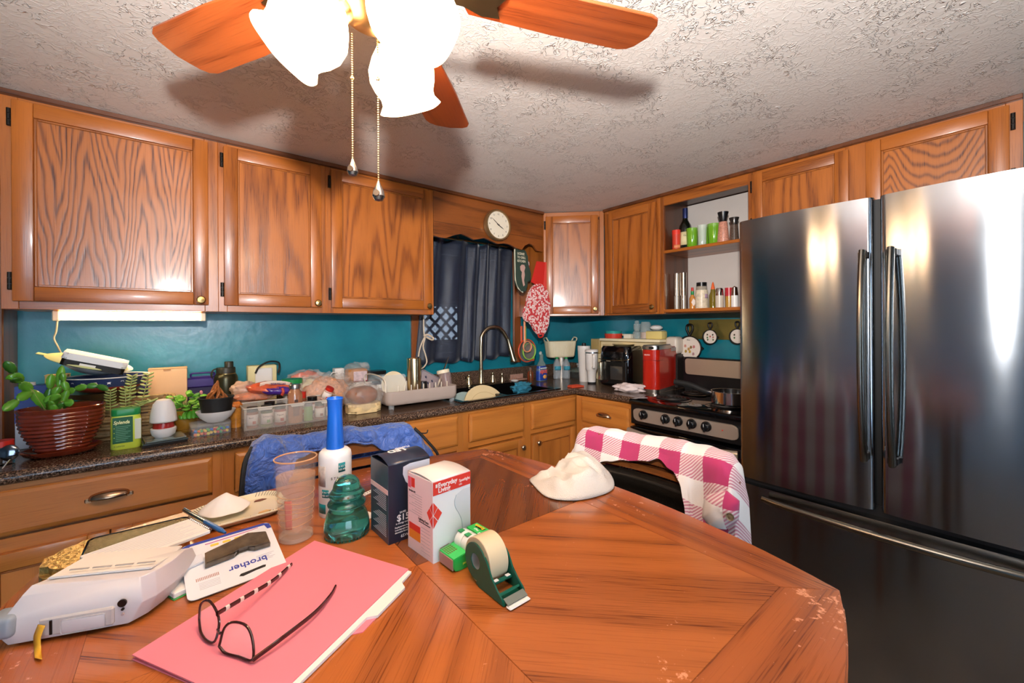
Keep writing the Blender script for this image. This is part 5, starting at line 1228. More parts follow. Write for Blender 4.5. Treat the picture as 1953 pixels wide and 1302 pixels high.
for k in range(9):
    a = R(-160 + k * 18); star(bs, None, .0075, Matrix.Translation((.1045 * math.cos(a), .1045 * math.sin(a), .034 + .006 * (k % 2))) @ Matrix.Rotation(a + R(90), 4, 'Z') @ Matrix.Rotation(R(80), 4, 'X'), WHITE)
# tilted pale bowl + yellow lid + white scale on top
tw_ = thing('mixing_bowl', 'white shallow bowl tipped on its side on top of the star bowl', 'bowl', (-.262, 2.20, CT + .252), rot=(R(8), R(16), 0)); lath(tw_, 'bowl_body', [(.0001, 0), (.05, 0), (.085, .018), (.108, .030), (.111, .032), (.106, .032), (.08, .022), (.0001, .005)], mat('white_enamel', '#e6e6ea', .2, coat=.4), n=44)
yl = thing('colander_lid', 'pale yellow-green plastic lid lying tilted on the white bowl', 'lid', (-.270, 2.19, CT + .286), rot=(R(6), R(17), 0)); lath(yl, 'lid_body', [(.0001, .018), (.05, .017), (.09, .006), (.112, .0), (.114, .002), (.112, .004), (.09, .012), (.05, .023), (.0001, .024)], mat('pale_lime_plastic', '#d9dd9a', .35), n=44); P(yl, 'handle_tab', G().box(-.135, -.105, -.012, .012, .0, .005, .002), mat('pale_lime_plastic', '#d9dd9a', .35))
ks = thing('white_device', 'white flat kitchen gadget with black underside on top of the tilted bowls', 'gadget', (-.262, 2.14, CT + .272), rot=(R(4), R(18), R(4)))
ks.scale = (1.2, 1.1, 1.25)
P(ks, 'shell', G().prism(rounded(-.062, .082, -.05, .05, .012), .018, .036, .005), WHITE); P(ks, 'black_base', G().prism(rounded(-.060, .080, -.048, .048, .01), .0, .0178, .002), BLACKM); P(ks, 'rating_label', G().box(-.02, .015, -.0490, -.0481, .006, .013), PAPER)
# --- tan box and purple tray behind
tx0, tx1, tz = ay(282, 702, 2.33), ay(357, 702, 2.33), ay(320, 702, 2.33).z
tn = thing('recipe_box', 'plain tan wooden box against the teal wall', 'box', (tx0.x, 2.33, CT)); MAP = mat('tan_box_board', '#ddb489', .6, var=.06)
P(tn, 'box_body', G().box(0, tx1.x - tx0.x, 0, .07, 0, tz - CT - .003, .002), MAP); P(tn, 'lid', G().box(-.001, tx1.x - tx0.x + .001, -.001, .071, tz - CT - .0028, tz - CT, .001), MAP); P(tn, 'finger_notch', G().box(.05, .075, -.0015, -.0006, tz - CT - .010, tz - CT - .002), mat('notch_shadow', '#a97e56', .7))
pu = thing('purple_tray', 'long purple plastic tray with handle holes against the wall', 'tray', (-.185, 2.425, CT + .135)); PUR = mat('purple_plastic', '#3d2a78', .3)
for a_, b_ in ((0, .05), (.22, .31)):
    P(pu, 'handle_loop', G().tube([(x + a_, 0, z + .048) for x, z in rounded(0, b_ - a_, 0, .018, .008)], .004, 8, closed=True), PUR)
P(pu, 'tray_body', G().box(-.01, .32, -.02, .02, .0, .045, .006), PUR)
P(pu, 'stand', G().box(.0, .31, -.01, .015, -.135, .0), mat('tray_lower', '#2b2350', .5))
# --- trailing succulents in a small pot behind the sweetener jar
sc1 = thing('potted_succulent', 'leggy pale green succulent stems rising behind the sweetener jar', 'potted plant', (-.155, 2.035, CT))
lath(sc1, 'pot', [(.0001, 0), (.028, 0), (.034, .045), (.036, .06), (.033, .06), (.031, .05), (.0001, .05)], mat('blue_grey_glaze', '#6d7f92', .3, coat=.4), n=28)
SUC = mat('pale_succulent', '#a9b86a', .35, coat=.2, var=.25, vscale=30); random.seed(5)
bp0 = Vector((-.155, 2.035, CT))
for path in ([(212, 800), (210, 770), (211, 745)], [(240, 800), (240, 770), (238, 742)], [(245, 780), (248, 745), (252, 718)], [(262, 790), (275, 750), (283, 715)], [(230, 800), (262, 775), (290, 765)]):
    pp = bez([ay(x, y, 2.05 + .012 * random.random()) - bp0 for x, y in path], 10); pp[0] = Vector((pp[0].x * .5, pp[0].y * .5, .05)); P(sc1, 'stem', G().tube(pp, .0018, 6), stm)
    for i in range(3, len(pp)):
        for s_ in (-1, 1): segleaf(sc1, pp[i], (s_, random.uniform(-.5, .5), .1 + .5 * (i / len(pp))), .017 + .004 * random.random(), .0045, SUC, (0, -.5, 1))
# --- air freshener on a stack of tablets
tq2 = thing('tablet_stack', 'grey glass-topped slab on two dark plates under the white air freshener', 'tray', (-.105, 1.895, CT), R(8))
P(tq2, 'dark_plate', G().box(0, .125, 0, .12, 0, .007, .001), BLACKM); P(tq2, 'dark_plate', G().box(.002, .127, .002, .122, .0075, .013, .001), mat('slate_plate', '#3f4a4e', .2)); P(tq2, 'glass_top', G().box(.012, .122, .010, .115, .0135, .018, .001), mat('grey_green_glass', '#75827f', .08, coat=.6))
P(tq2, 'metal_edge', G().box(.008, .012, .006, .118, .013, .020, .0005), STEEL)
fz = CT + .0185
af = thing('air_freshener', 'white teardrop air freshener with raised hood over a red gel core', 'air freshener', (-.050, 1.965, fz))
lath(af, 'base_cup', [(.0001, 0), (.024, 0), (.033, .010), (.037, .024), (.037, .032), (.034, .034), (.0001, .034)], WHITE, n=40)
lath(af, 'gel_core', [(.0001, .034), (.031, .034), (.030, .052), (.024, .066), (.0001, .070)], mat('red_gel', '#a82a24', .25), n=36)
lath(af, 'hood', [(.0385, .056), (.0385, .062), (.035, .094), (.029, .120), (.019, .133), (.0001, .138)], WHITE, n=48, wob=None, solid=.002)
# --- green plant in amber glass
ag = thing('potted_succulent', 'bright green leafy plant in amber glass jar behind the freshener', 'potted plant', (.012, 2.11, CT))
lath(ag, 'amber_jar', [(.0001, 0), (.034, 0), (.038, .01), (.040, .05), (.038, .085), (.036, .086), (.037, .05), (.034, .012), (.0001, .006)], mat('amber_glass', '#b8862e', .08, alpha=.6, coat=.7), n=32)
lath(ag, 'soil', [(.0001, .006), (.033, .01), (.035, .06), (.0001, .062)], mat('potting_soil', '#3a2416', .9))
BG = mat('bright_leaf', '#7cc23a', .35, coat=.3, var=.25, vscale=30, sub=.05); BG2 = mat('mid_leaf', '#4f9a2c', .35, coat=.3, var=.25, vscale=30); random.seed(21)
for i in range(62):
    a = random.uniform(0, 2 * math.pi); r = random.uniform(.01, .05); z = .085 + random.uniform(0, .06) - r * .3; d = Vector((math.cos(a), math.sin(a), random.uniform(-.4, .8)))
    segleaf(ag, Vector((math.cos(a) * r + .01, math.sin(a) * r, z)), d, random.uniform(.022, .036), random.uniform(.008, .013), BG if random.random() < .65 else BG2, (random.uniform(-.3, .3), -.6, .8))
for i in range(8):
    a = R(200 + i * 20); segleaf(ag, Vector((.03 * math.cos(a) + .02, .04 * math.sin(a), .085)), (math.cos(a) * .6, math.sin(a), -1.4), .035, .012, BG2, (0, -1, .3))
for i in range(6): P(ag, 'stem', G().tube([(random.uniform(-.012, .012), 0, .06), (random.uniform(-.03, .03), random.uniform(-.02, .02), .125)], .002, 6), stm)
P(ag, 'pink_bud', (lambda g: g.sphere(.006, (.052, -.01, .15), 10, 8, (1, 1, 1.5)))(G()), mat('pink_bud', '#d98a90', .4))
# --- candy box with white bowl and black pot
cb = thing('candy_box', 'clear plastic box of coloured candies under the white bowl', 'candy box', (.030, 1.96, CT), R(4))
P(cb, 'box_shell', G().prism(rounded(0, .125, 0, .10, .010), .0, .036, .002), CLEAR); P(cb, 'lid', G().prism(rounded(-.002, .127, -.002, .102, .012), .0365, .042, .001), CLEAR)
random.seed(3); CC = [mat('candy_' + n_, c_, .25, coat=.4) for n_, c_ in (('blue', '#2a6ab8'), ('orange', '#e8742a'), ('green', '#3fa04a'), ('red', '#c83428'), ('yellow', '#e8c040'))]
for k in range(44):
    ix, iy, iz = k % 11, (k // 11) % 2, k // 22
    P(cb, 'candy', (lambda g: g.sphere(.0066, (0, 0, 0), 10, 7, (1, 1, .68)))(G()), CC[random.randrange(5)], loc=(.012 + ix * .0101 + random.uniform(-.002, .002), .010 + iy * .014, .007 + iz * .011 + random.uniform(-.001, .003)), rot=(random.random(), random.random(), 0))
wbz = CT + .0425
wbw = thing('white_bowl', 'white bowl on the candy box, holding the black pot', 'bowl', (.108, 2.015, wbz)); lath(wbw, 'bowl_body', [(.0001, 0), (.030, 0), (.034, .003), (.052, .018), (.064, .038), (.066, .044), (.063, .044), (.05, .022), (.032, .008), (.0001, .006)], WHITE, n=44)
bpz = wbz + .0225
bpt = thing('potted_plant', 'dried brown twisted stump in a black plastic pot on the white bowl', 'potted plant', (.110, 2.02, bpz)); lath(bpt, 'pot', [(.0001, 0), (.044, 0), (.048, .004), (.057, .068), (.060, .070), (.060, .074), (.056, .074), (.053, .06), (.0001, .055)], BLACKR, n=40)
lath(bpt, 'soil', [(.0001, .057), (.054, .058)], mat('potting_soil', '#3a2416', .9, bump=1, bscale=90), n=24, kind='stuff')
DRY = mat('dried_brown_stem', '#a8622c', .5, var=.5, vscale=60, bump=.6, bscale=120); random.seed(8)
for k in range(13):
    a = k * .9; r = .030 * (1 - k / 26); z0 = .060
    P(bpt, 'dried_stem', G().tube(bez([(r * math.cos(a) * 1.3, r * math.sin(a), z0), (r * math.cos(a + .5), r * math.sin(a + .5), z0 + .02 + k * .001), (r * .4 * math.cos(a + 1.2), r * .4 * math.sin(a + 1.2) + .003 * math.cos(k * 3), z0 + .03 + k * .003), (r * .2, 0, z0 + .035 + k * .0035)], 8), [.0056, .0040, .0058, .0038, .0052, .0034, .0048, .003, .004][:1] * 0 or .0038, 7), DRY)
# --- black insulated jug
jg = thing('insulated_jug', 'dark olive-black insulated steel jug with screw top against the wall', 'bottle', (.165, 2.36, CT))
OLV = mat('olive_black_enamel', '#3a3826', .3, .6)
lath(jg, 'jug_body', [(.0001, 0), (.046, 0), (.048, .004), (.048, .175), (.044, .190), (.036, .198), (.0001, .198)], OLV, n=36); lath(jg, 'collar', [(.0001, .198), (.038, .198), (.038, .222), (.036, .226), (.0001, .226)], mat('jug_cap', '#2b2a20', .45), n=36); lath(jg, 'neck_ring', [(.0375, .194), (.0395, .196), (.0395, .199), (.0375, .2)], BRASS, n=36)
lath(jg, 'spout_cap', [(.0001, .226), (.018, .226), (.018, .250), (.016, .253), (.0001, .254)], mat('jug_cap', '#2b2a20', .45), (.012, 0, 0)); P(jg, 'strap', G().tube(bez([(-.036, 0, .222), (-.050, -.004, .215), (-.056, -.006, .195), (-.052, -.006, .180)], 10), .006, 8, flat=.5), mat('jug_cap', '#2b2a20', .45))

# --- clear bin with spice jars
bx0, bx1, by0, by1, bh = .195, .572, 1.945, 2.105, .088
bn = thing('plastic_bin', 'long frosted clear plastic bin full of spice jars', 'bin', (bx0, by0, CT))
g = G(); w_, d_ = bx1 - bx0, by1 - by0; th = .0022
for a in ((0, w_, 0, th, 0, bh), (0, w_, d_ - th, d_, 0, bh), (0, th, th, d_ - th, 0, bh), (w_ - th, w_, th, d_ - th, 0, bh), (th, w_ - th, th, d_ - th, 0, th)): g.box(*a)
P(bn, 'bin_wall', g, FROST)
g = G(); g.tube([(x, y, bh) for x, y in rounded(-.002, w_ + .002, -.002, d_ + .002, .006)], .003, 8, closed=True); P(bn, 'rim', g, mat('frosted_rim', '#d8d0c4', .35, alpha=.8))
for xx in (.05, .17, .29): P(bn, 'clip_tab', G().prism([(xx, bh - .012), (xx + .045, bh - .012), (xx + .052, bh + .001), (xx - .007, bh + .001)], 0, .002), MATS['frosted_rim'], rot=(R(90), 0, 0), loc=(0, -.001, 0))
JL = mat('spice_label', '#e8dcd2', .5); DKG = mat('dark_green_lid', '#2a3c34', .4)
def spice(x, y, h, r, label, lid, body, lab='#', word='', z=CT + .0025, cat='jar', group='spice jars in the clear plastic bin', motif='#8a3a2a', rot=None):
    t = thing('spice_jar', label, cat, (x, y, z), rot=rot, group=None)
    lath(t, 'jar_body', [(.0001, 0), (r, 0), (r, h * .70), (r * .86, h * .76), (.0001, h * .76)], body, n=24); lath(t, 'lid', [(.0001, h * .76), (r * .92, h * .765), (r * .92, h), (.0001, h)], lid, n=24)
    if lab:
        wrapbox(t, 'paper_label', -165, -15, h * .14, h * .64, JL if lab == '#' else lab, r=r + .0006)
        if word: text(t, word, h * .11, INK, (-r * .72, -r - .0014, h * .47), FR)
        P(t, 'printed_motif', G().box(-r * .1, r * .45, -r - .0016, -r - .0009, h * .20, h * .34), mat('motif_ink_' + motif[1:], motif, .6))
    return t
BRN = mat('ground_brown_spice', '#8a5236', .4, coat=.4); HRB = mat('dried_herb', '#5e6a3a', .5, coat=.4); RDS = mat('red_spice', '#8f3a28', .4, coat=.4)
spice(.228, 1.99, .085, .021, 'spice jar with dark lid nearest the left end of the bin', DKG, BRN, word='Basil', motif='#b05a4a')
spice(.278, 1.985, .086, .022, 'oregano jar, second from the left in the bin', DKG, HRB, word='Oregano', motif='#5a8a4a')
spice(.328, 1.985, .086, .022, 'pepper flake jar, third from the left in the bin', DKG, RDS, word='Pepper', motif='#a8342a')
cn = thing('cinnamon_bottle', 'tall faceted cinnamon bottle with silver cap standing in the bin', 'bottle', (.385, 1.985, CT + .0025))
oct_ = [(.030 * math.cos(R(22.5 + 45 * k)), .028 * math.sin(R(22.5 + 45 * k))) for k in range(8)]
stack(cn, 'bottle_body', [(.98, 0), (1, .003), (1, .118), (.86, .132), (.66, .140), (.66, .146)], oct_, mat('cinnamon_glass', '#a87250', .12, coat=.8, var=.12)); lath(cn, 'cap', [(.0001, .146), (.023, .146), (.0235, .160), (.021, .164), (.0001, .164)], mat('pewter_cap', '#a8a098', .3, 1)); P(cn, 'paper_label', G().box(-.012, .012, -.0272, -.0264, .030, .075, .0002), mat('brown_label', '#7f5a48', .6)); P(cn, 'embossed_seal', G().box(-.007, .007, -.0272, -.0264, .088, .100, .0002), mat('seal_dark', '#4a3a34', .6))
spice(.438, 1.985, .082, .018, 'clear jar with green print standing right of the cinnamon bottle', mat('grey_lid', '#8a8c88', .4), mat('green_printed_jar', '#6f9a4a', .4, coat=.4), lab=None)
spice(.484, 1.985, .078, .021, 'short jar with white label and dark lid right of the green printed jar', DKG, BRN, word='', motif='#7a3a34')
spice(.532, 1.985, .080, .022, 'spice jar with pink-white label at the right end of the bin', mat('tan_lid', '#a88a70', .4), RDS, motif='#b07a70')
spice(.300, 2.06, .088, .022, 'dark lidded jar in the back row of the bin behind the oregano', BLACK, HRB, motif='#5a5a4a')
spice(.425, 2.06, .118, .022, 'red capped spice bottle tipped towards the right in the back of the bin', RED, BRN, motif='#b0382a')
spice(.470, 2.055, .092, .022, 'black lidded jar in the back row of the bin beside the red capped bottle', BLACK, BRN, motif='#4a3a34')
spice(.515, 2.03, .060, .020, 'small jar with red lid lying tilted on top of the bin', RED, mat('cloudy_jar', '#c8a898', .3), z=CT + .082, rot=(R(20), R(24), 0), motif='#c04a4a')
gl = thing('green_lid_container', 'white tub with a bright green lid behind the cinnamon bottle', 'container', (.415, 2.20, CT)); lath(gl, 'tub', [(.0001, 0), (.036, 0), (.042, .145), (.0001, .145)], mat('white_tub', '#e2ded4', .4)); lath(gl, 'lid', [(.0001, .1455), (.045, .1455), (.045, .166), (.0001, .167)], GREEN)
# --- bags of snacks and bread
CELLO = BAG
def bag(name, label, cat, x, y, z, rx, ry, rz, m, seed, film=True, rot=None, amp=.25, extra=None):
    t = thing(name, label, cat, (x, y, z), rot=rot)
    lump(m, rx, ry, rz, seed, amp=amp, par=t, nm='contents')
    if film: lump(CELLO, rx * 1.12, ry * 1.12, rz * 1.12, seed + .5, amp=amp * 1.4, freq=5, par=t, nm='film_bag')
    return t
mt_ = mat
bag('snack_bag', 'orange and tan crackers in clear film lying at the left end of the bin', 'bag', .255, 2.17, CT + .085, .075, .05, .020, mt_('orange_snack', '#cf6f3c', .4, var=.5, vscale=50, bump=.6, bscale=80, coat=.3), 1)
st2 = thing('straw_container', 'amber plastic jar of orange sticks left of the clear bin', 'jar', (.178, 2.06, CT)); lath(st2, 'jar', [(.0001, 0), (.018, 0), (.019, .08), (.0001, .082)], mat('amber_sticks', '#d08a34', .2, var=.4, vscale=40, coat=.5)); lump(mat('orange_peel_top', '#d0762c', .5, bump=.6), .022, .018, .012, 9, par=st2, nm='sticks', loc=(0, 0, .080))
cup = thing('glass_bowl_lid', 'pink-white folded plastic bag sticking out behind the snack bags', 'bag', (.225, 2.24, CT + .11)); lump(mat('pale_pink_film', '#dcb8a0', .3, alpha=.8), .05, .035, .028, 12, par=cup, nm='film', amp=.4)
P(cup, 'support_box', G().box(-.05, .05, -.03, .03, -.11, .0, .002), mat('kraft_board', '#c9a56a', .6))
# purple/red/white tortilla bag
tb3 = thing('snack_bag', 'red, white and purple printed food bag lying on top of the bin', 'bag', (.322, 2.15, CT + .112), rot=(R(4), R(4), 0))
lump(mat('red_white_print', '#d8603c', .3, var=.5, vscale=22, coat=.4), .092, .052, .028, 20, par=tb3, nm='bag_film', amp=.22)
lump(mat('violet_print', '#4d2c8a', .25, var=.3, vscale=20, coat=.5), .066, .030, .020, 22, par=tb3, nm='purple_panel', loc=(.018, -.032, .002), amp=.18)
g = G(); g.sheet(lambda u, v: (-.055 + .12 * u, -.036 + .004 * math.sin(u * 9) - .004 * v, .040 + .016 * v + .010 * math.sin(math.pi * u)), 12, 3); P(tb3, 'cream_print', g, mat('cream_print', '#ecd6c0', .4), solid=.001)
text(tb3, 'TORTILLAS', .012, mat('dark_violet_ink', '#4a2a66', .5), (-.015, -.043, .047), rot=(R(80), 0, 0), bold=.0003)
g = G(); g.tube(bez([(.030, -.066, .004), (.034, -.068, .02), (.030, -.060, .034)], 8), .006, 8); P(tb3, 'red_tie_strip', g, mat('red_strip', '#b8402e', .4))
# bag with black handle
tbag = thing('tote_box', 'cream carton with black carrying strap against the wall', 'box', (.255, 2.385, CT)); zt_ = ay(500, 697, 2.38).z - CT
P(tbag, 'carton', G().box(0, .125, 0, .06, 0, zt_, .003), mat('pale_yellow_carton', '#e0d29a', .5)); P(tbag, 'white_panel', G().box(.03, .105, -.012, -.0005, zt_ * .6, zt_ - .012, .004), mat('white_carton_panel', '#e8e2da', .4))
P(tbag, 'strap', G().tube(bez([(.030, -.018, zt_ - .035), (.045, -.020, zt_ - .005), (.085, -.020, zt_ + .018), (.128, -.018, zt_ + .014), (.135, -.016, zt_ - .01), (.128, -.016, zt_ - .04)], 24), .009, 8, flat=.5), BLACKR)
bag('snack_bag', 'orange-red bag of tomatoes or fruit at the back against the teal wall', 'bag', .515, 2.38, CT + .10, .072, .04, .040, mt_('coral_bag', '#e0664a', .4, var=.25, vscale=40, coat=.3), 31, film=True)
P(None, 'bag_stand', G().box(.44, .60, 2.36, 2.43, CT, CT + .1, .002), mat('kraft_board', '#c9a56a', .6)); top(bpy.data.objects['bag_stand'], 'low tan carton under the coral bag at the back wall', 'box')
bag('rice_bag', 'large pale peach bag of grains slumped behind the right half of the bin', 'bag', .570, 2.22, CT, .115, .075, .078, mt_('peach_grain', '#dfa27c', .6, var=.35, vscale=60, bump=.8, bscale=150), 41, amp=.3)
bag('snack_bag', 'cream coloured bag behind the green lid tub, left of the peach grain bag', 'bag', .500, 2.26, CT + .045, .07, .05, .055, mt_('cream_bag', '#e6d29c', .5, var=.15), 44, amp=.25)
bag('flour_bag', 'white paper bag with a small green logo behind the wrapped loaf', 'bag', .745, 2.235, CT, .055, .050, .056, mt_('white_paper_bag', '#e2d6c8', .6, var=.08), 47, amp=.25)
bl3 = thing('bread_loaf', 'clear wrapped sliced bread with pink and red print on top of the pile', 'bread', (.765, 2.345, CT + .105))
P(bl3, 'slices', G().box(-.055, .055, -.04, .04, .0, .075, .014, 3), mat('bread_crust', '#b5743a', .6, var=.3, vscale=30)); lump(CELLO, .075, .055, .055, 51, par=bl3, nm='film_bag', amp=.3, freq=5); P(bl3, 'printed_label', G().box(-.028, .045, -.0435, -.041, .010, .062, .001), mat('pink_white_label', '#dcc0c4', .4, var=.3, vscale=60)); P(bl3, 'label_border', G().box(-.031, .048, -.0425, -.0405, .006, .011), mat('crimson_print', '#8a2438', .4)); P(bl3, 'twist', (lambda g: g.sphere(.02, (.04, -.02, .095), 10, 8, (1.2, .8, .8)))(G()), CELLO)
P(bl3, 'box_support', G().box(-.07, .07, -.05, .05, -.105, .0, .002), mat('white_carton_panel', '#e8e2da', .4))
wbx = thing('white_box', 'small white carton beside the wrapped bread on the pile', 'box', (.655, 2.36, CT + .0)); P(wbx, 'carton', G().box(0, .05, 0, .05, 0, .185, .003), mat('white_carton_panel', '#e8e2da', .4)); P(wbx, 'ribbon', G().tube(bez([(-.03, -.02, .15), (-.015, -.02, .168), (.01, -.015, .16)], 8), .003, 6), PAPER)
# round loaf with buns under it in film
lf = thing('bread_loaf', 'round browned loaf above pale flat bread in one clear bag beside the dish rack', 'bread', (.690, 2.015, CT))
g = G(); P(lf, 'pale_bread', G().prism(rounded(-.078, .078, -.05, .05, .03), .002, .045, .012), mat('pale_flat_bread', '#e8cb94', .6, var=.2, vscale=30)); lump(mat('brown_loaf_crust', '#8f4a18', .4, var=.45, vscale=16, bump=.3, bscale=60, coat=.2), .072, .052, .045, 61, par=lf, nm='round_loaf', loc=(-.005, 0, .042), amp=.10, freq=1.5)
lump(CELLO, .090, .065, .073, 63, par=lf, nm='film_bag', amp=.22, freq=4)
# dark jar with blue lid, glass
dj = thing('glass_canister', 'glass canister with dark blue-black contents and lid by the dish rack', 'canister', (.862, 2.30, CT)); P(dj, 'jar_glass', G().prism(rounded(-.045, .045, -.04, .04, .015), .0, .145, .004), CLEAR, sharp=50); P(dj, 'contents', G().prism(rounded(-.038, .038, -.034, .034, .012), .003, .10, .004), mat('navy_contents', '#1c2740', .4)); P(dj, 'lid', G().prism(rounded(-.046, .046, -.041, .041, .015), .1455, .165, .006), BLACK); P(dj, 'sticker', G().box(-.012, .012, -.042, -.0405, .07, .09), PAPER)
# --- under cabinet fluorescent light with cord
ul = thing('undercabinet_light', 'lit white fluorescent strip light mounted under the widest wall cabinet', 'lamp', (-.365, 2.22, UZ - .001))
P(ul, 'housing', G().box(0, .450, .028, .085, -.036, 0, .003), WHITE)
g = G(); g.M = Matrix.Translation((.018, .012, -.020)) @ Matrix.Rotation(R(90), 4, 'Y'); P(ul, 'fluorescent_tube', g.cyl(.0125, 0, .414, 20), mat('lit_fluorescent_tube', '#fff4dc', .3, emit=TUBE_EMIT, ecol='#ffe2ae'))
for x in (0, .432): P(ul, 'end_cap', G().box(x, x + .018, -.004, .028, -.038, 0, .003), CREAM)
cz = ay(113, 665, 2.33); P(ul, 'power_cord', G().tube([p - Vector(ul.location) for p in bez([Vector((-.355, 2.24, UZ - .035)), ay(107, 632, 2.28), ay(103, 645, 2.30), ay(110, 660, 2.32), ay(116, 672, 2.34)], 16)], .0028, 8), CREAM)
# ================================================================= SINK ZONE
SKB = mat('black_sink_composite', '#0d0c0c', .2, coat=.4)
sk = thing('kitchen_sink', 'black double drop-in kitchen sink under the curtained window', 'sink', (0, 0, CT))
g = G(); a0, a1, b0_, b1_ = 1.168, 1.925, 1.888, 2.425; zr = .006
i_ = (SX0 + .012, SX1 - .012, SY0 + .012, SY1 - .012)
for q_ in ((a0, i_[0], b0_, b1_), (i_[1], a1, b0_, b1_), (i_[0], i_[1], b0_, i_[2]), (i_[0], i_[1], i_[3], b1_)): g.box(*q_, .0005, zr, .002)
P(sk, 'rim', g, SKB)
mx_ = 1.50
for u0_, u1_ in ((i_[0], mx_ - .012), (mx_ + .012, i_[1])):
    g = G(); dz = -.17
    for q_ in ((u0_, u0_ + .006, i_[2], i_[3], dz, .002), (u1_ - .006, u1_, i_[2], i_[3], dz, .002), (u0_, u1_, i_[2], i_[2] + .006, dz, .002), (u0_, u1_, i_[3] - .006, i_[3], dz, .002), (u0_, u1_, i_[2], i_[3], dz - .005, dz)): g.box(*q_)
    b = P(sk, 'basin', g, SKB); lath(b, 'drain', [(.0001, 0), (.03, 0), (.034, .003), (.028, .002), (.0001, .001)], CHROME, ((u0_ + u1_) / 2, 2.12, dz))
P(sk, 'divider', G().box(mx_ - .012, mx_ + .012, i_[2], i_[3], -.03, .003, .003), SKB)
plt = thing('cutting_board', 'round-ended cream cutting board leaning in the left sink basin', 'cutting board', (1.395, 1.975, CT - .075), rot=(R(-28), 0, R(2)))
g = G(); g.M = Matrix.Rotation(R(90), 4, 'X'); g.prism([(.145 * math.cos(R(a)), .025 + .125 * math.sin(R(a))) for a in range(0, 181, 9)] + [(-.145, -.09), (.145, -.09)], -.006, .006, .002)
P(plt, 'board', g, mat('cream_board', '#e6cf9f', .5, var=.05))
g = G(); g.tube([(.105 * math.cos(R(a)), -.0065, .02 + .085 * math.sin(R(a))) for a in range(0, 181, 12)], .0012, 6); P(plt, 'groove', g, mat('board_groove', '#c8ab78', .6))
pg = thing('dinner_plate', 'pale blue-green plate edge behind the cream board in the sink', 'plate', (1.31, 2.06, CT - .10), rot=(R(62), 0, R(4))); lath(pg, 'plate', [(.0001, 0), (.08, 0), (.125, .014), (.128, .016), (.124, .018), (.08, .005), (.0001, .005)], mat('pale_celadon', '#a9bdb8', .2, coat=.5), n=44)
top(lump(mat('teal_blue_cloth', '#2f7d96', .9, bump=.7, bscale=300), .065, .040, .032, 71, nm='dishcloth', loc=(1.655, 1.965, CT - .0005), amp=.45, freq=3), 'crumpled teal blue dishcloth on the sink divider', 'cloth')
# faucet
FN = mat('warm_brushed_nickel', '#c7b392', .25, 1)
fc = thing('faucet', 'tall gooseneck brushed nickel faucet with pull-down spray head', 'faucet', (1.625, 2.368, CT + .0065))
P(fc, 'deck_plate', G().prism(rounded(-.125, .125, -.026, .026, .025), 0, .010, .003), FN)
lath(fc, 'spout_base', [(.0001, .010), (.024, .010), (.021, .02), (.016, .06), (.015, .10), (.017, .102), (.017, .110), (.0145, .112), (.0001, .112)], FN)
arc = [(0, 0, .11), (0, 0, .25), (.002, -.002, .30)] + [(.10 - .10 * math.cos(R(a)), -.03 * (1 - math.cos(R(a))) * .5, .30 + .10 * math.sin(R(a))) for a in range(15, 151, 15)] + [(.215, -.032, .305)]
P(fc, 'gooseneck', G().tube(bez(arc, 40), .0125, 14), FN)
hd0, hd1 = Vector((.213, -.032, .312)), Vector((.262, -.04, .150)); g = G(); g.tube([hd0, hd0.lerp(hd1, .35), hd0.lerp(hd1, .4), hd0.lerp(hd1, .8), hd0.lerp(hd1, .93), hd1], [.0135, .0145, .017, .020, .028, .028], 20); P(fc, 'spray_head', g, FN)
for x in (-.100, .100):
    lath(fc, 'handle', [(.0001, .010), (.021, .010), (.019, .025), (.012, .05), (.009, .062), (.011, .068), (.010, .074), (.0001, .076)], FN, (x, 0, 0)); 
P(fc, 'lever', G().tube([(-.100, 0, .066), (-.135, -.02, .060)], [.006, .008], 10), FN)
lath(thing('soap_dispenser', 'small nickel soap dispenser at the right of the faucet', 'soap dispenser', (1.822, 2.385, CT + .0065)), 'pump', [(.0001, 0), (.018, 0), (.014, .02), (.009, .045), (.011, .052), (.008, .062), (.0001, .063)], FN)
sr = thing('sponge_tray', 'pale pink ribbed soap and sponge tray at the back right of the sink', 'tray', (1.91, 2.385, CT + .0065)); P(sr, 'tray', G().box(0, .13, -.03, .03, .0, .008, .003), mat('tan_pink_plastic', '#b98e7c', .4))
for k in range(8): P(sr, 'rib', G().box(.008 + k * .0155, .014 + k * .0155, .012, .028, .0082, .042, .001), mat('tan_pink_plastic', '#b98e7c', .4))
lath(thing('scrub_dish', 'small white soap dish beside the ribbed tray', 'dish', (1.895, 2.33, CT + .0065)), 'dish', [(.0001, 0), (.02, 0), (.03, .008), (.028, .010), (.018, .003), (.0001, .003)], WHITE)

# --- dish rack
rk = thing('dish_rack', 'warm grey plastic dish rack tray with upright prongs left of the sink', 'dish rack', (.785, 1.955, CT))
GP = mat('warm_grey_plastic', '#b9a79b', .3); wr, dr = .405, .31
g = G(); ring = [[g._v((x * s + wr / 2, y * s + dr / 2, z)) for x, y in rounded(-wr / 2, wr / 2, -dr / 2, dr / 2, .03, 6)] for s, z in ((.94, .020), (.96, .022), (1.0, .040), (1.005, .088), (.985, .090), (.975, .045), (.93, .030))]
for a, b in zip(ring, ring[1:]):
    for i in range(len(a)): j = (i + 1) % len(a); g.bm.faces.new((a[i], a[j], b[j], b[i]))
g.bm.faces.new(ring[0][::-1]); g.bm.faces.new(ring[-1]); P(rk, 'tray', g, GP, sharp=50)
for x, y in ((.03, .02), (wr - .03, .02), (.03, dr - .02), (wr - .03, dr - .02)): P(rk, 'foot', G().box(x - .012, x + .012, y - .008, y + .008, 0, .022, .002), CLEAR)
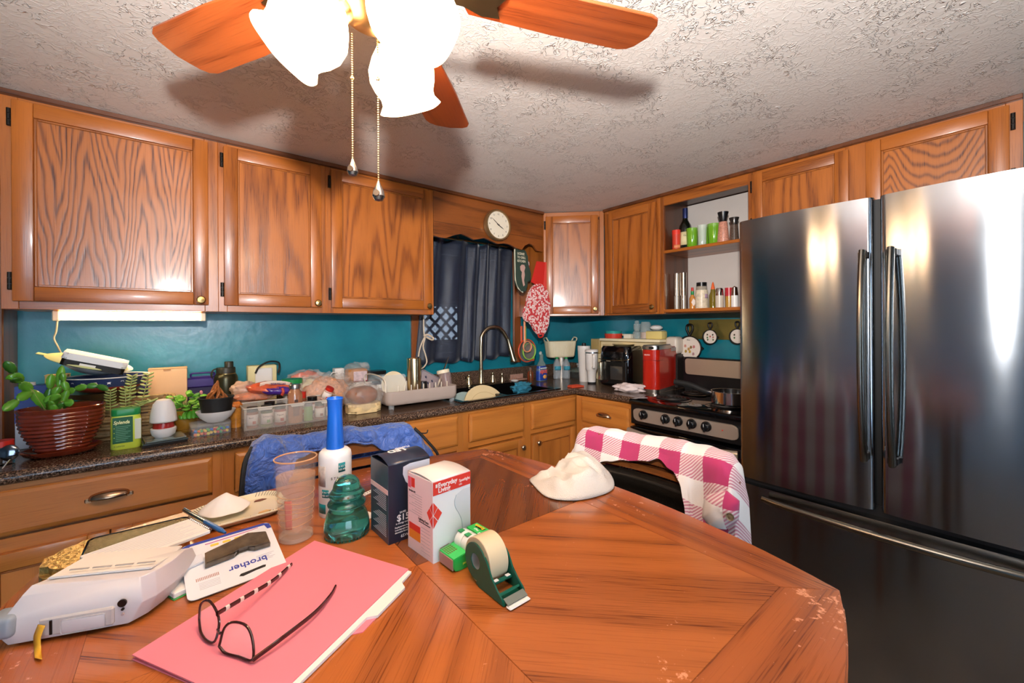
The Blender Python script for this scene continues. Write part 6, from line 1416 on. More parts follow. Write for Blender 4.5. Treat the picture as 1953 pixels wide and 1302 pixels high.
for k in range(9): P(rk, 'prong', G().box(.07 + k * .035, .075 + k * .035, .03, .034, .030, .112, .001), mat('cream_prong', '#e4d8c4', .4))
for k in range(9): P(rk, 'prong', G().box(.07 + k * .035, .075 + k * .035, .24, .244, .030, .105, .001), mat('cream_prong', '#e4d8c4', .4))
P(rk, 'end_rail', G().tube(bez([(-.002, .01, .088), (-.004, .02, .15), (-.004, .15, .165), (-.004, .29, .15), (-.002, .30, .088)], 20), .0035, 8), mat('cream_prong', '#e4d8c4', .4))
def R3(x, y, z): return (.785 + x, 1.955 + y, CT + z)
gp_ = thing('plastic_cover', 'clear upright plastic container lid standing at the left of the rack', 'cover', R3(.055, .10, .047), rot=(R(-12), 0, R(4))); g = G(); g.M = Matrix.Rotation(R(90), 4, 'X'); g.prism(rounded(-.04, .10, 0, .115, .012), -.003, .003); P(gp_, 'lid_plate', g, CLEAR)
wp = thing('dinner_plate', 'cream plate standing upright at the left end of the dish rack', 'plate', R3(.085, .13, .105), rot=(R(78), 0, R(8))); lath(wp, 'plate', [(.0001, 0), (.045, 0), (.070, .010), (.072, .012), (.069, .013), (.045, .004), (.0001, .004)], mat('cream_ceramic', '#e6d3ae', .3, coat=.3), n=36)
tm = thing('steel_tumbler', 'upside-down brushed steel tumbler standing tall in the dish rack', 'tumbler', (.985, 2.075, CT + .032))
lath(tm, 'tumbler_body', [(.0001, .0), (.036, 0), (.0365, .04), (.0385, .205), (.0375, .209), (.033, .209), (.031, .205), (.0001, .204)], brushed('champagne_steel', '#c9ae84', .22, (300, 300, 2), .1), n=36)
pc1 = thing('plastic_container', 'clear grey container lid with small dark star stickers, tilted in the rack', 'container', R3(.325, .19, .085), rot=(R(-25), R(28), R(10)))
STK = mat('navy_star_print', '#2a3350', .5)
g = G(); g.M = Matrix.Rotation(R(90), 4, 'X'); g.prism(rounded(-.075, .075, -.04, .055, .02), -.012, .012, .004); P(pc1, 'container_body', g, mat('smoky_clear_lilac', '#c4b4b8', .25, alpha=.65))
P(pc1, 'rim', G().tube([(x, -.013, z) for x, z in rounded(-.077, .077, -.042, .057, .022)], .004, 8, closed=True), mat('grey_rim', '#8f8588', .3))
for x, z in ((-.04, .02), (.01, .015), (.04, -.01), (-.02, -.01)): star(pc1, None, .011, Matrix.Translation((x, -.0130, z)) @ Matrix.Rotation(R(90), 4, 'X'), STK)
kn = thing('knife', 'thin steel knife leaning diagonally out of the dish rack', 'knife', (0, 0, 0))
k0, k1 = ay(833, 740, 2.08), ay(856, 679, 2.13); kd = k1 - k0
P(kn, 'handle', G().tube([k0 - kd * .1, k0 + kd * .45], [.006, .005], 10), mat('pale_knife_handle', '#c9b7a2', .4)); P(kn, 'blade', G().tube([k0 + kd * .45, k0 + kd * .8, k1], [.006, .0055, .0008], 8, flat=.25), STEEL)
cu = thing('plastic_cup', 'clear cup capped with a round cream lid, tilted at the right end of the rack', 'cup', R3(.405, .12, .06), rot=(R(-12), R(-6), 0))
lath(cu, 'cup_body', [(.0001, 0), (.030, 0), (.036, .085), (.0001, .086)], mat('smoky_clear_pink', '#b49a94', .15, alpha=.5), n=28); lath(cu, 'lid', [(.0001, .086), (.036, .086), (.037, .102), (.034, .106), (.0001, .107)], mat('cream_lid', '#ecdcbc', .4), (-.006, 0, 0), n=32)
bkc = thing('black_cup', 'small black cup upside-down behind the steel tumbler', 'cup', R3(.265, .15, .047)); lath(bkc, 'cup_body', [(.0001, 0), (.030, 0), (.024, .06), (.0001, .062)], BLACK, n=28)
for k in range(3): P(thing('fork', 'steel fork beside the knife, ' + ('leftmost', 'middle', 'rightmost')[k] + ' of three standing in the rack', 'fork', R3(.275 + k * .022, .085, .040), rot=(R(-6), R(4 + k * 3), 0)), 'fork_body', G().tube([(0, 0, 0), (0, 0, .035), (0, 0, .062)], [.002, .0035, .0015], 8, flat=.5), STEEL)

# --- cord hanging beside the window
cdn = thing('hanging_cord', 'white cord looped and tied in a knot hanging beside the window casing', 'cord', ay(808, 604, 2.385))
CO = Vector(cdn.location)
for pts in ([(808, 602), (808, 620), (809, 638), (812, 640)], [(811, 640), (804, 655), (800, 668), (798, 680)], [(812, 640), (807, 660), (811, 675), (814, 690), (808, 700), (803, 703)]): P(cdn, 'cord_strand', G().tube([p - CO for p in bez([ay(x, y, 2.385) for x, y in pts], 16)], .0045, 8), mat('cream_cord', '#d9c3a8', .5))
P(cdn, 'knot', G().tube([p - CO for p in bez([ay(808, 641, 2.375), ay(815, 638, 2.372), ay(826, 644, 2.375), ay(824, 648, 2.37), ay(812, 642, 2.37)], 14)], .006, 8), mat('cream_cord', '#d9c3a8', .5))
# --- curtain
def curt():
    m, n, l, b = newmat('navy_sheer_curtain'); b.inputs['Base Color'].default_value = srgb('#232a3c'); b.inputs['Roughness'].default_value = .5; b.inputs['Sheen Weight'].default_value = .35; b.inputs['Alpha'].default_value = .80; b.inputs['Sheen Roughness'].default_value = .4
    return m
cu_ = thing('curtain', 'navy blue satin curtain with vertical folds hanging over the sink window', 'curtain', (-.01, 0, 0))
g = G()
def fn(u, v):
    x0_, x1_ = 1.180 + .03 * (1 - v), 1.955 - .03 * v
    x0_ = 1.262 - .09 * min(1, max(0, (v - .0) * 1.0)) if True else x0_
    x = x0_ + (x1_ - x0_) * u; ph = u * 5.6 * 2 * math.pi + 1.7 * math.sin(u * 8 + 1)
    amp_ = .014 + .006 * noise.noise(Vector((u * 5, v, 0)))
    y = 2.425 + amp_ * math.sin(ph) + .006 * noise.noise(Vector((u * 12, v * 3, 2)))
    zt = 1.912 - .012 * math.sin(u * 3.6 * 2 * math.pi) ** 2 + .006 * math.sin(u * 20); zb = 1.080 + .045 * max(0, u - .75) * 2 + .006 * math.sin(ph)
    return (x + .006 * math.cos(ph) * v, y, zt + (zb - zt) * v)
g.sheet(fn, 220, 24); P(cu_, 'curtain_cloth', g, curt(), solid=.0008, sharp=80)
P(cu_, 'curtain_rod', G().tube([(1.20, 2.43, 1.915), (1.985, 2.43, 1.915)], .006, 10), BRASS)
for x, z in ((1.334, 1.885), (1.477, 1.925), (1.743, 1.90)): P(cu_, 'curtain_ring', G().tube([(x + .0, 2.405 + .012 * math.cos(a), z + .012 * math.sin(a)) for a in [2 * math.pi * i / 12 for i in range(12)]], .0018, 6, closed=True), mat('silver_ring', '#b9b6b0', .25, 1))
P(cu_, 'seam', G().tube([(1.545 + .01 * v, 2.403, 1.87 - .79 * v) for v in [i / 10 for i in range(11)]], .002, 6), mat('navy_seam', '#3a4258', .5))
# --- wall clock on the valance
ck = thing('wall_clock', 'round wall clock with bronze rim and cream face above the curtain', 'clock', (1.598, 2.149, 1.972), rot=(R(90), 0, 0))
lath(ck, 'case', [(.0001, 0), (.098, .0), (.100, .006), (.100, .030), (.096, .036), (.088, .036), (.087, .028), (.0001, .028)], mat('champagne_rim', '#a3855c', .3, .7), n=56); lath(ck, 'face', [(.0001, .0285), (.087, .0285), (.0001, .0287)], mat('clock_face', '#e8dcc4', .5), n=48)
for h in range(12):
    a = R(90 - 30 * (h + 1)); s_ = str(h + 1); text(ck, s_, .0155, INK, (.070 * math.cos(a), .070 * math.sin(a) - .0055, .0290), rot=(0, 0, 0), align='CENTER', name='numeral')
for k in range(60):
    if k % 5: continue
    a = R(k * 6); P(ck, 'minute_mark', G().box(.0815, .085, -.0006, .0006, .0288, .0291), INK, rot=(0, 0, a))
def hand(L, w, deg, z): P(ck, 'clock_hand', G().prism([(-.014, -w), (L * .6, -w), (L, 0), (L * .6, w), (-.014, w)], z, z + .0012), INK, rot=(0, 0, R(90 - deg)))
hand(.048, .0026, 118, .030); hand(.068, .0018, 306, .032); lath(ck, 'hub', [(.0001, .030), (.004, .030), (.004, .035), (.0001, .035)], BLACK)
# --- key-rack board and hanging things right of the window
def mitt(name, label, pts, y, m, th=.012, cat='oven mitt', extra=None):
    t = thing(name, label, cat, (0, y, 0)); g = G(); g.M = Matrix.Rotation(R(90), 4, 'X')
    c = [(p.x, p.y) for p in bez([(x, z, 0) for x, z in pts] + [(pts[0][0], pts[0][1], 0)], 60)[:-1]]
    g.prism(c, -th, th, .008); P(t, 'mitt_body', g, m, sharp=70); return t
MG = mat('forest_green_cotton', '#34463a', .85, bump=.5, bscale=300); CRM = mat('cream_edging', '#d8d0b4', .8)
mg = mitt('oven_mitt', 'dark green oven mitt with cream lettering and a figure print', [(1.912, 1.885), (1.965, 1.885), (2.022, 1.878), (2.040, 1.78), (2.066, 1.70), (2.050, 1.655), (2.032, 1.66), (2.022, 1.60), (1.99, 1.572), (1.945, 1.60), (1.918, 1.66), (1.914, 1.78)], 2.345, MG)
P(mg, 'edging', G().tube([(1.912, -.004, 1.885), (1.913, -.004, 1.78), (1.917, -.004, 1.66), (1.945, -.004, 1.598), (1.988, -.004, 1.571)], .005, 8), CRM)
for i, s_ in enumerate(('LICENSE', 'TO GRILL', 'KITCHEN')): text(mg, s_, .024, CRM, (1.922, -.0215, 1.845 - i * .027), FR, bold=.0006, sx=.78, name='lettering')
g = G(); g.M = Matrix.Translation((0, -.0128, 0)) @ Matrix.Rotation(R(90), 4, 'X'); g.prism([(1.955, 1.76), (1.97, 1.775), (1.995, 1.775), (2.005, 1.755), (1.995, 1.73), (2.0, 1.70), (1.992, 1.66), (2.0, 1.625), (1.985, 1.615), (1.975, 1.65), (1.968, 1.69), (1.972, 1.72), (1.958, 1.735)][::-1], 0, .0012); P(mg, 'figure_print', g, mat('pinkish_print', '#c9a294', .8))
P(mg, 'hanging_loop', G().tube(bez([(1.975, 0, 1.885), (1.972, 0, 1.925), (1.98, 0, 1.94), (1.986, 0, 1.92), (1.982, 0, 1.885)], 12), .003, 6), CRM)
ph_ = thing('pot_holder', 'flat red silicone pot holder hanging above the floral mitt', 'pot holder', (0, 2.352, 0)); g = G(); g.M = Matrix.Rotation(R(90), 4, 'X'); g.prism([(2.080, 1.655), (2.26, 1.585), (2.315, 1.820), (2.137, 1.818)], -.004, .004, .002); P(ph_, 'pad', g, mat('red_fabric', '#cf2a22', .6)); g = G(); g.M = Matrix.Translation((0, -.006, 0)) @ Matrix.Rotation(R(90), 4, 'X'); g.prism([(2.20, 1.62), (2.262, 1.59), (2.313, 1.818), (2.222, 1.818)], 0, .002); P(ph_, 'folded_flap', g, mat('red_fabric_light', '#e04a40', .6))
def floral():
    m, n, l, b = newmat('red_white_floral_cotton'); tc = n.new('ShaderNodeTexCoord'); v = n.new('ShaderNodeTexVoronoi'); v.inputs['Scale'].default_value = 62; l.new(tc.outputs['Object'], v.inputs[0])
    r = n.new('ShaderNodeValToRGB'); e = r.color_ramp.elements; e[0].color = srgb('#d84a48'); e[0].position = .18; e[1].color = srgb('#f0dcd6'); e[1].position = .24; x = e.new(.50); x.color = srgb('#eccfc8'); x = e.new(.56); x.color = srgb('#cc3a3c')
    l.new(v.outputs['Distance'], r.inputs[0]); l.new(r.outputs[0], b.inputs['Base Color']); b.inputs['Roughness'].default_value = .85; return m
FLW = floral()
fm = mitt('oven_mitt', 'red and white floral print oven mitt hanging thumb to the left', [(2.045, 1.60), (2.09, 1.635), (2.15, 1.64), (2.20, 1.60), (2.235, 1.53), (2.232, 1.42), (2.205, 1.29), (2.16, 1.252), (2.10, 1.262), (2.065, 1.31), (2.035, 1.355), (2.005, 1.350), (1.972, 1.375), (1.968, 1.41), (1.995, 1.45), (2.012, 1.53)], 2.318, FLW, th=.014)
P(fm, 'hanging_loop', G().tube(bez([(2.11, -.005, 1.262), (2.125, -.005, 1.235), (2.16, -.005, 1.24), (2.17, -.005, 1.268)], 12), .006, 8), RED)
sm = mitt('oven_mitt', 'small sliver of pale floral mitt showing between green mitt and red pot holder', [(2.052, 1.80), (2.075, 1.81), (2.078, 1.70), (2.06, 1.66), (2.045, 1.70)], 2.375, FLW, th=.006)
# strainers: ring + mesh + handle
MESH = mat('fine_mesh', '#9a8f84', .5, .3, alpha=.45, bump=.8, bscale=900)
def strainer(label, cx_, cz_, r, y, m, hz):
    t = thing('strainer', label, 'strainer', (0, 0, 0), group=None)
    P(t, 'rim', G().tube([(cx_ + r * math.cos(a), y, cz_ + r * math.sin(a)) for a in [2 * math.pi * i / 36 for i in range(36)]], .0075, 8, closed=True, flat=.6), m)
    g = G(); g.M = Matrix.Translation((cx_, y, cz_)) @ Matrix.Rotation(R(-90), 4, 'X'); g.lathe([(r * math.cos(R(a)), r * .55 * math.sin(R(a))) for a in range(0, 90, 10)] + [(.0001, r * .55)], 28, cap=False); P(t, 'mesh_bowl', g, MESH)
    P(t, 'handle', G().box(cx_ - .05 * r / .08 - .009, cx_ - .05 * r / .08 + .009, y - .004, y + .004, cz_ + r * .8, hz, .003), m); P(t, 'rest_hook', G().box(cx_ + r * .55, cx_ + r * .85, y - .004, y + .004, cz_ - r * .95, cz_ - r * .70, .002), m)
strainer('large orange rimmed strainer hanging behind the two smaller ones', 2.085, 1.130, .086, 2.41, mat('orange_silicone', '#d8502c', .4), 1.32)
strainer('middle sized lime green strainer hanging in front of the orange one', 2.085, 1.125, .062, 2.385, mat('lime_silicone', '#8fc24a', .4), 1.32)
strainer('smallest peach coloured strainer hanging in front', 2.040, 1.165, .040, 2.355, mat('peach_silicone', '#e8946a', .4), 1.36)

# ================================================================= CORNER OF THE COUNTER
sd = thing('paper_towel_holder', 'steel canister holder under the ribbed cream basket, behind the bottles', 'canister', (2.375, 2.33, CT)); lath(sd, 'canister', [(.0001, 0), (.055, 0), (.055, .160), (.0001, .160)], brushed('canister_steel', '#a09488', .3, (300, 300, 2), .1), n=32)
rb = thing('ribbed_basket', 'cream ribbed plastic basket with two loop handles on a steel canister', 'basket', (2.375, 2.335, CT + .161), R(-12))
stack(rb, 'basket_shell', [(.82, 0), (.88, .010), (.98, .110), (1.0, .128)], rounded(-.135, .135, -.055, .055, .035, 8), CREAM)
pl = rounded(-.135, .135, -.055, .055, .035, 8)
for k in range(22):
    x = -.105 + k * .010; P(rb, 'rib', G().tube([(x * .88, -.055 * .90, .012), (x, -.055 * 1.0 - .0008, .122)], .0022, 5), mat('cream_rib', '#eadfc4', .4))
for s_ in (-1, 1): P(rb, 'handle', G().tube(bez([(s_ * .13, -.03, .125), (s_ * .142, -.025, .148), (s_ * .135, 0, .156), (s_ * .142, .025, .148), (s_ * .13, .03, .125)], 14), .005, 8), CREAM)
sp_b = thing('cleaner_bottle', 'clear bottle with blue, red and orange dish soap label', 'bottle', (2.105, 2.27, CT))
stack(sp_b, 'bottle_body', [(.9, 0), (1, .006), (1.0, .08), (.75, .125), (.40, .150), (.34, .170), (.34, .20)], rounded(-.045, .045, -.025, .025, .022, 6), mat('clear_green_bottle', '#9fb0a4', .08, alpha=.35, coat=.6))
stack(sp_b, 'blue_label', [(1.01, .006), (1.02, .07), (.85, .112)], rounded(-.045, .045, -.025, .025, .022, 6), mat('cobalt_label', '#1c3f9a', .35, coat=.3))
text(sp_b, 'AJAX', .032, mat('coral_ink', '#e0604e', .5), (-.038, -.0275, .060), FR, bold=.0022, sx=.95); P(sp_b, 'orange_picture', (lambda g: g.sphere(.020, (.012, -.0235, .032), 16, 10, (1, .25, .8)))(G()), mat('orange_picture', '#e8a050', .5)); P(sp_b, 'white_band', G().box(-.034, .030, -.0275, -.0262, .094, .100), WINK)
P(sp_b, 'trigger_cap', G().tube([(-.008, 0, .198), (-.008, 0, .212), (-.012, 0, .218)], [.010, .012, .006], 12), mat('clear_cap', '#c4c8c0', .3, alpha=.8))
for i, (x, y, lab_) in enumerate(((2.270, 2.27, 'clear plastic water bottle with green cap, left of the pair'), (2.325, 2.225, 'clear plastic water bottle with green cap, right of the pair'))):
    t = thing('water_bottle', lab_, 'bottle', (x, y, CT)); lath(t, 'bottle_body', [(.0001, .004), (.022, 0), (.030, .006), (.031, .03), (.029, .045), (.031, .055), (.031, .10), (.026, .125), (.014, .145), (.011, .15), (.011, .155), (.0001, .155)], mat('clear_pet', '#dfe8ec', .05, alpha=.25, coat=.8), n=28)
    lath(t, 'cap', [(.0001, .155), (.013, .155), (.013, .168), (.0001, .169)], GREEN, n=20); wrapbox(t, 'blue_label', -170, -10, .07, .10, mat('aqua_label', '#3f9fb4', .4, alpha=.8), r=.0318)
orb = thing('soap_bottle', 'small orange-red soap bottle behind the sink under the strainers', 'bottle', (2.075, 2.36, CT)); lath(orb, 'bottle_body', [(.0001, 0), (.022, 0), (.023, .055), (.012, .07), (.0001, .071)], mat('orange_soap', '#b8502c', .15, alpha=.8, coat=.5)); lath(orb, 'pump_cap', [(.0001, .071), (.009, .071), (.009, .092), (.0001, .093)], mat('grey_cap', '#9a948c', .4))
brb = thing('glass_bottle', 'amber brown bottle between the orange soap and the blue labelled bottle', 'bottle', (2.030, 2.27, CT + .0065)); lath(brb, 'bottle_body', [(.0001, 0), (.014, 0), (.014, .06), (.007, .075), (.007, .09), (.0001, .09)], mat('brown_glass', '#6a3a14', .1, coat=.5), (.02, .06, -.0065))
gls = thing('glass_butter_dish', 'clear glass dish with knobbed grey lid beside the water bottles', 'dish', (2.44, 2.20, CT)); lath(gls, 'dish', [(.0001, 0), (.060, 0), (.075, .05), (.072, .052), (.0001, .01)], mat('smoky_glass', '#4a4c4a', .08, alpha=.6, coat=.8), n=36); lath(gls, 'lid', [(.077, .052), (.070, .068), (.03, .082), (.0001, .084)], mat('green_grey_glass', '#6f7a70', .08, alpha=.6, coat=.8), n=36); lath(gls, 'lid_knob', [(.0001, .084), (.012, .084), (.010, .095), (.018, .104), (.017, .115), (.0001, .118)], mat('grey_knob', '#a5a9ac', .2, coat=.4), n=24)
sgp = thing('sponge', 'flat orange-red sponge cloth at the right corner of the sink', 'sponge', (2.005, 1.865, CT), R(-8)); P(sgp, 'sponge_body', G().box(0, .105, 0, .055, .0008, .010, .003), mat('orange_sponge', '#e2522c', .9, bump=.8, bscale=200)); P(sgp, 'folded_edge', G().box(.01, .09, .02, .06, .0105, .014, .002), mat('orange_sponge', '#e2522c', .9))
# white tumblers
WTM = mat('speckled_white_enamel', '#e4dcd4', .35, coat=.3)
t = thing('handled_tumbler', 'tall white insulated tumbler with side handle and dark base, in front', 'tumbler', (2.275, 1.930, CT))
lath(t, 'boot', [(.0001, 0), (.028, 0), (.029, .012), (.0001, .012)], BLACKR, n=32); lath(t, 'tumbler_body', [(.0001, .012), (.029, .012), (.033, .085), (.037, .095), (.043, .105), (.045, .215), (.0001, .216)], WTM, n=40); lath(t, 'steel_band', [(.0445, .2165), (.0455, .217), (.0455, .224), (.0001, .224)], CHROME, n=36); lath(t, 'lid', [(.0001, .224), (.046, .224), (.046, .238), (.04, .243), (.0001, .244)], WTM, n=36)
hv = Vector((-.6, -.8, 0)).normalized()
P(t, 'handle', G().tube(bez([hv * .042 + Vector((0, 0, .205)), hv * .072 + Vector((0, 0, .205)), hv * .078 + Vector((0, 0, .19)), hv * .076 + Vector((0, 0, .13)), hv * .068 + Vector((0, 0, .118)), hv * .042 + Vector((0, 0, .118))], 24), .009, 10), WTM)
t = thing('white_tumbler', 'second white tumbler with black knob behind the handled one', 'tumbler', (2.32, 2.04, CT)); lath(t, 'tumbler_body', [(.0001, 0), (.034, 0), (.046, .24), (.046, .262), (.0001, .263)], WTM, n=40); lath(t, 'straw_cap', [(.0001, .263), (.018, .263), (.014, .283), (.0001, .285)], BLACK, n=20)
# --- air fryer
af = thing('air_fryer', 'glossy black air fryer with tall silver pull handle', 'air fryer', (2.245, 1.845, CT + .0), R(-82))
WF = .235
g = G(); pf_ = rounded(0, WF, 0, .225, .045, 8)
stack(af, 'body', [(.97, .006), (1.0, .02), (1.0, .20), (.96, .255), (.88, .272)], [(x - WF / 2, y - .1125) for x, y in pf_], BLACKG); bd = af.children[0]; bd.location = (WF / 2, .1125, 0)
P(af, 'basket_drawer', G().prism(rounded(.018, WF - .018, -.012, .02, .008), .022, .168, .004), mat('soft_black', '#141414', .25, coat=.3))
P(af, 'trim_line', G().tube(bez([(.008, -.006, .184), (WF * .5, -.014, .178), (WF - .012, -.006, .186), (WF - .002, .02, .21)], 20), .0025, 6), mat('bronze_trim', '#a08c70', .25, 1))
P(af, 'handle', G().box(.022, .050, -.045, -.012, .040, .166, .007, 3), mat('silver_handle', '#c4b8a0', .25, .9)); P(af, 'window', G().box(.10, .19, -.0135, -.0118, .05, .14, .001), mat('smoked_window', '#3a3430', .06, coat=.8)); P(af, 'control_panel', G().box(.045, .19, -.004, -.001, .195, .235, .001), mat('dark_panel', '#0a0a0c', .05, coat=.8))
text(af, 'Chefman', .009, mat('beige_ink', '#c9bca4', .5), (.070, -.0135, .170), FR)
top(P(None, 'paper_plate', G().lathe([(.0001, .0), (.06, 0), (.078, .008), (.06, .003), (.0001, .003)], 32, cap=False), mat('cream_paper', '#e2cf9a', .6), loc=(2.41, 1.76, CT + .2725)), 'cream paper plate lying on top of the black air fryer', 'plate')
# --- cream bread box / toaster oven with things on it
bb = thing('bread_box', 'cream metal bread box with rolled lip behind the air fryer', 'bread box', (2.475, 2.06, CT), R(-90))
P(bb, 'box_body', G().box(0, .54, .0, .14, 0, .295, .006), mat('cream_enamel', '#e6d2a4', .35)); P(bb, 'top_lip', G().box(.06, .56, -.030, .145, .296, .316, .006, 2), mat('ivory_lip', '#f0e2bc', .35)); P(bb, 'clear_end', G().box(-.03, .055, -.02, .10, .20, .31, .004), mat('amber_clear_end', '#c4a86a', .15, alpha=.7)); P(bb, 'shadow_groove', G().box(.07, .53, -.0015, .0, .262, .268), mat('groove_tan', '#b09868', .6))
zb2 = CT + .3165
def onbin(name, label, cat, y, x=2.54, **k): return thing(name, label, cat, (x, y, zb2))
t = onbin('stacked_containers', 'red round container topped with a teal lid on the cream bread box', 'container', 1.925, x=2.52); lath(t, 'red_container', [(.0001, 0), (.062, 0), (.066, .03), (.066, .034), (.0001, .034)], mat('tomato_red_plastic', '#c8402e', .3), n=36); lath(t, 'teal_lid', [(.0001, .034), (.058, .034), (.060, .054), (.0001, .055)], mat('teal_plastic', '#2a9a92', .35), n=36); lath(t, 'brass_latch', [(.0001, .02), (.008, .02), (.008, .03), (.0001, .03)], BRASS, (.03, -.062, 0))
t = onbin('butter_block', 'small white box on the bread box between red container and glass jars', 'box', 1.80); P(t, 'box_body', G().box(-.03, .03, -.03, .03, 0, .032, .003), mat('ivory_box', '#e8e0cc', .5))
CJ = mat('clear_jar_glass', '#d8e4e2', .04, alpha=.3, coat=1.0)
t = onbin('glass_jar', 'tall clear glass bottle stack on the bread box, left of the wide jar', 'jar', 1.735); lath(t, 'jar_glass', [(.0001, 0), (.028, 0), (.030, .045), (.018, .055), (.024, .07), (.024, .105), (.0001, .106)], CJ, n=28); lath(t, 'stopper', [(.0001, .106), (.014, .106), (.018, .115), (.012, .128), (.0001, .130)], CJ, n=20)
t = onbin('glass_jar', 'wide clear glass jar with pale contents on the bread box', 'jar', 1.665); lath(t, 'jar_glass', [(.0001, 0), (.036, 0), (.038, .10), (.030, .112), (.030, .118), (.0001, .118)], CJ, n=32); lath(t, 'contents', [(.0001, .003), (.033, .003), (.034, .045), (.0001, .05)], mat('pink_salt', '#cfa994', .6), n=24)
t = onbin('candy_dish', 'yellow label tub with pasta under a white rounded lid at the right end', 'container', 1.575, x=2.53); P(t, 'tub', G().box(-.035, .035, -.062, .062, 0, .055, .008, 2), mat('yellow_tub', '#e4cf82', .4)); P(t, 'glass_shelf', G().lathe([(.0001, .056), (.062, .056), (.062, .061), (.0001, .061)], 32), CJ); lump(WHITE, .038, .042, .018, 80, par=t, nm='white_shell', loc=(0, .0, .0615), amp=.06)
tw2 = thing('mini_toaster', 'small white rounded appliance against the teal wall beside the coffee maker', 'appliance', (2.566, 1.462, CT + .0)); P(tw2, 'body', G().box(-.05, .05, -.045, .045, .22, .335, .025, 4), mat('warm_white_appliance', '#ded2c4', .35)); P(tw2, 'pedestal', G().box(-.05, .05, -.045, .045, .0, .22, .003), mat('dark_appliance_base', '#2a2422', .4))
lath(tw2, 'dial', [(.0001, 0), (.006, 0), (.006, .003), (.0001, .003)], BLACK, (0, 0, .335))
# --- red coffee maker
km = thing('coffee_maker', 'tall red single-serve coffee maker with silver band top and foot', 'coffee maker', (2.205, 1.482, CT), R(-80))
REDM = mat('red_enamel', '#b8200f', .25, coat=.5); DRM = mat('dark_red_side', '#8c1812', .3, coat=.4)
WK_, DK_ = .108, .32
fp = [(0, DK_), (0, .04)] + [(.04 - .04 * math.cos(R(a)), .04 - .04 * math.sin(R(a))) for a in range(15, 90, 15)] + [(.04, 0), (WK_ - .04, 0)] + [(WK_ - .04 + .04 * math.sin(R(a)), .04 - .04 * math.cos(R(a))) for a in range(15, 90, 15)] + [(WK_, .04), (WK_, DK_)]
P(km, 'housing', G().prism(fp[::-1] if False else fp, .022, .262, .002), REDM, sharp=50); P(km, 'foot', G().prism([(x * .98 + .001, y * .98 + .002) for x, y in fp], 0, .0215, .002), brushed('keel_silver', '#b0a69c', .3), sharp=50); P(km, 'lid_band', G().prism([(x, y * .70) for x, y in fp], .2625, .286, .004), brushed('lid_silver', '#b5aca4', .28), sharp=50)
P(km, 'lid_top', G().prism([(x * .9 + .006, y * .68 + .004) for x, y in fp], .2865, .290, .001), mat('slate_lid', '#55595c', .35)); P(km, 'rear_tank', G().box(.004, WK_ - .004, .225, DK_ - .002, .2625, .275, .003), DRM); P(km, 'tank_badge', G().box(WK_ - .0005, WK_ + .0008, .215, .305, .245, .268, .0005), mat('grey_badge', '#a89a98', .4)); P(km, 'seam', G().box(.006, WK_ + .0006, -.0006, .10, .198, .1995), mat('deep_red_seam', '#6a0f0a', .5)); P(km, 'lid_button', G().box(.052, .082, -.0015, .002, .268, .280, .003), BLACK)
text(km, 'KEURIG', .0105, mat('pale_pink_ink', '#f0c8bc', .5), (.024, -.0009, .228), FR, bold=.0002)
# --- paper towel
top(lump(mat('pink_edged_towel', '#e4d2cc', .9, bump=.5, bscale=300), .085, .045, .026, 91, nm='kitchen_cloth', loc=(2.165, 1.535, CT), rot=(0, 0, R(-70)), amp=.42, freq=2.6), 'crumpled white and pink cloth on the counter before the coffee maker', 'cloth')
# --- metal sheet and skillet plaques on the right wall
ms = thing('metal_backsplash', 'aged gold-green metal sheet fixed on the wall behind the stove', 'panel', (XR - .006, 1.40, 1.228), R(-90)); P(ms, 'sheet', G().box(0, .62, 0, .005, 0, .128, .001), mat('aged_brass_sheet', '#8a8048', .35, .75, bump=.5, bscale=14, var=.25, vscale=5))
IRON = mat('cast_iron', '#16130f', .45, .3, bump=.3, bscale=200)
def plaque(label, y, z, r, tilt, word, mot):
    t = thing('skillet_plaque', label, 'wall decoration', (2.605, y, z), rot=(R(90), 0, R(-90)))
    lath(t, 'skillet', [(.0001, .0), (r * .92, 0), (r, .006), (r * 1.03, .022), (r * .97, .024), (r * .94, .010), (.0001, .010)], IRON, n=44)
    lath(t, 'white_disc', [(.0001, .0105), (r * .92, .0105), (r * .91, .0125), (.0001, .013)], mat('ivory_disc', '#e9ddd0', .4), n=40)
    hp_ = [(0, r * 1.0, .012), (-r * .12, r * 1.25, .012), (-r * .26, r * 1.55, .012), (-r * .24, r * 1.85, .012), (0, r * 1.95, .012), (r * .24, r * 1.85, .012), (r * .26, r * 1.55, .012), (r * .12, r * 1.25, .012), (0, r * 1.0, .012)]
    P(t, 'handle', G().tube(bez(hp_, 30), r * .07 + .002, 8), IRON); P(t, 'pour_lip', G().prism([(r * .95, -r * .2), (r * 1.22, 0), (r * .95, r * .2)], .008, .020, .002), IRON)
    for x, y_, c in mot: P(t, 'painted_motif', G().prism([(x * r - .10 * r, y_ * r - .06 * r), (x * r, y_ * r - .14 * r), (x * r + .12 * r, y_ * r - .04 * r), (x * r + .08 * r, y_ * r + .12 * r), (x * r - .06 * r, y_ * r + .12 * r)], .0131, .0136), mat('motif_ink_' + c[1:], c, .6))
    if word: text(t, word, r * .14, INK, (-r * .25, r * .62, .0133), rot=(0, 0, 0))
plaque('largest cast iron skillet plaque with flowers on white, above the stove left', 1.372, 1.172, .078, 0, 'Bless', [(-.4, .15, '#c98a7a'), (.35, .1, '#c47a7a'), (-.1, -.1, '#b58a4a'), (0, -.32, '#c9a03a'), (-.35, -.3, '#a8862a'), (.3, -.5, '#b88a8a'), (.1, .05, '#8a6a3a')])
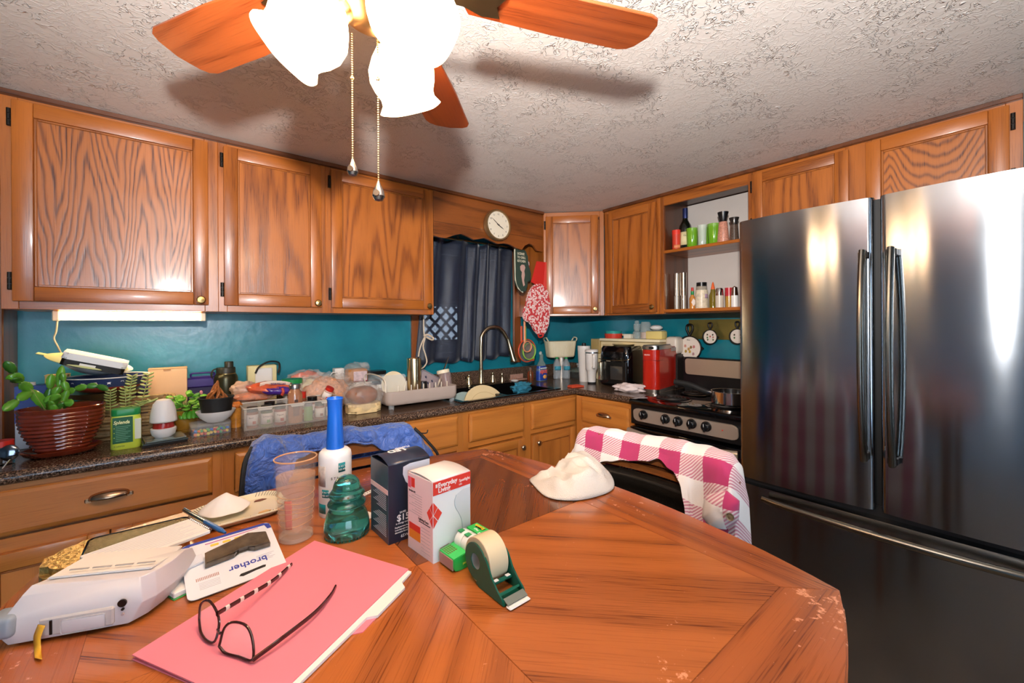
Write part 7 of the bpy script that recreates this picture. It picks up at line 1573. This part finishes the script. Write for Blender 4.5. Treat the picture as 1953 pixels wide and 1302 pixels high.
plaque('middle small skillet plaque with two green and brown figures', 1.238, 1.246, .045, 0, '', [(-.4, .3, '#4a3a22'), (-.4, -.1, '#3a6a3a'), (-.35, -.4, '#2f5a34'), (.35, .3, '#3a3020'), (.4, -.05, '#b06a5a'), (.4, -.4, '#5a6a34'), (0, .05, '#c05a4a')])
plaque('small skillet plaque half hidden by the refrigerator edge', 1.075, 1.252, .045, 0, '', [(-.4, .2, '#4a3a22'), (-.4, -.2, '#3a6a3a'), (.4, .2, '#3a3020'), (.4, -.2, '#5a6a34')])

# ================================================================= OPEN SHELF ITEMS
Z1, Z2 = UZ + .3895, UZ + .0275
X_ = 2.44
def it(name, label, cat, y, z, x=X_, group=None): return thing(name, label, cat, (x, y, z), R(-40), group)
t = it('spice_shaker', 'red plastic seasoning shaker at the left end of the upper shelf', 'shaker', 1.352, Z1, x=2.40); lath(t, 'shaker_body', [(.0001, 0), (.024, 0), (.025, .10), (.0001, .10)], mat('red_seasoning', '#d0402c', .35), n=28); lath(t, 'cap', [(.0001, .10), (.0255, .10), (.0255, .128), (.0001, .13)], mat('bright_red_cap', '#e23a2a', .35), n=28); wrapbox(t, 'label_print', -150, -40, .015, .035, mat('orange_label', '#e88a5a', .4), r=.0255)
t = it('wine_bottle', 'dark wine bottle with cream label and blue foil neck', 'bottle', 1.315, Z1); DW = mat('dark_wine_glass', '#0e1410', .06, coat=.8)
lath(t, 'bottle_body', [(.0001, 0), (.037, 0), (.039, .004), (.039, .125), (.034, .155), (.018, .185), (.0145, .20), (.0145, .21), (.0001, .21)], DW, n=36); wrapbox(t, 'wine_label', -160, -20, .032, .112, mat('cream_wine_label', '#ded0a0', .5), r=.0395); lath(t, 'foil_capsule', [(.0150, .20), (.0155, .203), (.0155, .262), (.0001, .264)], mat('blue_foil', '#26305e', .3, .5), n=28); wraptext(t, 'Cambria', -128, .085, .015, INK, r=.0400, adv=.0085)
GGL = mat('green_tumbler_glass', '#7fbf2a', .06, alpha=.62, coat=.8); GGW = mat('clear_flute', '#dfeedd', .05, alpha=.4, coat=.8)
gg = [(1.262, 2.42, .034, .125, GGL, 'first green glass tumbler from the wine bottle, beside its label'), (1.215, 2.49, .032, .130, GGL, 'green glass tumbler at the back, second from the wine bottle'), (1.190, 2.40, .026, .128, GGW, 'clear white-streaked glass between the green tumblers'), (1.140, 2.44, .036, .132, GGL, 'green glass tumbler nearest the pink salt grinder')]
for y, x, r, h, m, l_ in gg:
    t = it('glass_tumbler', l_, 'glass', y, Z1, x=x); lath(t, 'glass_wall', [(.0001, .0), (r * .82, 0), (r * .86, .004), (r, h), (r * .94, h), (r * .80, .012), (.0001, .010)], m, n=32)
t = it('salt_grinder', 'tall glass grinder full of pink salt with black top', 'grinder', 1.078, Z1, x=2.42); lath(t, 'glass_body', [(.0001, 0), (.032, 0), (.033, .006), (.024, .12), (.022, .128), (.0001, .128)], mat('pink_salt_glass', '#cf8f78', .2, coat=.7, var=.3, vscale=120), n=32); lath(t, 'grinder_top', [(.0001, .128), (.020, .128), (.018, .14), (.028, .178), (.029, .184), (.0001, .186)], BLACK, n=32)
t = it('pepper_grinder', 'glass pepper grinder partly hidden by the refrigerator', 'grinder', 1.018, Z1, x=2.42); lath(t, 'glass_body', [(.0001, 0), (.026, 0), (.020, .10), (.0001, .10)], mat('peppercorn_glass', '#5a4a40', .15, coat=.8, var=.5, vscale=140), n=28); lath(t, 'grinder_top', [(.0001, .10), (.018, .10), (.017, .11), (.026, .14), (.0001, .143)], mat('chrome_black', '#4a4644', .2, .7), n=28)
for y, l_ in ((1.362, 'left of the two slim steel pepper mills on the lower shelf'), (1.318, 'right of the two slim steel pepper mills on the lower shelf')):
    t = it('pepper_mill', l_, 'mill', y, Z2, x=2.42); lath(t, 'clear_base', [(.0001, 0), (.0165, 0), (.0165, .085), (.0001, .085)], mat('mill_acrylic', '#a89c8c', .1, .3, coat=.6), n=24); lath(t, 'steel_tube', [(.0001, .085), (.0172, .085), (.0172, .225), (.0001, .227)], brushed('mill_steel', '#cfc6b8', .2, (300, 300, 2), .1), n=24)
t = it('hot_sauce', 'small hot sauce bottle with green neck and red cap', 'bottle', 1.262, Z2, x=2.42); lath(t, 'bottle_body', [(.0001, 0), (.017, 0), (.018, .065), (.008, .085), (.008, .098), (.0001, .098)], mat('hot_sauce', '#c9843a', .15, coat=.6), n=24); lath(t, 'green_neck', [(.0085, .086), (.0092, .088), (.0092, .108), (.0001, .108)], GREEN, n=20); lath(t, 'red_cap', [(.0001, .108), (.008, .108), (.007, .130), (.0001, .131)], RED, n=20); P(t, 'diamond_label', (lambda g: (setattr(g, 'M', Matrix.Translation((0, -.0182, .04)) @ Matrix.Rotation(R(90), 4, 'X')), g.prism([(0, -.024), (.015, 0), (0, .024), (-.015, 0)], 0, .0006))[1])(G()), JL)
t = it('spice_jar', 'wide white printed seasoning jar with black lid on the lower shelf', 'jar', 1.205, Z2, x=2.42); lath(t, 'jar_body', [(.0001, 0), (.035, 0), (.036, .012), (.036, .085), (.033, .11), (.0001, .11)], mat('cream_printed_jar', '#e0d2b8', .35, var=.25, vscale=60), n=36); lath(t, 'lid', [(.0001, .132), (.029, .132), (.029, .155), (.0001, .156)], BLACK, n=32); lath(t, 'clear_neck', [(.0001, .110), (.031, .110), (.030, .132), (.0001, .132)], mat('neck_glass', '#b8b0a0', .1, alpha=.7), n=28); wrapbox(t, 'round_sticker', -85, -50, .06, .085, mat('lilac_sticker', '#b89ab0', .5), r=.0365)
t = it('oil_bottle', 'small oil bottle with pointed red nozzle', 'bottle', 1.138, Z2, x=2.42); lath(t, 'bottle_body', [(.0001, 0), (.022, 0), (.022, .075), (.014, .095), (.012, .11), (.0001, .11)], mat('olive_oil', '#7a6a1c', .08, alpha=.85, coat=.8), n=28); lath(t, 'nozzle', [(.0001, .11), (.011, .11), (.010, .12), (.005, .145), (.0001, .155)], ORANGE, n=20)
t = it('salt_shaker', 'steel topped salt shaker next to the oil bottle', 'shaker', 1.092, Z2, x=2.40); lath(t, 'glass_base', [(.0001, 0), (.021, 0), (.022, .070), (.0001, .070)], mat('salt_contents', '#cfc4b4', .3, coat=.5), n=28); lath(t, 'steel_cap', [(.0001, .070), (.0225, .070), (.020, .105), (.016, .112), (.0001, .113)], CHROME, n=28)
t = it('spice_shaker', 'red and yellow spice shaker between steel and white shakers', 'shaker', 1.048, Z2, x=2.42); lath(t, 'shaker_body', [(.0001, 0), (.019, 0), (.019, .065), (.0001, .065)], mat('mustard_contents', '#b88a3a', .3, coat=.4), n=24); lath(t, 'cap', [(.0001, .065), (.021, .065), (.021, .112), (.0001, .113)], mat('crimson_plastic', '#b82a34', .3), n=24)
t = it('salt_shaker', 'slim white shaker with silver band at the refrigerator edge', 'shaker', 1.005, Z2, x=2.39); lath(t, 'shaker_body', [(.0001, 0), (.018, 0), (.018, .065), (.0001, .065)], WHITE, n=24); lath(t, 'steel_cap', [(.0001, .065), (.0185, .065), (.014, .11), (.0001, .118)], CHROME, n=24)
t = it('spice_jar', 'small clear jar of brown seeds between the mills and the hot sauce', 'jar', 1.290, Z2, x=2.49); lath(t, 'jar_body', [(.0001, 0), (.020, 0), (.020, .05), (.0001, .05)], HRB, n=24); lath(t, 'lid', [(.0001, .05), (.0205, .05), (.0205, .065), (.0001, .066)], mat('tan_lid', '#a88a70', .4), n=24)

# things that hang near the valance and corner cabinet stand a little nearer than the wall: move each towards the room
def nearer(o, k): o.location = EYEV * (1 - k) + Vector(o.location) * k; o.scale = (k, k, k)
nearer(mg, .935); nearer(ph_, .905); nearer(fm, .905); nearer(sm, .93)
for o in [o for o in COL.objects if o.parent is None and o.name.startswith('strainer')]: nearer(o, .915)
GROUPS = {'spice_jar': 'spice jars in the clear plastic bin', 'glass_tumbler': 'glasses on the upper open shelf', 'pepper_mill': 'steel mills on the lower shelf', 'skillet_plaque': 'skillet plaques on the right wall', 'dining_chair': 'chairs at the table', 'oven_mitt': 'oven mitts by the window', 'strainer': 'strainers hanging by the window', 'fork': 'forks in the dish rack', 'water_bottle': 'green capped water bottles', 'snack_bag': 'snack bags on the counter', 'wall_cabinet': 'oak wall cabinets', 'base_cabinet': 'oak base cabinets'}
for o in COL.objects:
    if o.parent is None and o.get('label'):
        n = o.name.split('.')[0]
        if n in GROUPS and not (n == 'glass_tumbler' and o.location.z < 1.3) and not (n == 'spice_jar' and (o.location.x > .7 or o.location.x < .1)): o['group'] = GROUPS[n]
